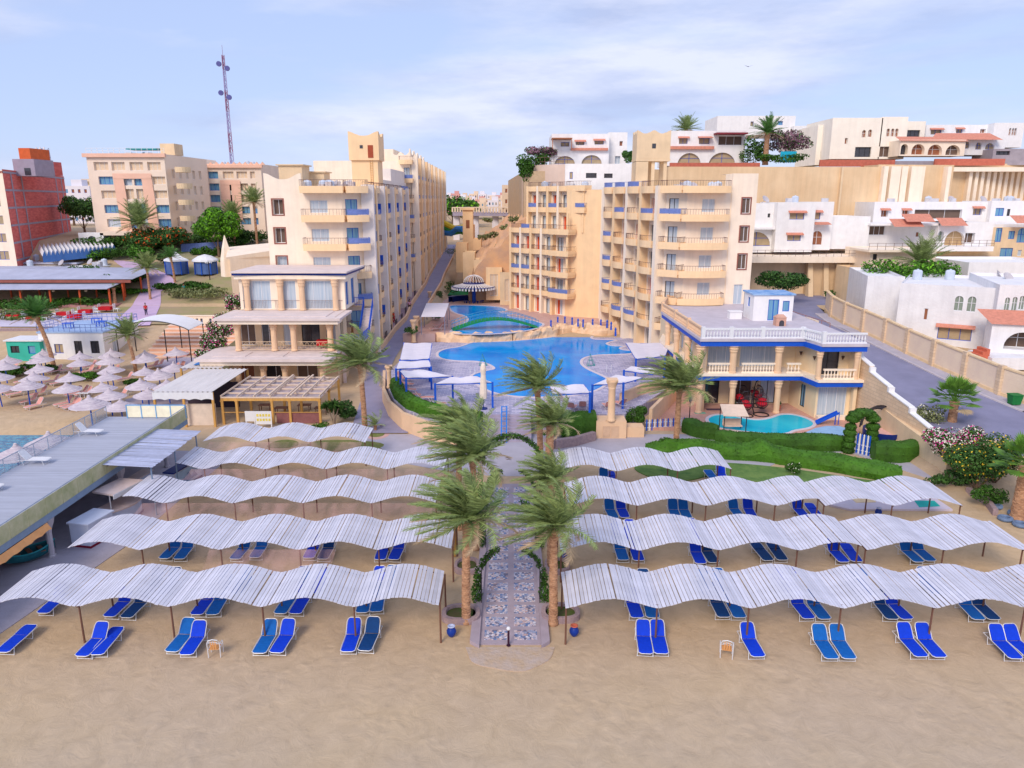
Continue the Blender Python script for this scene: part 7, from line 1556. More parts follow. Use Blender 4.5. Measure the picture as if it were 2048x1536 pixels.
mb = MB(); mb.box(xL,yB,zg,xR,yB+.2,7.4); mb.build('wall', mat('brown_shade_wall', srgb(90,55,48), .9, .2, .5), t)
mb = MB(); mb.box(xL,yF-1.2,zg-.5,xR+1.5,yB,zg+.35); mb.build('floor', mat('pink_floor', srgb(180,130,130), .8), t)
for i in range(7):
    mb = MB(); x = xL+3+i*4.7; mb.cyl((x,yF-.8,zg),(x,yF-.8,6.1),.16,.16,8); mb.cyl((x,yF+4,zg),(x,yF+4,7.2),.14,.14,8); mb.build('post', POST, t)
for x, y in ((-63.3,yF+2.5),(-62,yF+6)): mb = MB(); mb.cyl((x,y,zg),(x,y,7.2),.16,.16,8); mb.build('post', POST, t)
for i in range(5): mb = MB(); mb.lathe([(.05,.2),(.22,.1),(.22,-.1),(.05,-.2)], 8, (xL+6+i*5.2,yF+.5,5.6)); mb.build('lantern', OGLASS, t)
# cafe tables with red cloths and white chairs
for i, (px, py) in enumerate(((30,640),(130,635),(173,630),(213,624),(152,640),(70,642))):
    q = Gt(px, py); t = thing('cafe_table', 'cafe table under a red cloth on the left terrace, %s' % ['leftmost','third from the left','second from the right','rightmost','nearest in the middle','second from the left'][i], 'table', (q.x,q.y,q.z+.05), 0, 'red clothed tables')
    mb = MB(); mb.box(-.9,-.6,.72,.9,.6,.78); mb.box(-.92,-.62,.3,.92,.62,.719); mb.build('tablecloth', mat('red_cloth', (1,0,0)), t); mb = MB(); mb.cyl((0,0,0),(0,0,.3),.1,.1,6); mb.build('leg', WOOD, t)
    for k, dx in enumerate((-1.5,1.5)):
        t = thing('cafe_chair', 'white slatted chair beside the red table, %s' % (['left one','right one'][k]+' of table '+ORD[i]), 'chair', (q.x+dx,q.y+.2,q.z+.05), 1.57*(1 if dx > 0 else -1), 'white cafe chairs')
        part('seat', 'cs', lambda m: (m.box(-.35,-.35,.42,.35,.35,.5),), WHITEP, t); part('backrest', 'cb', lambda m: [m.box(-.35,.3,.55+.18*j,.35,.36,.66+.18*j) for j in range(4)], WHITEP, t); part('leg', 'cl', lambda m: [m.box(a-.03,c-.03,0,a+.03,c+.03,1.2 if c > 0 else .42) for a in (-.32,.32) for c in (-.32,.33)], WHITEP, t)
# white tent row
t = thing('white_shelter', 'row of white ridged shelters with blue gables behind the beach restaurant', 'shelter', (0,0,0)); mb = MB(); a, c = V(85,513,134), V(232,498,143)
ga = MB()
for i in range(18):
    p, q = a.lerp(c, i/18), a.lerp(c, (i+1)/18); r = (p+q)/2+Vector((0,0,.9)); bk = Vector((-5,7,.9)); mb.add([p,r,q,p+bk,r+bk,q+bk], [(0,1,4,3),(1,2,5,4)]); ga.add([p-Vector((0,0,1.1)),q-Vector((0,0,1.1)),q,r,p], [(0,1,2,3,4)])
mb.build('roof', WHITEP, t); ga.build('gable', BLUER if False else mat('blue_gable', srgb(70,110,170), .7), t)
for k, (px0, px1, py, Yd, hh, mt, lb) in enumerate(((20,190,538,134,1.5,WHITE,'flat white roofed store behind the beach restaurant'),(0,150,528,138,1.3,RF,'grey roofed annex behind the beach restaurant'))):
    p, q = V(px0,py,Yd), V(px1,py-6,Yd); b = Bld('annex', lb, 'building', wall=[BEIGE]); b.facade((p.x,Yd),(q.x,Yd),gh(p.x,Yd)-1,p.z,[(4+5*i,p.z-1.8,1.6,1.1,'dark') for i in range(3)]); b.w.quad((q.x,Yd,5),(q.x,Yd+6,5),(q.x,Yd+6,p.z),(q.x,Yd,p.z)); b.wall(); b.add('roof', lambda m: m.prism([(p.x,Yd-.5),(q.x+.5,Yd-.5),(q.x+.5,Yd+6.5),(p.x,Yd+6.5)], p.z, p.z+.3), mt); clutter(b, p.x+2, Yd, q.x, Yd+6, p.z+.3, k+50, 8)
# gazebos and arched pavilion, cone
for k, (px, py) in enumerate(((355,548),(413,548))):
    q = Gt(px, py); t = thing('gazebo', 'blue walled gazebo with a white %s roof' % ['pointed','domed'][k], 'gazebo', q); mb = MB(); mb.lathe([(2.3,2.3),(2.2,2.6),(1.2,3.2 if k else 3.0),(.1,3.5 if k else 4.0)] , 12 if k else 4); mb.build('roof', WHITEP, t); mb = MB(); [mb.cyl((2*math.cos(a),2*math.sin(a),0),(2*math.cos(a),2*math.sin(a),2.35),.08,.08,6) for a in [R(45*i) for i in range(8)]]; mb.build('post', BLUEP, t); mb = MB(); mb.lathe([(1.9,.1),(1.9,2.2)], 16); mb.build('net_wall', mat('blue_net', srgb(84,110,165), .8), t)
b = Bld('arched_pavilion', 'low cream pavilion with arched openings between gazebo and hotel block', 'pavilion', wall=[CREAM]); p, q = V(463,560,112), V(548,545,118); zt = V(463,518,112).z
b.facade((p.x,p.y),(q.x,q.y), 3.2, zt, [(1.9,3.6,1.7,3.0,'blue',True),(4.6,3.6,1.8,2.8,'wood',True),(7.6,3.6,2.2,2.8,'dark',True)], d=.5); b.w.quad((p.x,p.y,3),(p.x,p.y,zt),(p.x-3,p.y+9,zt),(p.x-3,p.y+9,3)); b.wall(); b.add('roof', lambda m: m.prism([(p.x-.4,p.y-.4),(q.x,q.y-.4),(q.x,q.y+9),(p.x-3.4,p.y+9)], zt, lambda x,y: zt+.3+.1*(y-p.y)), CREAM)
q = V(455,540,118); mb = MB(); mb.lathe([(1.1,-1),(1.0,1.5),(.6,3.4),(.05,5.4)], 4, (q.x,118,q.z)); solo(mb, 'spire', CREAM, 'small pointed cream spire at the garden gate', 'spire')
t = thing('garden_fence', 'long blue fence above the garden hedges', 'fence', (0,0,0)); mb = MB(); a, c = Gt(365,505), Gt(450,500); [mb.bar(a.lerp(c,i/40)+Vector((0,0,-.3)), a.lerp(c,i/40)+Vector((0,0,1.6)), .3,.06) for i in range(41)]; mb.build('boards', BLUER, t)
mb = MB(); q = Gt(300,625); mb.box(-1.6,-.5,0,1.6,.5,1.1); solo(mb, 'signal_cone', mat('pink_stone_wall', srgb(205,160,165), .9), 'short pink stone gate wall beside the mauve path', 'wall', loc=q) if False else None
t = thing('lamp_post', 'thin dark lamp post with several white globes by the garden gate', 'lamp post', Gt(420,560)); mb = MB(); mb.cyl((0,0,0),(0,0,3.2),.08,.06,6); mb.build('post', DARKM, t)
for a in range(4): mb = MB(); mb.lathe([(.02,-.14),(.14,0),(.02,.14)], 8, (.5*math.cos(a*1.57),.5*math.sin(a*1.57),3.0)); mb.build('globe', WHITEP, t)
# ================================================================ RIGHT SIDE: road, compound wall, white houses, cliff
ASPH = mat('asphalt', srgb(134,134,160), .9, .14, .35, bump=.2, bscale=20)
zrd = lambda y: interp([(40,1.0),(58,2.2),(85,5.0),(100,5.9),(200,6.2)], y)
def strip(L_, name, m, dz=0., zf=None, n=5):
    zf = zf or zrd; A_ = []; B_ = []
    for (a, c) in zip(L_, L_[1:]):
        for k in range(n): A_.append((lerp(a[0],c[0],k/n), lerp(a[1],c[1],k/n))); B_.append((lerp(a[2],c[2],k/n), lerp(a[3],c[3],k/n)))
    A_.append(L_[-1][:2]); B_.append(L_[-1][2:]); mb = MB(); mb.ribbon([(*p, zf(p[1])+dz) for p in A_], [(*p, zf(p[1])+dz) for p in B_]); return struct(mb, name, m)
RD = [(32.4,51,60,51),(32.4,52,50,52),(32.3,58,44.5,60),(32.2,66,42.3,68),(32.2,76,40.6,80),(31.9,86,39.6,88),(31.9,92,40.2,94),(31.9,104,42,104)]
strip(RD, 'road', ASPH, .06)
mb = MB(); mb.prism([(30,100),(52,100),(52,112),(28,116)], 4, 5.96); struct(mb, 'road', ASPH)
strip([(a[2]-1.3,a[3],a[2]+.2,a[3]) for a in RD[2:7]], 'pavement', mat('kerb_pavement', srgb(176,172,184), .85, .1, 1), .17)
mb = MB(); A_ = [(a[2]-1.42,a[3]) for a in RD[2:7]]; B_ = [(a[2]-1.29,a[3]) for a in RD[2:7]]; mb.ribbon([(*p,zrd(p[1])+.19) for p in A_], [(*p,zrd(p[1])+.19) for p in B_]); mb.ribbon([(*p,zrd(p[1])) for p in A_], [(*p,zrd(p[1])+.19) for p in A_]); struct(mb, 'kerb', mat('pale_kerb', srgb(200,192,196), .8))
# earth under the road
mb = MB(); ys = [51+2*i for i in range(27)]; mb.quad((31.75,51,-.5),(75,51,-.5),(75,51,zrd(51)+.05),(31.75,51,zrd(51)+.05)); mb.ribbon([(31.75,y,-.5) for y in ys], [(31.75,y,zrd(y)+.05) for y in ys]); mb.ribbon([(31.75,y,zrd(y)+.05) for y in ys], [(32.5,y,zrd(y)+.055) for y in ys]); struct(mb, 'road_bank', BEIGE)
mb = MB(); mb.ribbon([(41,y,zrd(y)+.03) for y in ys], [(75,y,zrd(y)+.03) for y in ys]); struct(mb, 'terrain', SANDM)
# stepped wall from the villa to the beach
LIME = stonemat('limestone_block', srgb(228,202,170), srgb(216,188,156), srgb(205,180,150), 1.0, .8, .3, True)
t = thing('stepped_wall', 'tall cream limestone wall stepping down along the road beside the villa', 'wall', (0,0,0)); mb = MB(); cp = MB()
xw0, yw0, xw1, yw1 = 31.45, 66.0, 32.4, 52.5
steps = [(0,.17,6.1,5.6),(.17,.40,5.1,4.5),(.40,.64,4.1,3.6),(.64,1.0,3.2,2.3)]
for a0, a1, za, zb in steps:
    n = 8; P_ = [(lerp(xw0,xw1,lerp(a0,a1,i/n)), lerp(yw0,yw1,lerp(a0,a1,i/n)), lerp(za,zb,(i/n))) for i in range(n+1)]
    for p, q in zip(P_, P_[1:]):
        mb.add([(p[0],p[1],-.2),(q[0],q[1],-.2),q,p,(p[0]+.35,p[1],-.2),(q[0]+.35,q[1],-.2),(q[0]+.35,q[1],q[2]),(p[0]+.35,p[1],p[2])], [(0,1,2,3),(7,6,5,4),(3,2,6,7),(0,3,7,4),(1,5,6,2)])
        cp.add([(p[0]-.06,p[1],p[2]),(q[0]-.06,q[1],q[2]),(q[0]+.41,q[1],q[2]),(p[0]+.41,p[1],p[2])]+[(p[0]-.06,p[1],p[2]+.1),(q[0]-.06,q[1],q[2]+.1),(q[0]+.41,q[1],q[2]+.1),(p[0]+.41,p[1],p[2]+.1)], [(0,3,2,1),(4,5,6,7),(0,1,5,4),(1,2,6,5),(2,3,7,6),(3,0,4,7)])
    p = P_[0]; cp.box(p[0]-.08,p[1]-.25,p[2],p[0]+.43,p[1]+.02,p[2]+.45)
mb.build('wall', LIME, t); cp.build('coping', WHITE, t)
p, q = G(1880,905,.5), G(2030,900,.5)
lowwall([(32.5,52.6),(38.5,51.6),(38.9,53.5)], 0, 2.6, .35, LIME, 'low sandstone wall with white top at the end of the road beside the shrubs')
# compound wall with pilasters
PLAST = mat('rough_plaster', srgb(232,212,186), .9, scale=.8, rgb2=srgb(222,200,180), bump=.3, bscale=9)
t = thing('compound_wall', 'long cream compound wall with pilasters along the road', 'wall', (0,0,0)); pts = [(50,52),(46.6,56),(44.9,60),(43.4,64),(42.6,68),(41.8,72),(41.2,76),(40.8,80),(40.2,84),(39.8,88),(39.9,92),(40.8,96)]
mw, mp_, mc = MB(), MB(), MB()
for a, c in zip(pts, pts[1:]):
    za, zc_ = zrd(a[1])-.3, zrd(c[1])-.3; h = 2.9
    mw.add([(*a,za),(*c,zc_),(*c,zc_+h),(*a,za+h)]+[(a[0]+.2,a[1],za),(c[0]+.2,c[1],zc_),(c[0]+.2,c[1],zc_+h),(a[0]+.2,a[1],za+h)], [(3,2,1,0),(4,5,6,7),(3,7,6,2)])
    mc.add([(a[0]-.1,a[1],za+h),(c[0]-.1,c[1],zc_+h),(c[0]+.3,c[1],zc_+h),(a[0]+.3,a[1],za+h)]+[(a[0]-.1,a[1],za+h+.15),(c[0]-.1,c[1],zc_+h+.15),(c[0]+.3,c[1],zc_+h+.15),(a[0]+.3,a[1],za+h+.15)], [(0,3,2,1),(4,5,6,7),(0,1,5,4),(1,2,6,5),(2,3,7,6),(3,0,4,7)])
    mc.add([(a[0]-.07,a[1],za),(c[0]-.07,c[1],zc_),(c[0]-.07,c[1],zc_+.75),(a[0]-.07,a[1],za+.75),(c[0],c[1],zc_+.75),(a[0],a[1],za+.75)], [(0,1,2,3),(3,2,4,5)])
    mp_.box(a[0]-.16,a[1]-.3,za,a[0]+.3,a[1]+.3,za+h+.22)
mw.build('panel', PLAST, t); mp_.build('pilaster', LIME, t); mc.build('coping', mat('tan_coping', srgb(226,198,158), .85), t)
q = (42.1,61.8); t = thing('waste_bin', 'green wheeled waste bin standing against the compound wall', 'waste bin', (43.3,61.5,zrd(61.5)+.15)); t.scale = (.8,.8,.8); mb = MB(); mb.add([(-.45,-.4,.1),(.45,-.4,.1),(.45,.4,.1),(-.45,.4,.1),(-.58,-.5,1.1),(.58,-.5,1.1),(.58,.5,1.1),(-.58,.5,1.1)], [(0,3,2,1),(4,5,6,7),(0,1,5,4),(1,2,6,5),(2,3,7,6),(3,0,4,7)]); mb.build('body', mat('bin_green', srgb(30,120,60), .6), t)
mb = MB(); mb.box(-.62,-.54,1.1,.62,.54,1.18); mb.build('lid', mat('bin_green', (1,1,1)), t); [part('wheel', 'bw', lambda m: m.cyl((-.04,0,0),(.04,0,0),.12,.12,8), DARKM, t, (x,.35,.12)) for x in (-.4,.4)]
# parking rail and wall by the villa
t = thing('metal_rail', 'low rusty rail along the edge of the parking behind the villa', 'railing', (0,0,0)); mb = MB(); a, c = Vector((32.6,96,5.9)), Vector((36.5,84,5.1)); [mb.bar(a+Vector((0,0,z)), c+Vector((0,0,z)), .05,.05) for z in (.5,1.0)]; [mb.bar(a.lerp(c,i/9), a.lerp(c,i/9)+Vector((0,0,1)), .05,.05) for i in range(10)]; mb.build('rail', mat('rusty_rail', srgb(170,120,110), .7), t)
lowwall([(31.9,90.8),(35,87),(35.2,84.5)], 3, 6.3, .35, PLAST, 'rounded plaster wall beside the parking behind the villa')

TSTRIP = mat('tile_strip', srgb(208,138,116), .8, .15, 3)
def awn(b, x, y, z, w_, ang=0, d=.5): part('tile_awning', ('awn', round(w_,1)), lambda m: m.add([(-w_/2,-d,-.12),(w_/2,-d,-.12),(w_/2,0,.16),(-w_/2,0,.16),(-w_/2,-d,-.2),(w_/2,-d,-.2),(w_/2,0,.08),(-w_/2,0,.08)], [(0,1,2,3),(7,6,5,4),(0,4,5,1),(1,5,6,2),(0,3,7,4)]), TSTRIP, b.t, (x,y,z), ang)
def blk(b, px0, px1, pyt, pyb, Y, dep=8, wins=(), roof=True, Y2=None, d=.16, k=0, inset=0):
    # a block whose front stands at the distance Y between two picture columns; wins in picture px: (cx, y top, y bottom, width, kind, [arch, awning])
    Y2 = Y2 or Y; a, c = V(px0, (pyt+pyb)/2, Y), V(px1, (pyt+pyb)/2, Y2); zt, zb = V((px0+px1)/2, pyt, (Y+Y2)/2).z, V((px0+px1)/2, pyb, (Y+Y2)/2).z; ops = []
    L_ = math.hypot(c.x-a.x, c.y-a.y); dr = Vector((c.x-a.x, c.y-a.y, 0)).normalized(); ang = math.atan2(dr.y, dr.x)
    for w_ in wins:
        f = (w_[0]-px0)/(px1-px0); Yw = lerp(Y,Y2,f); zz1, zz0 = V(w_[0], w_[1], Yw).z, V(w_[0], w_[2], Yw).z; ww = w_[3]*Yw/1440.; u = f*L_; ops.append((u, zz0, ww, zz1-zz0, w_[4], w_[5] if len(w_) > 5 else False))
        if len(w_) > 6 and w_[6]: awn(b, a.x+dr.x*u, a.y+dr.y*u-.01, zz1+.12, ww+.5, ang)
    b.facade((a.x,a.y),(c.x,c.y), zb, zt, ops, d=d, k=k)
    b.w.k = k; nx_, ny = -dr.y*dep, dr.x*dep
    b.w.quad((c.x,c.y,zb),(c.x+nx_,c.y+ny,zb),(c.x+nx_,c.y+ny,zt),(c.x,c.y,zt)); b.w.quad((a.x,a.y,zb),(a.x,a.y,zt),(a.x+nx_,a.y+ny,zt),(a.x+nx_,a.y+ny,zb)); b.w.quad((a.x+nx_,a.y+ny,zb),(a.x+nx_,a.y+ny,zt),(c.x+nx_,c.y+ny,zt),(c.x+nx_,c.y+ny,zb))
    if roof: z = zt-.35; b.w.quad((a.x,a.y+.05,z),(c.x,c.y+.05,z),(c.x+nx_,c.y+ny,z),(a.x+nx_,a.y+ny,z))
    pr = .18; b.w.prism([(a.x-.0,a.y+.01),(c.x,c.y+.01),(c.x+nx_/dep*pr,c.y+ny/dep*pr+.01),(a.x+nx_/dep*pr,a.y+ny/dep*pr+.01)], zt+.001, zt+.04)
    return a, c, zb, zt
def slab(b, px0, px1, py, Y, dep, th=.35, m=None, rail=False, name='terrace_slab', fr=1.2):
    a, c = V(px0, py, Y-fr), V(px1, py, Y-fr); mb = MB(); mb.box(a.x, a.y, a.z-th, c.x, a.y+dep, a.z); mb.build(name, m or WHITE, b.t)
    if rail:
        mb = MB(); n = max(3, int((c.x-a.x)/1.1)); [mb.bar((lerp(a.x,c.x,i/n),a.y+.05,a.z),(lerp(a.x,c.x,i/n),a.y+.05,a.z+.9),.04,.04) for i in range(n+1)]; [mb.bar((a.x,a.y+.05,a.z+z),(c.x,a.y+.05,a.z+z),.04,.04) for z in (.45,.9)]; mb.build('railing', RAILM, b.t)
    return a, c
# big white house across the road
OLDW = mat('peeling_white_plaster', (.85,.85,.87), .85, scale=.6, rgb2=(.76,.75,.77), bump=.3, bscale=4, streak=.08)
b = Bld('white_house', 'large old white house with arched windows across the road behind the compound wall', 'house', wall=[OLDW])
blk(b, 1726, 1800, 553, 720, 87, 12, [(1752,640,690,28,'blue',True)], Y2=86)
blk(b, 1790, 1992, 572, 745, 82, 14, [(1913,592,622,14,'green',True),(1938,593,624,14,'green',True),(1850,617,640,7,'wood'),(1843,668,690,7,'wood'),(1913,654,680,58,'beige',False,True)], Y2=77)
blk(b, 1985, 2120, 572, 760, 76, 14, [(2005,595,624,8,'green',True),(2020,594,622,8,'green',True),(2034,592,620,8,'green',True),(1990,660,702,24,'yarch',True),(2038,724,738,36,'beige')], Y2=74)
a, c, zb, zt = blk(b, 1980, 2120, 650, 712, 73.5, 2.4, [(2045,665,700,60,'void',True)], Y2=71.5, roof=False, d=1.6)
b.wall(); b.add('porch_roof', lambda m: m.add([(a.x-.3,a.y-.3,zt+.0),(c.x,c.y-.3,zt),(c.x,c.y+2.6,zt+1.1),(a.x-.2,a.y+2.6,zt+1.1)], [(0,1,2,3)]), TSTRIP)
slab(b, 1985, 2120, 716, 73, 4, 1.2, OLDW, name='porch_floor', fr=2.4)
b.add('porch_steps', lambda m: [m.box(a.x-1.6-.35*i, a.y-2.2, 3.6, a.x-1.25-.35*i, a.y-.6, 5.6-.28*i) for i in range(5)], TERRA)
b.add('parapet_stain', lambda m: m.box(V(1800,566,82.5).x, 82.2, V(1800,568,82).z-.5, V(1990,566,82).x, 82.5, V(1800,566,82).z-.1), mat('bare_plaster', srgb(190,175,165), .9)) if False else None
clutter(b, 45, 84, 58, 92, V(1900,560,86).z-.3, 33, 4)
b = Bld('white_annex', 'pale low annex on the roofline behind the old white house', 'house', wall=[WHITE]); blk(b, 1935, 2120, 525, 575, 96, 10, []); b.wall()
# tan block below the white terrace house
b = Bld('retaining_building', 'tan building with deep buttresses below the white terrace house', 'building', wall=[BEIGE, mat('buttress_tan', srgb(214,186,150), .9, .08, .5)])
blk(b, 1483, 1622, 512, 618, 112, 10, [(1493,548,575,16,'curt'),(1520,552,566,8,'dark'),(1553,551,570,12,'blue'),(1592,546,566,36,'void'),(1600,588,604,20,'curt')], d=.2)
blk(b, 1618, 1745, 512, 618, 110, 10, [(1732,545,570,10,'dark'),(1738,576,600,12,'blue')], k=1)
for px in (1617,1648,1672,1698,1722):
    q = V(px, 560, 110); b.w.k = 0; b.w.add([(q.x-.35,109.9,4.5),(q.x+.35,109.9,4.5),(q.x+.35,109.9,V(px,520,110).z),(q.x-.35,109.9,V(px,520,110).z),(q.x-.35,108.2,4.5),(q.x+.35,108.2,4.5)], [(4,5,2,3),(4,3,0),(5,1,2)])
b.wall(); slab(b, 1484, 1790, 513, 110, 12, .9, CREAM, True, fr=1.6)
# white terrace house
b = Bld('white_house', 'two storey white terrace house with arched glazing beside the tall tan wall', 'house', wall=[WHITE])
blk(b, 1484, 1556, 407, 505, 113, 8, [(1498,424,450,16,'beige'),(1536,427,435,5,'dark'),(1515,464,492,54,'beige',True)], d=.3)
blk(b, 1552, 1628, 405, 504, 111.5, 8, [(1592,425,439,28,'beige',False,True),(1590,469,482,26,'beige',False,True)])
blk(b, 1624, 1664, 404, 500, 113, 8, [(1633,424,439,11,'beige',False,True),(1636,462,490,20,'wood',True)])
blk(b, 1660, 1738, 433, 498, 114, 8, []); b.wall(); slab(b, 1488, 1554, 455, 113, 1.5, .3, WHITE); awn(b, V(1640,446,112.8).x, 112.7, V(1640,446,112.8).z, 2.4, d=1.2); clutter(b, 36, 114, 50, 119, V(1600,404,113).z-.3, 34, 4)
# long white block right of it
b = Bld('white_terrace_block', 'long white terraced block with red tiled awnings below the ribbed cliff wall', 'terraced houses', wall=[WHITE, BEIGE])
blk(b, 1746, 1985, 404, 472, 120, 8, [(1768,420,434,13,'wood',False,True),(1810,420,434,13,'wood',False,True),(1875,419,438,90,'void'),(1953,416,430,17,'beige',False,True)], d=.5)
blk(b, 1980, 2130, 402, 462, 119, 8, [(1998,416,432,16,'blue'),(2016,418,432,6,'dark')])
blk(b, 1735, 1880, 447, 505, 115, 5, [(1834,464,474,6,'wood'),(1752,452,470,30,'void')]); blk(b, 1875, 1985, 445, 492, 113, 7, [(1882,462,484,11,'green',True),(1911,462,492,38,'yarch',True),(1940,466,486,20,'void')], d=.6)
blk(b, 1980, 2130, 455, 525, 114, 7, [(1994,456,484,12,'blue',False),(2020,462,478,12,'blue'),(2040,456,485,16,'blue',True),(2015,496,515,24,'blue'),(2042,500,512,8,'curt')], k=1)
blk(b, 1868, 1990, 492, 545, 112.5, 7, [], k=1); b.wall()
slab(b, 1868, 1988, 493, 113, 5, .7, WHITE, True, fr=2.6); slab(b, 1742, 1880, 447, 116, 5, .3, WHITE, fr=3); slab(b, 1980, 2130, 448, 118, 3, .9, WHITE, fr=2.4)
for px0, px1, py in ((1790,1850,448),(1815,1872,438),(1885,1938,446),(2035,2100,441)):
    a, c = V(px0,py,111.5), V(px1,py,111.5); mb = MB(); mb.add([(a.x,111.5,a.z-.4),(c.x,111.5,a.z-.4),(c.x,113.5,a.z+.7),(a.x,113.5,a.z+.7)], [(0,1,2,3)]); mb.build('tiled_roof', TSTRIP, b.t)
clutter(b, 62, 121, 84, 127, V(1850,404,120).z-.3, 36, 12)
b = Bld('tan_building', 'low tan building with buttresses behind the bright round tree', 'building', wall=[BEIGE, CREAM]); blk(b, 1738, 1870, 500, 560, 104, 8, [(1748,508,520,8,'dark')], k=1); blk(b, 1720, 1748, 540, 618, 100, 8, [(1733,570,596,12,'dark')]); blk(b, 1862, 2130, 520, 560, 106, 6, [(1985,500+28,545,22,'blue')])
b.wall(); slab(b, 1738, 1870, 500, 104, 6, .3, CREAM, True)
q = V(1838,548,93); bush('tree', 'broad bright green tree over the roof of the old white house', 'tree', q.x, 95, 4.6, 6.4, 4, 2.3, [HEDGB,LEAFB], 4200, .22, 121, mix=(.3,), stem=3.4, lumps=9)
q = V(1842,520,99); palm(0, 99, q.z-6.5, 6.0, 'palm rising behind the broad bright tree', 0, 4.2, .3, wind=.2, nl=22, X=q.x)
q = V(1563,600,101); bush('tree', 'dark leafy tree behind the roof hut of the villa', 'tree', q.x, 101, 5.9, 3.6, 2.4, 1.7, [LEAF,HEDGD], 2200, .2, 122, mix=(.3,), stem=1.4)
q = V(1657,610,106); bush('shrub', 'small lone shrub at the foot of the buttressed wall', 'bush', q.x, 106, 5.9, .9, .8, .8, [LEAF], 400, .14, 123)
# cliff wall
CLIFF = mat('cliff_plaster', srgb(234,206,168), .92, scale=.22, rgb2=srgb(218,186,146), detail=8, bump=.25, bscale=2, streak=.09)
b = Bld('cliff_wall', 'very tall tan retaining wall with vertical ribs below the hilltop villas', 'retaining wall', wall=[CLIFF, CREAM, BEIGE])
zt = V(1700,331,128).z
a, c, _, _ = blk(b, 1330, 1745, 334, 620, 126, 5, [], roof=False, Y2=127); a2, c2, _, _ = blk(b, 1742, 1890, 330, 600, 127, 5, [], roof=False, Y2=129); blk(b, 1885, 2150, 328, 600, 131, 5, [], roof=False, Y2=136)
for i, (px, w_, kk) in enumerate(((1757,.7,1),(1778,1.6,2),(1797,1.0,1),(1822,1.8,2),(1835,.8,1),(1890,.6,1))):
    q = V(px,400,127.5); b.w.k = 1; b.w.box(q.x-w_/2,126.0+i*.25,4,q.x+w_/2,128.0+i*.25,V(px,333,127.5).z)
for i in range(16):
    px = 1925+i*14; q = V(px,400,132); b.w.k = 1; b.w.box(q.x-.28,130.5+i*.3,6,q.x+.28,133+i*.3,V(px,336,132).z)
q = V(1680,390,126.7); b.w.k = 2; b.w.box(q.x-.3,126.2,4,q.x+.0,127.2,zt-.3); b.w.k = 1; q0, q1 = V(1880,330,131), V(2140,330,131); b.w.box(q0.x,129.6,zt-.9,q1.x+4,133,zt-.2)
b.wall()
# plateau behind
mb = MB(); mb.prism([(27,129.5),(60,131),(75,135),(400,140),(400,420),(28,420),(14,170),(13,140)], 3, zt-.5); struct(mb, 'plateau', SANDM)
mb = MB(); mb.prism([(2,130),(27,128),(27,420),(2,420),(-1,200)], 3, V(1100,335,130).z-.6); struct(mb, 'plateau', SANDM)
b = Bld('curved_wall', 'curved pale retaining wall behind the rear hotel wing', 'retaining wall', wall=[mat('pale_stone', srgb(214,192,178), .9, .08, .5), WHITE]); n = 10; P_ = []
for i in range(n+1): px = lerp(1044,1135,i/n); P_.append((V(px,340,134-6*math.sin(PI*.5*i/n)).x, 134-6*math.sin(PI*.5*i/n)))
ztc = V(1100,329,129).z
for p, q in zip(P_, P_[1:]): b.facade(p, q, 5, ztc)
blk(b, 1130, 1262, 328, 420, 127, 6, [(1182,346,356,20,'dark'),(1216,347,356,16,'dark'),(1142,344,358,6,'beige')], k=1); b.wall()
b.add('railing', lambda m: [m.bar((*p,ztc+z),(*q,ztc+z),.06,.06) for p, q in zip(P_, P_[1:]) for z in (.5,1.2)]+[m.bar((*p,ztc),(*p,ztc+1.2),.06,.06) for p in P_], RAILM)
# hilltop villas
def villa(label, blocks, slabs=(), wall=WHITE, cl=None):
    b = Bld('hilltop_villa', label, 'villa', wall=[wall])
    for bl in blocks: blk(b, *bl[:5], bl[5], bl[6], d=.4)
    b.wall()
    for s in slabs: slab(b, *s)
    return b
b = villa('white hilltop villa with two arches at the left end of the hill', [(1103,1218,268,330,134,9,[(1130,284,293,16,'beige'),(1160,283,290,16,'beige',False,True),(1198,281,289,17,'beige',False,True),(1130,312,328,38,'beige',True),(1184,310,328,38,'beige',True)]),(1216,1254,265,330,136,8,[(1242,282,292,6,'wood'),(1236,312,328,10,'curt')])])
a, c = V(1142,299,133.6), V(1216,297,133.6); mb = MB(); mb.box(a.x,133.4,a.z-.15,c.x,133.98,a.z+.25); mb.build('tile_stripe', TSTRIP, b.t)
mb = MB(); q0, q1 = V(1103,279,133), V(1143,278,133); mb.box(q0.x,131,q0.z,q1.x,134.0,q0.z+.15); [mb.box(x-.06,131.05,V(1103,298,132).z,x+.06,131.2,q0.z) for x in (q0.x+.1,q1.x-.1)]; mb.build('veranda', mat('rust_timber', srgb(170,110,80), .8), b.t)
b = villa('white hilltop villa with two broad arches and a red stripe behind the roof tower', [(1336,1490,262,332,134,9,[(1366,276,288,16,'beige',False,True),(1408,276,288,20,'beige',False,True),(1380,306,330,44,'beige',True),(1446,305,330,50,'beige',True),(1460,272,290,44,'void')])])
a, c = V(1337,296,133.6), V(1428,294,133.6); mb = MB(); mb.box(a.x,133.4,a.z-.2,c.x,133.98,a.z+.3); mb.build('tile_stripe', TSTRIP, b.t); q0, q1 = V(1430,269,133), V(1492,269,133); mb = MB(); mb.box(q0.x,131.8,q0.z,q1.x,133.98,q0.z+.25); mb.build('red_lintel', mat('dark_red_beam', srgb(130,50,60), .7), b.t)
b = villa('white flat roofed villa farther back in the middle of the hilltop', [(1434,1590,232,270,160,10,[(1504,243,252,6,'beige'),(1560,242,250,10,'blue')]),(1586,1640,252,300,158,8,[(1612,262,276,36,'beige')])]); 
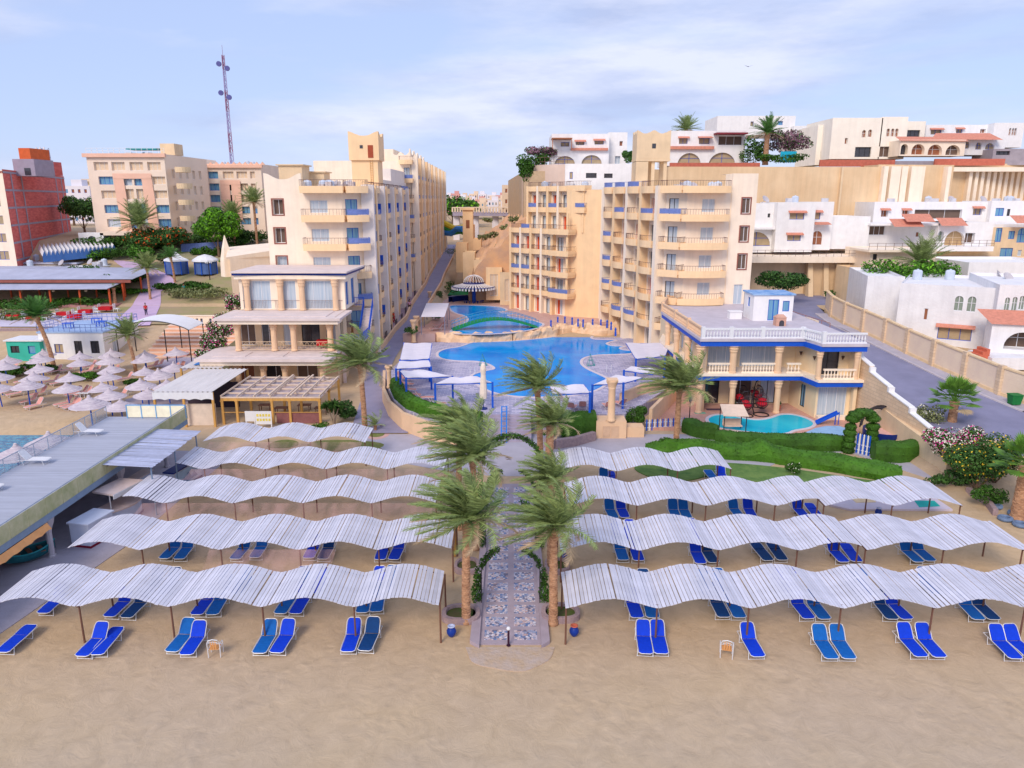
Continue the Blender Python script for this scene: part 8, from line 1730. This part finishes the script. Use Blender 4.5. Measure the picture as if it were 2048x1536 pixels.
b = villa('large cream hilltop villa with small arched windows and dark openings', [(1633,1665,250,330,142,10,[(1650,296,316,14,'blue',True)]),(1662,1762,236,318,138,12,[(1693,276,288,5,'wood'),(1727,260,275,7,'wood',True),(1739,259,274,7,'wood',True),(1729,294,314,30,'dark')]),(1760,1812,234,318,138,12,[(1775,257,273,6,'wood',True),(1784,257,273,6,'wood',True),(1792,257,273,6,'wood',True),(1779,293,314,38,'void')]),(1810,1850,243,280,140,10,[(1828,260,274,24,'dark')])], wall=mat('ivory_plaster', srgb(246,238,224), .85, .05, .5, streak=.06))
b = Bld('arcade', 'cream arcade of four pointed arches with a red tiled roof edge on the hill', 'arcade', wall=[CREAM]); a, c, zb, zt_ = blk(b, 1800, 1930, 280, 312, 134, 4, [(1809,288,309,13,'dark',True),(1837,288,309,24,'wood',True),(1871,289,310,26,'wood',True),(1907,290,310,27,'void',True)], d=.9); b.wall(); b.add('tiled_roof', lambda m: m.add([(a.x-.3,133.6,zt_-.15),(c.x+.3,133.6,zt_-.25),(c.x+.3,135.6,zt_+.6),(a.x-.3,135.6,zt_+.7)], [(0,1,2,3)]), TSTRIP)
b = villa('white hilltop villa with red tiled porch at the right end of the hill', [(1850,1990,250,300,142,10,[(1871,259,269,20,'beige',False,True),(1917,258,266,12,'beige',False,True),(1964,258,266,10,'wood')]),(1986,2046,246,295,140,10,[(2019,256,271,4,'wood',True),(2025,256,271,4,'wood',True),(2030,256,271,4,'wood',True)]),(1925,2010,275,310,136,5,[(1933,283,297,10,'beige',True),(1957,285,299,11,'beige',True),(1980,286,299,17,'beige',True)])])
a, c = V(1860,274,135), V(2004,274,135); mb = MB(); mb.add([(a.x,134.5,a.z-.4),(c.x,134.5,a.z-.5),(c.x-1,137,a.z+.8),(a.x+2,137,a.z+.8)], [(0,1,2,3)]); mb.build('tiled_roof', TSTRIP, b.t)
b = villa('unfinished low concrete shed at the right edge of the cliff top', [(1985,2070,298,330,133,6,[(2005,302,310,26,'dark')])], wall=CONC)
b = Bld('garden_wall', 'low red brick and concrete wall along the cliff edge', 'wall', wall=[mat('red_brick_strip', srgb(196,110,90), .85, .15, 2), CONC]); blk(b, 1640, 1790, 320, 333, 131, .4, []); blk(b, 1870, 2010, 318, 331, 130.5, .4, []); blk(b, 1340, 1520, 326, 336, 129, .4, []); b.w.k = 1; b.w.prism([(V(1760,320,131).x,131.6),(V(1900,320,131).x,131.6),(V(2000,320,131).x,133),(V(1800,320,131).x,133)], zt-.4, zt+.9); b.wall()
# hilltop planting
def hb(px, py, Y, rx, rz_, mts, lb, seed, mix=(), stem=0, n=1200): q = V(px, py, Y); bush('tree' if stem else 'bush', lb, 'tree' if stem else 'bush', q.x, Y, q.z-stem-rz_, rx, rx*.6, rz_, mts, n, .22, seed, mix=mix, stem=stem)
hb(1068,325,132,3.2,1.8,[HEDG],'hanging green creeper at the left corner of the hilltop',131); hb(1052,345,130,1.3,2.2,[HEDG],'trailing green creeper down the curved wall',132); hb(1083,303,134,3,1.2,[PURF,LEAF],'purple blossoming shrub on the left end of the hilltop',133,mix=(.3,))
hb(1508,300,133,2.4,2.8,[LEAF],'dense green tree right of the second hilltop villa',134,stem=.5); hb(1572,285,134,4.4,2.2,[PURF,LEAF],'brown purple spreading tree on the hilltop',135,mix=(.35,),stem=1,n=1800); hb(1560,318,131,5,1.0,[HEDG],'green planting along the cliff edge',136); hb(1258,315,131,1.2,1.2,[LEAF],'small dark bush left of the roof tower',137)
q = V(1530,330,132); palm(0, 132, q.z, 5.2, 'shaggy palm on the hilltop beside the purple tree', 1, 3.4, .5, wind=.2, bright=True, nl=22, X=q.x)
q = V(1372,262,146); palm(0, 146, q.z-4, 4.2, 'palm crown above the roofline of the hilltop villa', 0, 3.2, .3, wind=.05, nl=24, X=q.x)
t = thing('blue_tarpaulin', 'turquoise tarpaulin fence on the hilltop garden', 'tarpaulin', (0,0,0)); a, c = V(1560,325,130.6), V(1592,325,130.6); mb = MB(); mb.box(a.x,130.6,a.z,c.x,130.7,a.z+1.8); mb.build('sheet', mat('turquoise_sheet', srgb(30,170,200), .6, .1, 2), t)
# rocky slope and buttressed walls left of the rear wing
mb = MB(); nx_, ny = 26, 34; vs = []
for j in range(ny+1):
    for i in range(nx_+1):
        u, v = i/nx_, j/ny; y = lerp(127.4, 196, v); x = lerp(-7.5-4*v, 9, u); z = lerp(6.5, 21, min(1, u*1.15)**.9)+1.3*mnoise.noise(Vector((x*.35,y*.12,0)))+.8*mnoise.noise(Vector((x*1.1,y*.3,4)))
        if u < .05: z = 6
        vs.append((x,y,z))
mb.add(vs, [(j*(nx_+1)+i, j*(nx_+1)+i+1, (j+1)*(nx_+1)+i+1, (j+1)*(nx_+1)+i) for j in range(ny) for i in range(nx_)])
mb.ribbon([(v[0],v[1],2) for v in vs[:nx_+1]], vs[:nx_+1]); lf = [vs[j*(nx_+1)] for j in range(ny+1)]; mb.ribbon([(v[0],v[1],2) for v in lf], lf)
struct(mb, 'hillside', mat('eroded_slope', srgb(226,178,132), .95, scale=.5, rgb2=srgb(196,160,136), detail=10, bump=.8, bscale=1.2, stretch=(1,.25,1)))
b = Bld('buttress_wall', 'stepped apricot buttress walls at the foot of the eroded slope', 'retaining wall', wall=[ORANGE, BEIGE])
for i, (px0, px1, pyt, pyb, Yd) in enumerate(((912,934,487,545,150),(926,950,505,572,140),(946,962,478,500,158),(948,975,520,590,131),(972,1004,535,600,126),(1000,1036,545,610,123.5),(930,948,450,500,176))): blk(b, px0, px1, pyt, pyb, Yd, 5, [((px0+px1)/2,pyt+14,pyb-8,(px1-px0)*.45,'cream')] if i in (4,5) else [], k=i % 2)
b.wall()
for k, (px, py, Yd) in enumerate(((985,470,145),(1010,455,150),(1000,492,136),(1022,480,134),(975,440,165),(1028,440,140),(965,475,150),(1015,515,130))): hb(px, py, Yd, 1.2, .8, [LEAFO], 'dry grey shrub on the eroded slope, %s' % ORD[k], 140+k, n=220)
for k, (px, py, Yd, rx) in enumerate(((872,600,112,1.4),(893,580,120,1.6),(905,590,118,1.6),(870,640,100,1.0),(822,668,96,1.0),(912,520,150,3))): q = Gt(px, py); bush('bush', 'rounded green bush beside the promenade, %s from the left' % ORD[[2,3,4,1,0,5][k]], 'bush', G(px,py,ZR).x if k < 5 else q.x, G(px,py,ZR).y if k < 5 else q.y, ZR if k < 5 else q.z, rx, rx, rx*.6, [LEAF], 700, .12, 150+k, group='bushes beside the promenade')
# ================================================================ BACKGROUND AT THE LEFT AND BEHIND
m, t_, p = nodes_of('red_brick'); _m['red_brick'] = m; BRICK = m; p.inputs['Roughness'].default_value = .95
tc = t_.nodes.new('ShaderNodeTexCoord'); n = t_.nodes.new('ShaderNodeTexNoise'); n.inputs['Scale'].default_value = .5; n.inputs['Detail'].default_value = 8; mpp = t_.nodes.new('ShaderNodeMapping'); mpp.inputs['Scale'].default_value = (1,1,6); t_.links.new(tc.outputs['Object'], mpp.inputs[0]); t_.links.new(mpp.outputs[0], n.inputs[0])
rp = t_.nodes.new('ShaderNodeValToRGB'); rp.color_ramp.elements[0].position = .3; rp.color_ramp.elements[1].position = .7; rp.color_ramp.elements[0].color = (*srgb(190,84,80),1); rp.color_ramp.elements[1].color = (*srgb(222,116,108),1); t_.links.new(n.outputs[0], rp.inputs[0]); t_.links.new(rp.outputs[0], p.inputs['Base Color'])
CGREY = mat('bare_concrete', srgb(160,150,165), .9, .1, 1)
b = Bld('brick_building', 'tall unfinished red brick building with grey concrete bands at the left edge', 'building', wall=[CREAM, BRICK])
c0 = Vector((V(20,440,134).x, 134)); c1 = Vector((V(137,420,178).x, 178)); zt = 24.6; L_ = (c1-c0).length; d = (c1-c0).normalized(); nn = Vector((d.y,-d.x))
b.facade((c0.x-26, c0.y+1), c0, 6, zt+.1, [(23.5-6*k, 9.3+3.1*i, 2.6, 1.5, 'beige') for i in range(5) for k in range(2)])
b.facade(c0, c1, 6, zt+.3, k=1); b.w.k = 1; b.w.prism([(c0.x-26,c0.y+1),tuple(c0),tuple(c1),(c1.x-26,c1.y)], zt-.4, zt); b.wall()
def bands(m):
    P = lambda u, z, e=.06: (c0.x+d.x*u+nn.x*e, c0.y+d.y*u+nn.y*e, z)
    for z in [9.0+3.05*i for i in range(6)]: m.add([P(0,z),P(L_,z),P(L_,z+.35),P(0,z+.35)], [(0,1,2,3)])
    for u in (L_*.10, L_*.24, L_*.82, L_*.93):
        for i in range(5): m.add([P(u-.4,9.35+3.05*i,.05),P(u+.4,9.35+3.05*i,.05),P(u+.4,12.05+3.05*i,.05),P(u-.4,12.05+3.05*i,.05)], [(0,1,2,3)])
b.add('concrete_frame', bands, CGREY)
def rh(px0, px1, pyt, pyb, Y, m, nm='roof_hut', dep=6): q0, q1 = V(px0,pyt,Y), V(px1,pyb,Y); b.add(nm, lambda w: w.box(q0.x,Y,q1.z,q1.x,Y+dep,q0.z), m)
rh(24,72,318,352,142,CGREY); rh(36,62,296,318,145,mat('orange_brick', srgb(215,105,60), .9, .15, 1)); rh(70,90,322,350,150,BRICK); rh(48,62,336,350,141.9,DGLASS,'dark_opening',.05)
t = thing('lattice_mast', 'short lattice antenna tower behind the red brick building', 'antenna tower', V(93,350,185)); q = V(93,350,185)
def lattice(m, h, w0, w1, n, r=.08):
    for k in range(n):
        z0, z1 = h*k/n, h*(k+1)/n; a0, a1 = lerp(w0,w1,k/n), lerp(w0,w1,(k+1)/n); C0 = [(a0,a0,z0),(-a0,a0,z0),(-a0,-a0,z0),(a0,-a0,z0)]; C1 = [(a1,a1,z1),(-a1,a1,z1),(-a1,-a1,z1),(a1,-a1,z1)]
        for i in range(4): m.bar(C0[i],C1[i],r,r); m.bar(C0[i],C1[(i+1)%4],r*.7,r*.7); m.bar(C0[i],C0[(i+1)%4],r*.7,r*.7)
mb = MB(); lattice(mb, 6.2, 1.1, .9, 6); mb.build('tower', mat('grey_steel', srgb(120,110,140), .5), t); mb = MB(); [mb.box(a-.15,-1.1,4.5,a+.15,-.9,6.3) for a in (-.9,0,.9)]; mb.build('antenna', WHITEP, t)
q = V(463,322,190); t = thing('radio_mast', 'very tall red and white lattice radio mast rising above the pale hotel', 'radio mast', (q.x,190,12)); qt = V(447,110,190); H = qt.z-12
MR, MW = mat('mast_red', srgb(150,110,140), .6), mat('mast_white', srgb(160,155,195), .6); mb = MB(); nseg = 26
for k in range(nseg):
    mb.k = (k//3) % 2; z0, z1 = H*k/nseg, H*(k+1)/nseg; a0 = lerp(.6,.3,k/nseg); a1 = lerp(.6,.3,(k+1)/nseg); ox = lambda z: 0*z
    C0 = [(a0*math.cos(a),a0*math.sin(a),z0) for a in (0,2.094,4.189)]; C1 = [(a1*math.cos(a),a1*math.sin(a),z1) for a in (0,2.094,4.189)]
    for i in range(3): mb.bar(C0[i],C1[i],.14,.14); mb.bar(C0[i],C1[(i+1)%3],.09,.09); mb.bar(C0[i],C0[(i+1)%3],.09,.09)
mb.build('lattice', [MR, MW], t); t.rotation_euler = (0, R(.2), 0)
for z, dx in ((H-2,-1.0),(H-3,.9),(H-8.5,-1.1),(H-9.5,.8)): mb = MB(); mb.cyl((dx,-.1,z),(dx,-.5,z),.6,.6,10); mb.build('dish', mat('mast_dish', srgb(90,90,150), .5), t)
mb = MB(); mb.cyl((0,0,H),(0,0,H+2.2),.05,.04,5); mb.build('tip', MR, t)
# pale pink and cream hotel
PH = mat('pale_hotel_plaster', srgb(240,220,200), .85, .06, .3); PP = mat('salmon_plaster', srgb(238,192,168), .85, .06, .4)
b = Bld('pale_hotel', 'large cream hotel with salmon pink frames and curtained windows behind the gardens', 'hotel', wall=[PH, PP, BEIGE])
K = ['curt','blue','cream','blue','curt','cream']; rr = random.Random(2); w1 = []
for j, (yt, yb) in enumerate(((324,341),(353,369),(381,397),(410,426),(438,454))):
    for i, (px, ww) in enumerate((((210,27),(244,25),(280,25),(315,25)) if j == 0 else ((214+j*2,27),(253+j,26),(283+j*2,25),(320+j,25)))):
        w1.append((px, yt-(3 if j and i in (1,2) else 0), yb+(2 if j and i in (1,2) else 0), ww, 'cream' if j == 0 else (K[(i*3+j) % 6] if i < 3 else ('cream' if j < 3 else 'blue'))))
a, c, zb, zt = blk(b, 183, 337, 308, 480, 150, 26, w1, d=.5); 
b.facade((c.x,150),(c.x+2.2,165),zb,zt-.3,[(2.5+2.4*i, 14.5+3.1*j, 1.0, 1.7, 'cream') for i in range(5) for j in range(4)], d=.3, k=0)
w2 = []
for j, (yt, yb) in enumerate(((343,357),(367,381),(390,404),(413,427),(436,449))):
    for px, ww, kk in ((431,19,'blue'),(461,20,'cream' if j == 0 else 'dark'),(488,20,'cream' if j < 3 else 'blue'),(509,9,'cream' if j < 2 else 'blue')): w2.append((px, yt, yb, ww, kk))
a2, c2, zb2, zt2 = blk(b, 411, 527, 328, 475, 168, 22, w2, d=.5)
for j in range(5): q = V(365,355+28*j,151); b.balcony((V(352,350,152).x,152),(V(378,350,152).x,153), 25.2-3.1*j, 2.0, 'brown', up=.7, rail=0, curve=.8, m=BEIGE)
b.facade((V(337,350,152.2).x,152.2),(V(411,350,167.8).x,167.8), zb, zt-.4, [(13+1.9*i, 14.8+3.1*j, .9, 1.7, 'cream') for i in range(3) for j in range(4)]+[(2+2.0*i, 14.8+3.1*j, 1.0, 1.5, 'beige') for i in range(2) for j in range(4)], d=.3)
def trap(m, px0, px1, pxa, pxb, py0, py1, Y):
    A_, B_, C_, D_ = V(px0,py0,Y), V(px1,py0,Y), V(pxb,py1,Y), V(pxa,py1,Y); s = Vector((2.0,0,0)); m.add([A_,A_+s,D_+s,D_], [(0,3,2,1)]); m.add([B_-s,B_,C_,C_-s], [(0,3,2,1)]); u = Vector((0,0,.7)); w_ = Vector((0,-.06,0)); m.add([A_-u+w_,B_-u+w_,B_+u*.4+w_,A_+u*.4+w_], [(0,1,2,3)])
b.add('pink_frame', lambda m: trap(m, 225, 302, 245, 320, 350, 466, 149.8), PP); b.add('pink_frame', lambda m: trap(m, 440, 480, 447, 486, 363, 440, 167.8), PP)
b.add('cornice', lambda m: (m.box(a.x-.5,149.4,zt-.6,c.x+.4,150.0-.003,zt+.1), m.box(a2.x-.3,167.4,zt2-.8,c2.x+.4,167.99,zt2-.2)), PP)
b.add('canopy', lambda m: m.box(V(200,470,146).x,146,13.0,V(360,470,146).x,149.99,13.7), PH)
b.wall(); rfm = mat('teal_roof', srgb(40,150,160), .6)
q0, q1 = V(262,305,158), V(322,303,158); b.add('roof_canopy', lambda m: m.box(q0.x,156,zt+1.2,q1.x,160,zt+1.5), rfm); q0, q1 = V(319,287,156), V(350,310,156); b.add('roof_hut', lambda m: m.box(q0.x,156,q1.z,q1.x,160,q0.z), BEIGE)
b.add('roof_railing', lambda m: [m.bar((a.x,150.2,zt+z),(c.x,150.2,zt+z),.06,.06) for z in (.6,1.1)]+[m.bar((lerp(a.x,c.x,i/14),150.2,zt),(lerp(a.x,c.x,i/14),150.2,zt+1.1),.06,.06) for i in range(15)], WHITEP)
b.add('zigzag_parapet', lambda m: [m.add([(x,167.7,zt2-.2),(x+1.1,167.7,zt2-.2),(x+.55,167.7,zt2+.45),(x,168.1,zt2-.2),(x+1.1,168.1,zt2-.2),(x+.55,168.1,zt2+.45)], [(0,1,2),(0,2,5,3),(1,4,5,2)]) for x in [a2.x+.2+1.25*i for i in range(11)]], PP); clutter(b, a.x+2, 153, c.x-1, 162, zt-.3, 71, 10); clutter(b, a2.x+1, 170, c2.x-1, 180, zt2-.3, 72, 6)
b = Bld('garden_pergola', 'white rooftop pergola arches between the brick building and the pale hotel', 'pergola', wall=[WHITE]); blk(b, 158, 208, 466, 495, 146, 3, [(184,472,492,16,'green',True)], d=.5); b.wall()
# distant houses
def house(px0, px1, pyt, pyb, Y, wl, lb, seed, rows=3, cols=3, gy='houses of the distant town', dep=12):
    rr = random.Random(seed); b = Bld('distant_house', lb, 'house', wall=[wl], group=gy); h = pyb-pyt
    ws = [(lerp(px0,px1,(i+.7)/(cols+.4)), lerp(pyt,pyb,(j+.35)/(rows+.3)), lerp(pyt,pyb,(j+.75)/(rows+.3)), (px1-px0)/(cols+1)*.45, rr.choice(['dark','blue','beige','wood'])) for i in range(cols) for j in range(rows)]
    a, c, zb, zt = blk(b, px0, px1, pyt, pyb, Y, dep, ws, d=.15); b.wall(); q = lerp(a.x, c.x, rr.uniform(.2,.6)); b.add('roof_hut', lambda m: m.box(q,Y+2,zt-.4,q+3,Y+5,zt+1.8), wl)
    return b
PW_, PK_, TN_ = mat('far_white', srgb(226,222,228), .85, .06, .2), mat('far_pink', srgb(214,160,152), .85, .08, .2), mat('far_tan', srgb(226,204,180), .85, .07, .2)
house(130,185,372,470,215,PW_,'white apartment block between brick building and pale hotel, nearer',1,5,4); house(168,196,358,450,260,TN_,'tall pale apartment block behind the nearer white one',2,6,3); house(524,552,372,470,250,PK_,'pink apartment block beyond the right end of the pale hotel',3,5,2); house(527,548,395,480,230,PW_,'white balconied block half hidden behind the cream hotel block',4,4,2)
LB = ['pale flat roofed house in the distant town, %s', 'pinkish house in the distant town, %s']; i = 0
for row, (Y, y0, y1, n) in enumerate(((520,389,404,9),(430,397,412,8),(350,403,424,6))):
    for k in range(n):
        px = lerp(884, 1046, k/n)+(row*5); w_ = 162/n*(.95 if row < 2 else .8); rr = random.Random(row*20+k); up = rr.uniform(-2.5,2.5)
        house(px, px+w_, y0+up, y1+5, Y, [PW_,TN_,PK_,PW_,TN_][(k*2+row) % 5], '%s house in the %s row of the distant town, %s from left' % (['white','tan','pink','pale','cream'][(k*2+row) % 5], ['farthest','middle','nearest'][row], ORD[k]), row*20+k, 2, 3, dep=8)
for row, (Y, y0, y1, n, p0, p1) in enumerate(((450,388,408,6,-40,70),(420,384,404,5,128,190),(480,386,402,3,520,556))):
    for k in range(n): px = lerp(p0,p1,k/n); house(px, px+(p1-p0)/n*.94, y0+(k*7 % 5)-2, y1+14, Y, [PW_,TN_,PK_][(k+row) % 3], '%s house on the far left skyline, %s from the left in its gap' % (['white','tan','pink'][(k+row) % 3], ORD[k]), 200+row*10+k, 2, 2, dep=8)
for k, (px0, px1, yt, Y) in enumerate(((150,205,392,300),(1004,1046,370,230))): house(px0, px1, yt, 440, Y, PW_ if k == 0 else TN_, ['broad white block behind the dark tree at the left','cream tower house above the eroded slope'][k], 300+k, 3, 3)
for px, py, Y, r, lb in ((905,428,300,11,'big round green tree at the far end of the promenade'),(150,462,200,6,'dark tree below the white apartment block'),(930,440,310,6,'small tree beside the far bridge'),(535,450,210,5,'dark palm like tree beside the hotel block gap')):
    q = V(px,py,Y); bush('tree', lb, 'tree', q.x, Y, gh(q.x,Y), r, r*.6, (q.z-gh(q.x,Y))*.55+3, [LEAF,LEAFB], 1500, .7, int(px), mix=(.3,), stem=2)
# bridge and slides at the end of the promenade
t = thing('road_bridge', 'concrete road bridge crossing behind the end of the promenade', 'bridge', (0,0,0)); q0, q1 = V(905,424,245), V(1040,424,225)
mb = MB(); mb.add([(q0.x,245,q0.z-1.2),(q1.x,225,q1.z-1.2),(q1.x,225,q1.z),(q0.x,245,q0.z),(q0.x,253,q0.z-1.2),(q1.x,233,q1.z-1.2),(q1.x,233,q1.z),(q0.x,253,q0.z)], [(0,1,2,3),(7,6,5,4),(3,2,6,7),(0,4,5,1)]); mb.build('deck', CGREY, t)
mb = MB(); [mb.bar((lerp(q0.x,q1.x,i/24),lerp(245,225,i/24),q0.z),(lerp(q0.x,q1.x,i/24),lerp(245,225,i/24),q0.z+1.4),.5,.4) for i in range(25)]; mb.bar((q0.x,245,q0.z+1.4),(q1.x,225,q1.z+1.4),.3,.3); mb.build('parapet', TN_, t); mb = MB(); [mb.box(x-1,y,6,x+1,y+3,q0.z-1.2) for x, y in ((lerp(q0.x,q1.x,u),lerp(247,228,u)) for u in (.05,.35,.65,.95))]; mb.build('pier', PW_, t)
t = thing('gate_tower', 'slim apricot gate tower where the slope meets the bridge', 'tower', (0,0,0)); q0, q1 = V(925,420,170), V(946,470,170); mb = MB(); mb.box(q0.x,170,6,q1.x,173,q0.z); mb.box(q0.x-.4,169.6,q0.z,q1.x+.4,173.4,q0.z+.5); mb.build('wall', ORANGE, t); mb = MB(); mb.box((q0.x+q1.x)/2-.4,169.96,q0.z-4,(q0.x+q1.x)/2+.4,170,q0.z-2.2); mb.build('window', mat('brown_shutter', (1,0,0)), t)
for k, (px0, y0, px1, y1, cc) in enumerate(((888,446,940,462,(230,200,60)),(890,455,935,468,(70,160,80)),(888,465,925,458,(60,140,220)))): a, c = V(px0,y0,205), V(px1,y1,200); mb = MB(); mb.tube([a, a.lerp(c,.4)+Vector((0,0,-.6)), a.lerp(c,.7)+Vector((0,0,.3)), c], .8, 8); solo(mb, 'water_slide', mat('slide_'+['yellow','green','blue'][k], srgb(*cc), .4), ['yellow','green','blue'][k]+' water slide tube at the far end of the promenade', 'water slide')
# small green court by the upper pool
mb = MB(); mb.prism([tuple(G(*p, ZR))[:2] for p in ((882,590),(900,570),(945,572),(940,592))], ZR, ZR+.02); struct(mb, 'green_court', mat('turf_green', srgb(40,130,80), .9)); mb = MB(); P_ = smooth([tuple(G(*p, ZR))[:2] for p in ((885,575),(925,573),(930,564),(892,565))], 1)
pool(P_, ZR+.02, WAT, w_=.25)
lowwall([(p.x,p.y) for p in (G(945,598,ZR), G(1000,600,ZR), G(1030,604,ZR))], ZR, ZR+2.2, .3, ORANGE, 'low apricot wall behind the round pool bar')
q0 = G(1000,600,ZR); t = thing('blue_awning', 'small blue arched awning right of the round pool bar', 'awning', (q0.x,q0.y,ZR)); mb = MB(); mb.ribbon([(-2.2+4.4*i/10,-.5,2.2+.7*math.sin(PI*i/10)) for i in range(11)], [(-2.2+4.4*i/10,2.5,2.4+.7*math.sin(PI*i/10)) for i in range(11)]); mb.build('canvas', BLUER, t); mb = MB(); [mb.cyl((x,y,0),(x,y,2.3),.06,.06,6) for x in (-2.1,2.1) for y in (-.4,2.4)]; mb.build('post', DARKM, t)
# walls and rails along the promenade
A_, B_ = PROM; mb_ = [(a[0]-1.6, a[1], a[2]) for a in A_[13:]]
lowwall([(a[0]-.1,a[1],a[2]) for a in A_[19:]], -.6, .75, .25, CURB, 'wavy peach kerb wall along the hotel side of the promenade'); lowwall([(a[0]+.15,a[1],a[2]) for a in B_[26:]], -4, .6, .25, CURB, 'low peach kerb wall along the pool side of the promenade')
mb = MB(); mb.ribbon([(-19.0,a[1],a[2]+.1) for a in A_[19:56]], [(a[0]-.1,a[1],a[2]+.1) for a in A_[19:56]]); struct(mb, 'pavement', mat('terrace_lilac', srgb(176,150,160), .85, .15, .4))
for i in range(12):
    k = 20+i*3
    if k < len(A_): a = A_[k]; mb = MB(); [mb.cyl((0,.7*j,0),(0,.7*j,1.0),.045,.045,5) for j in range(3)]; mb.bar((0,0,.95),(0,1.4,.95),.05,.05); solo(mb, 'railing', DARKM, 'dark patio railing along the hotel side of the promenade, %s from the beach' % ORD[i], 'railing', 'dark patio railings', loc=(a[0]-.6,a[1],a[2]+.1))
# ================================================================ PEOPLE
SKIN = mat('skin', srgb(150,105,80), .6, .05, 5)
def skinmesh(name, verts, edges, rad, m, parent):
    me = bpy.data.meshes.new(name); me.from_pydata(verts, edges, []); me.materials.append(m); o = bpy.data.objects.new(name, me); col.objects.link(o); o.parent = parent
    o.modifiers.new('skin', 'SKIN')
    for i, r in enumerate(rad): me.skin_vertices[0].data[i].radius = (r, r)
    me.skin_vertices[0].data[0].use_root = True; o.modifiers.new('sub', 'SUBSURF').levels = 1; o.modifiers['sub'].render_levels = 2; return o
def person(x, y, z, label, top, legs, rz=0, sit=False):
    t = thing('person', label, 'person', (x,y,z), rz)
    hp = .92 if not sit else .5; k = lambda *a: a
    V_ = [(0,0,hp),(0,0,hp+.25),(0,-.01,hp+.5),(0,0,hp+.62),(0,-.01,hp+.74),(0,-.02,hp+.86)]; E_ = [(0,1),(1,2),(2,3),(3,4),(4,5)]; Rr = [.15,.13,.15,.055,.09,.08]
    for s in (-1,1):
        b0 = len(V_); V_ += [(s*.19,0,hp+.5),(s*.25,.04,hp+.25),(s*.24,-.1,hp+.03),(s*.235,-.14,hp-.07)]; E_ += [(2,b0),(b0,b0+1),(b0+1,b0+2),(b0+2,b0+3)]; Rr += [.06,.045,.035,.03]
        b0 = len(V_); st = s*.12
        V_ += [(s*.1,0,hp-.08),(s*.11,-st if not sit else -.4,hp*.52 if not sit else .48),(s*.11,st*1.2 if not sit else -.42,.09),(s*.11,st*1.2-.14 if not sit else -.55,.04)]; E_ += [(0,b0),(b0,b0+1),(b0+1,b0+2),(b0+2,b0+3)]; Rr += [.1,.07,.045,.04]
    skinmesh('body', V_, E_, Rr, SKIN, t)
    skinmesh('shirt', [V_[0],V_[1],V_[2]]+[V_[6],V_[7],V_[14],V_[15]], [(0,1),(1,2),(2,3),(3,4),(2,5),(5,6)], [.165,.15,.165,.075,.06,.075,.06], top, t)
    skinmesh('trousers', [(0,0,hp-.02)]+[V_[10],V_[11],V_[12],V_[18],V_[19],V_[20]], [(0,1),(1,2),(2,3),(0,4),(4,5),(5,6)], [.155,.115,.085,.06,.115,.085,.06], legs, t)
    mb = MB(); mb.lathe([(.02,-.02),(.085,.0),(.1,.06),(.08,.13),(.02,.155)], 10, (0,.01,hp+.83)); mb.build('hair', mat('black_hair', (.02,.015,.015), .7), t, True)
q = G(820,632,1.9); person(q.x, q.y, zc(q.y)+.07, 'person in a pale pink shirt and black trousers walking up the promenade', mat('pink_shirt', srgb(235,180,205), .8), mat('black_trousers', srgb(35,35,50), .8), PI)
q = G(788,656,1.4); person(q.x, q.y, zc(q.y)+.1, 'person in orange red clothes standing at the promenade railing by the hotel', mat('orange_shirt', srgb(230,70,40), .8), mat('red_trousers', srgb(190,50,50), .8), 1.2)
q = Gt(293,632); person(q.x, q.y, q.z+.1, 'person in a red top standing on the mauve path by the balustrade', mat('red_shirt', srgb(200,30,50), .8), mat('dark_jeans', srgb(50,50,80), .8), .4)
q = Gt(369,590); person(q.x, q.y, q.z+.1, 'person in teal green clothes beside the long olive hedge', mat('teal_shirt', srgb(40,150,140), .8), mat('teal_trousers', srgb(40,130,120), .8), .9)
q = V(1497,133,160); mb = MB(); mb.add([(-.9,0,.25),(-.45,-.08,.12),(0,-.12,0),(.45,-.08,.12),(.9,0,.3),(.45,.12,.1),(0,.35,0),(-.45,.12,.1),(0,-.3,-.05)], [(0,1,7),(1,2,6,7),(2,3,5,6),(3,4,5),(1,8,3,2)]); mb.tube([(0,-.32,-.04),(0,0,-.03),(0,.35,0)], [.03,.07,.02], 6); solo(mb, 'bird', mat('grey_bird', srgb(120,120,140), .8), 'small grey bird flying in the sky above the hilltop', 'bird', loc=q)
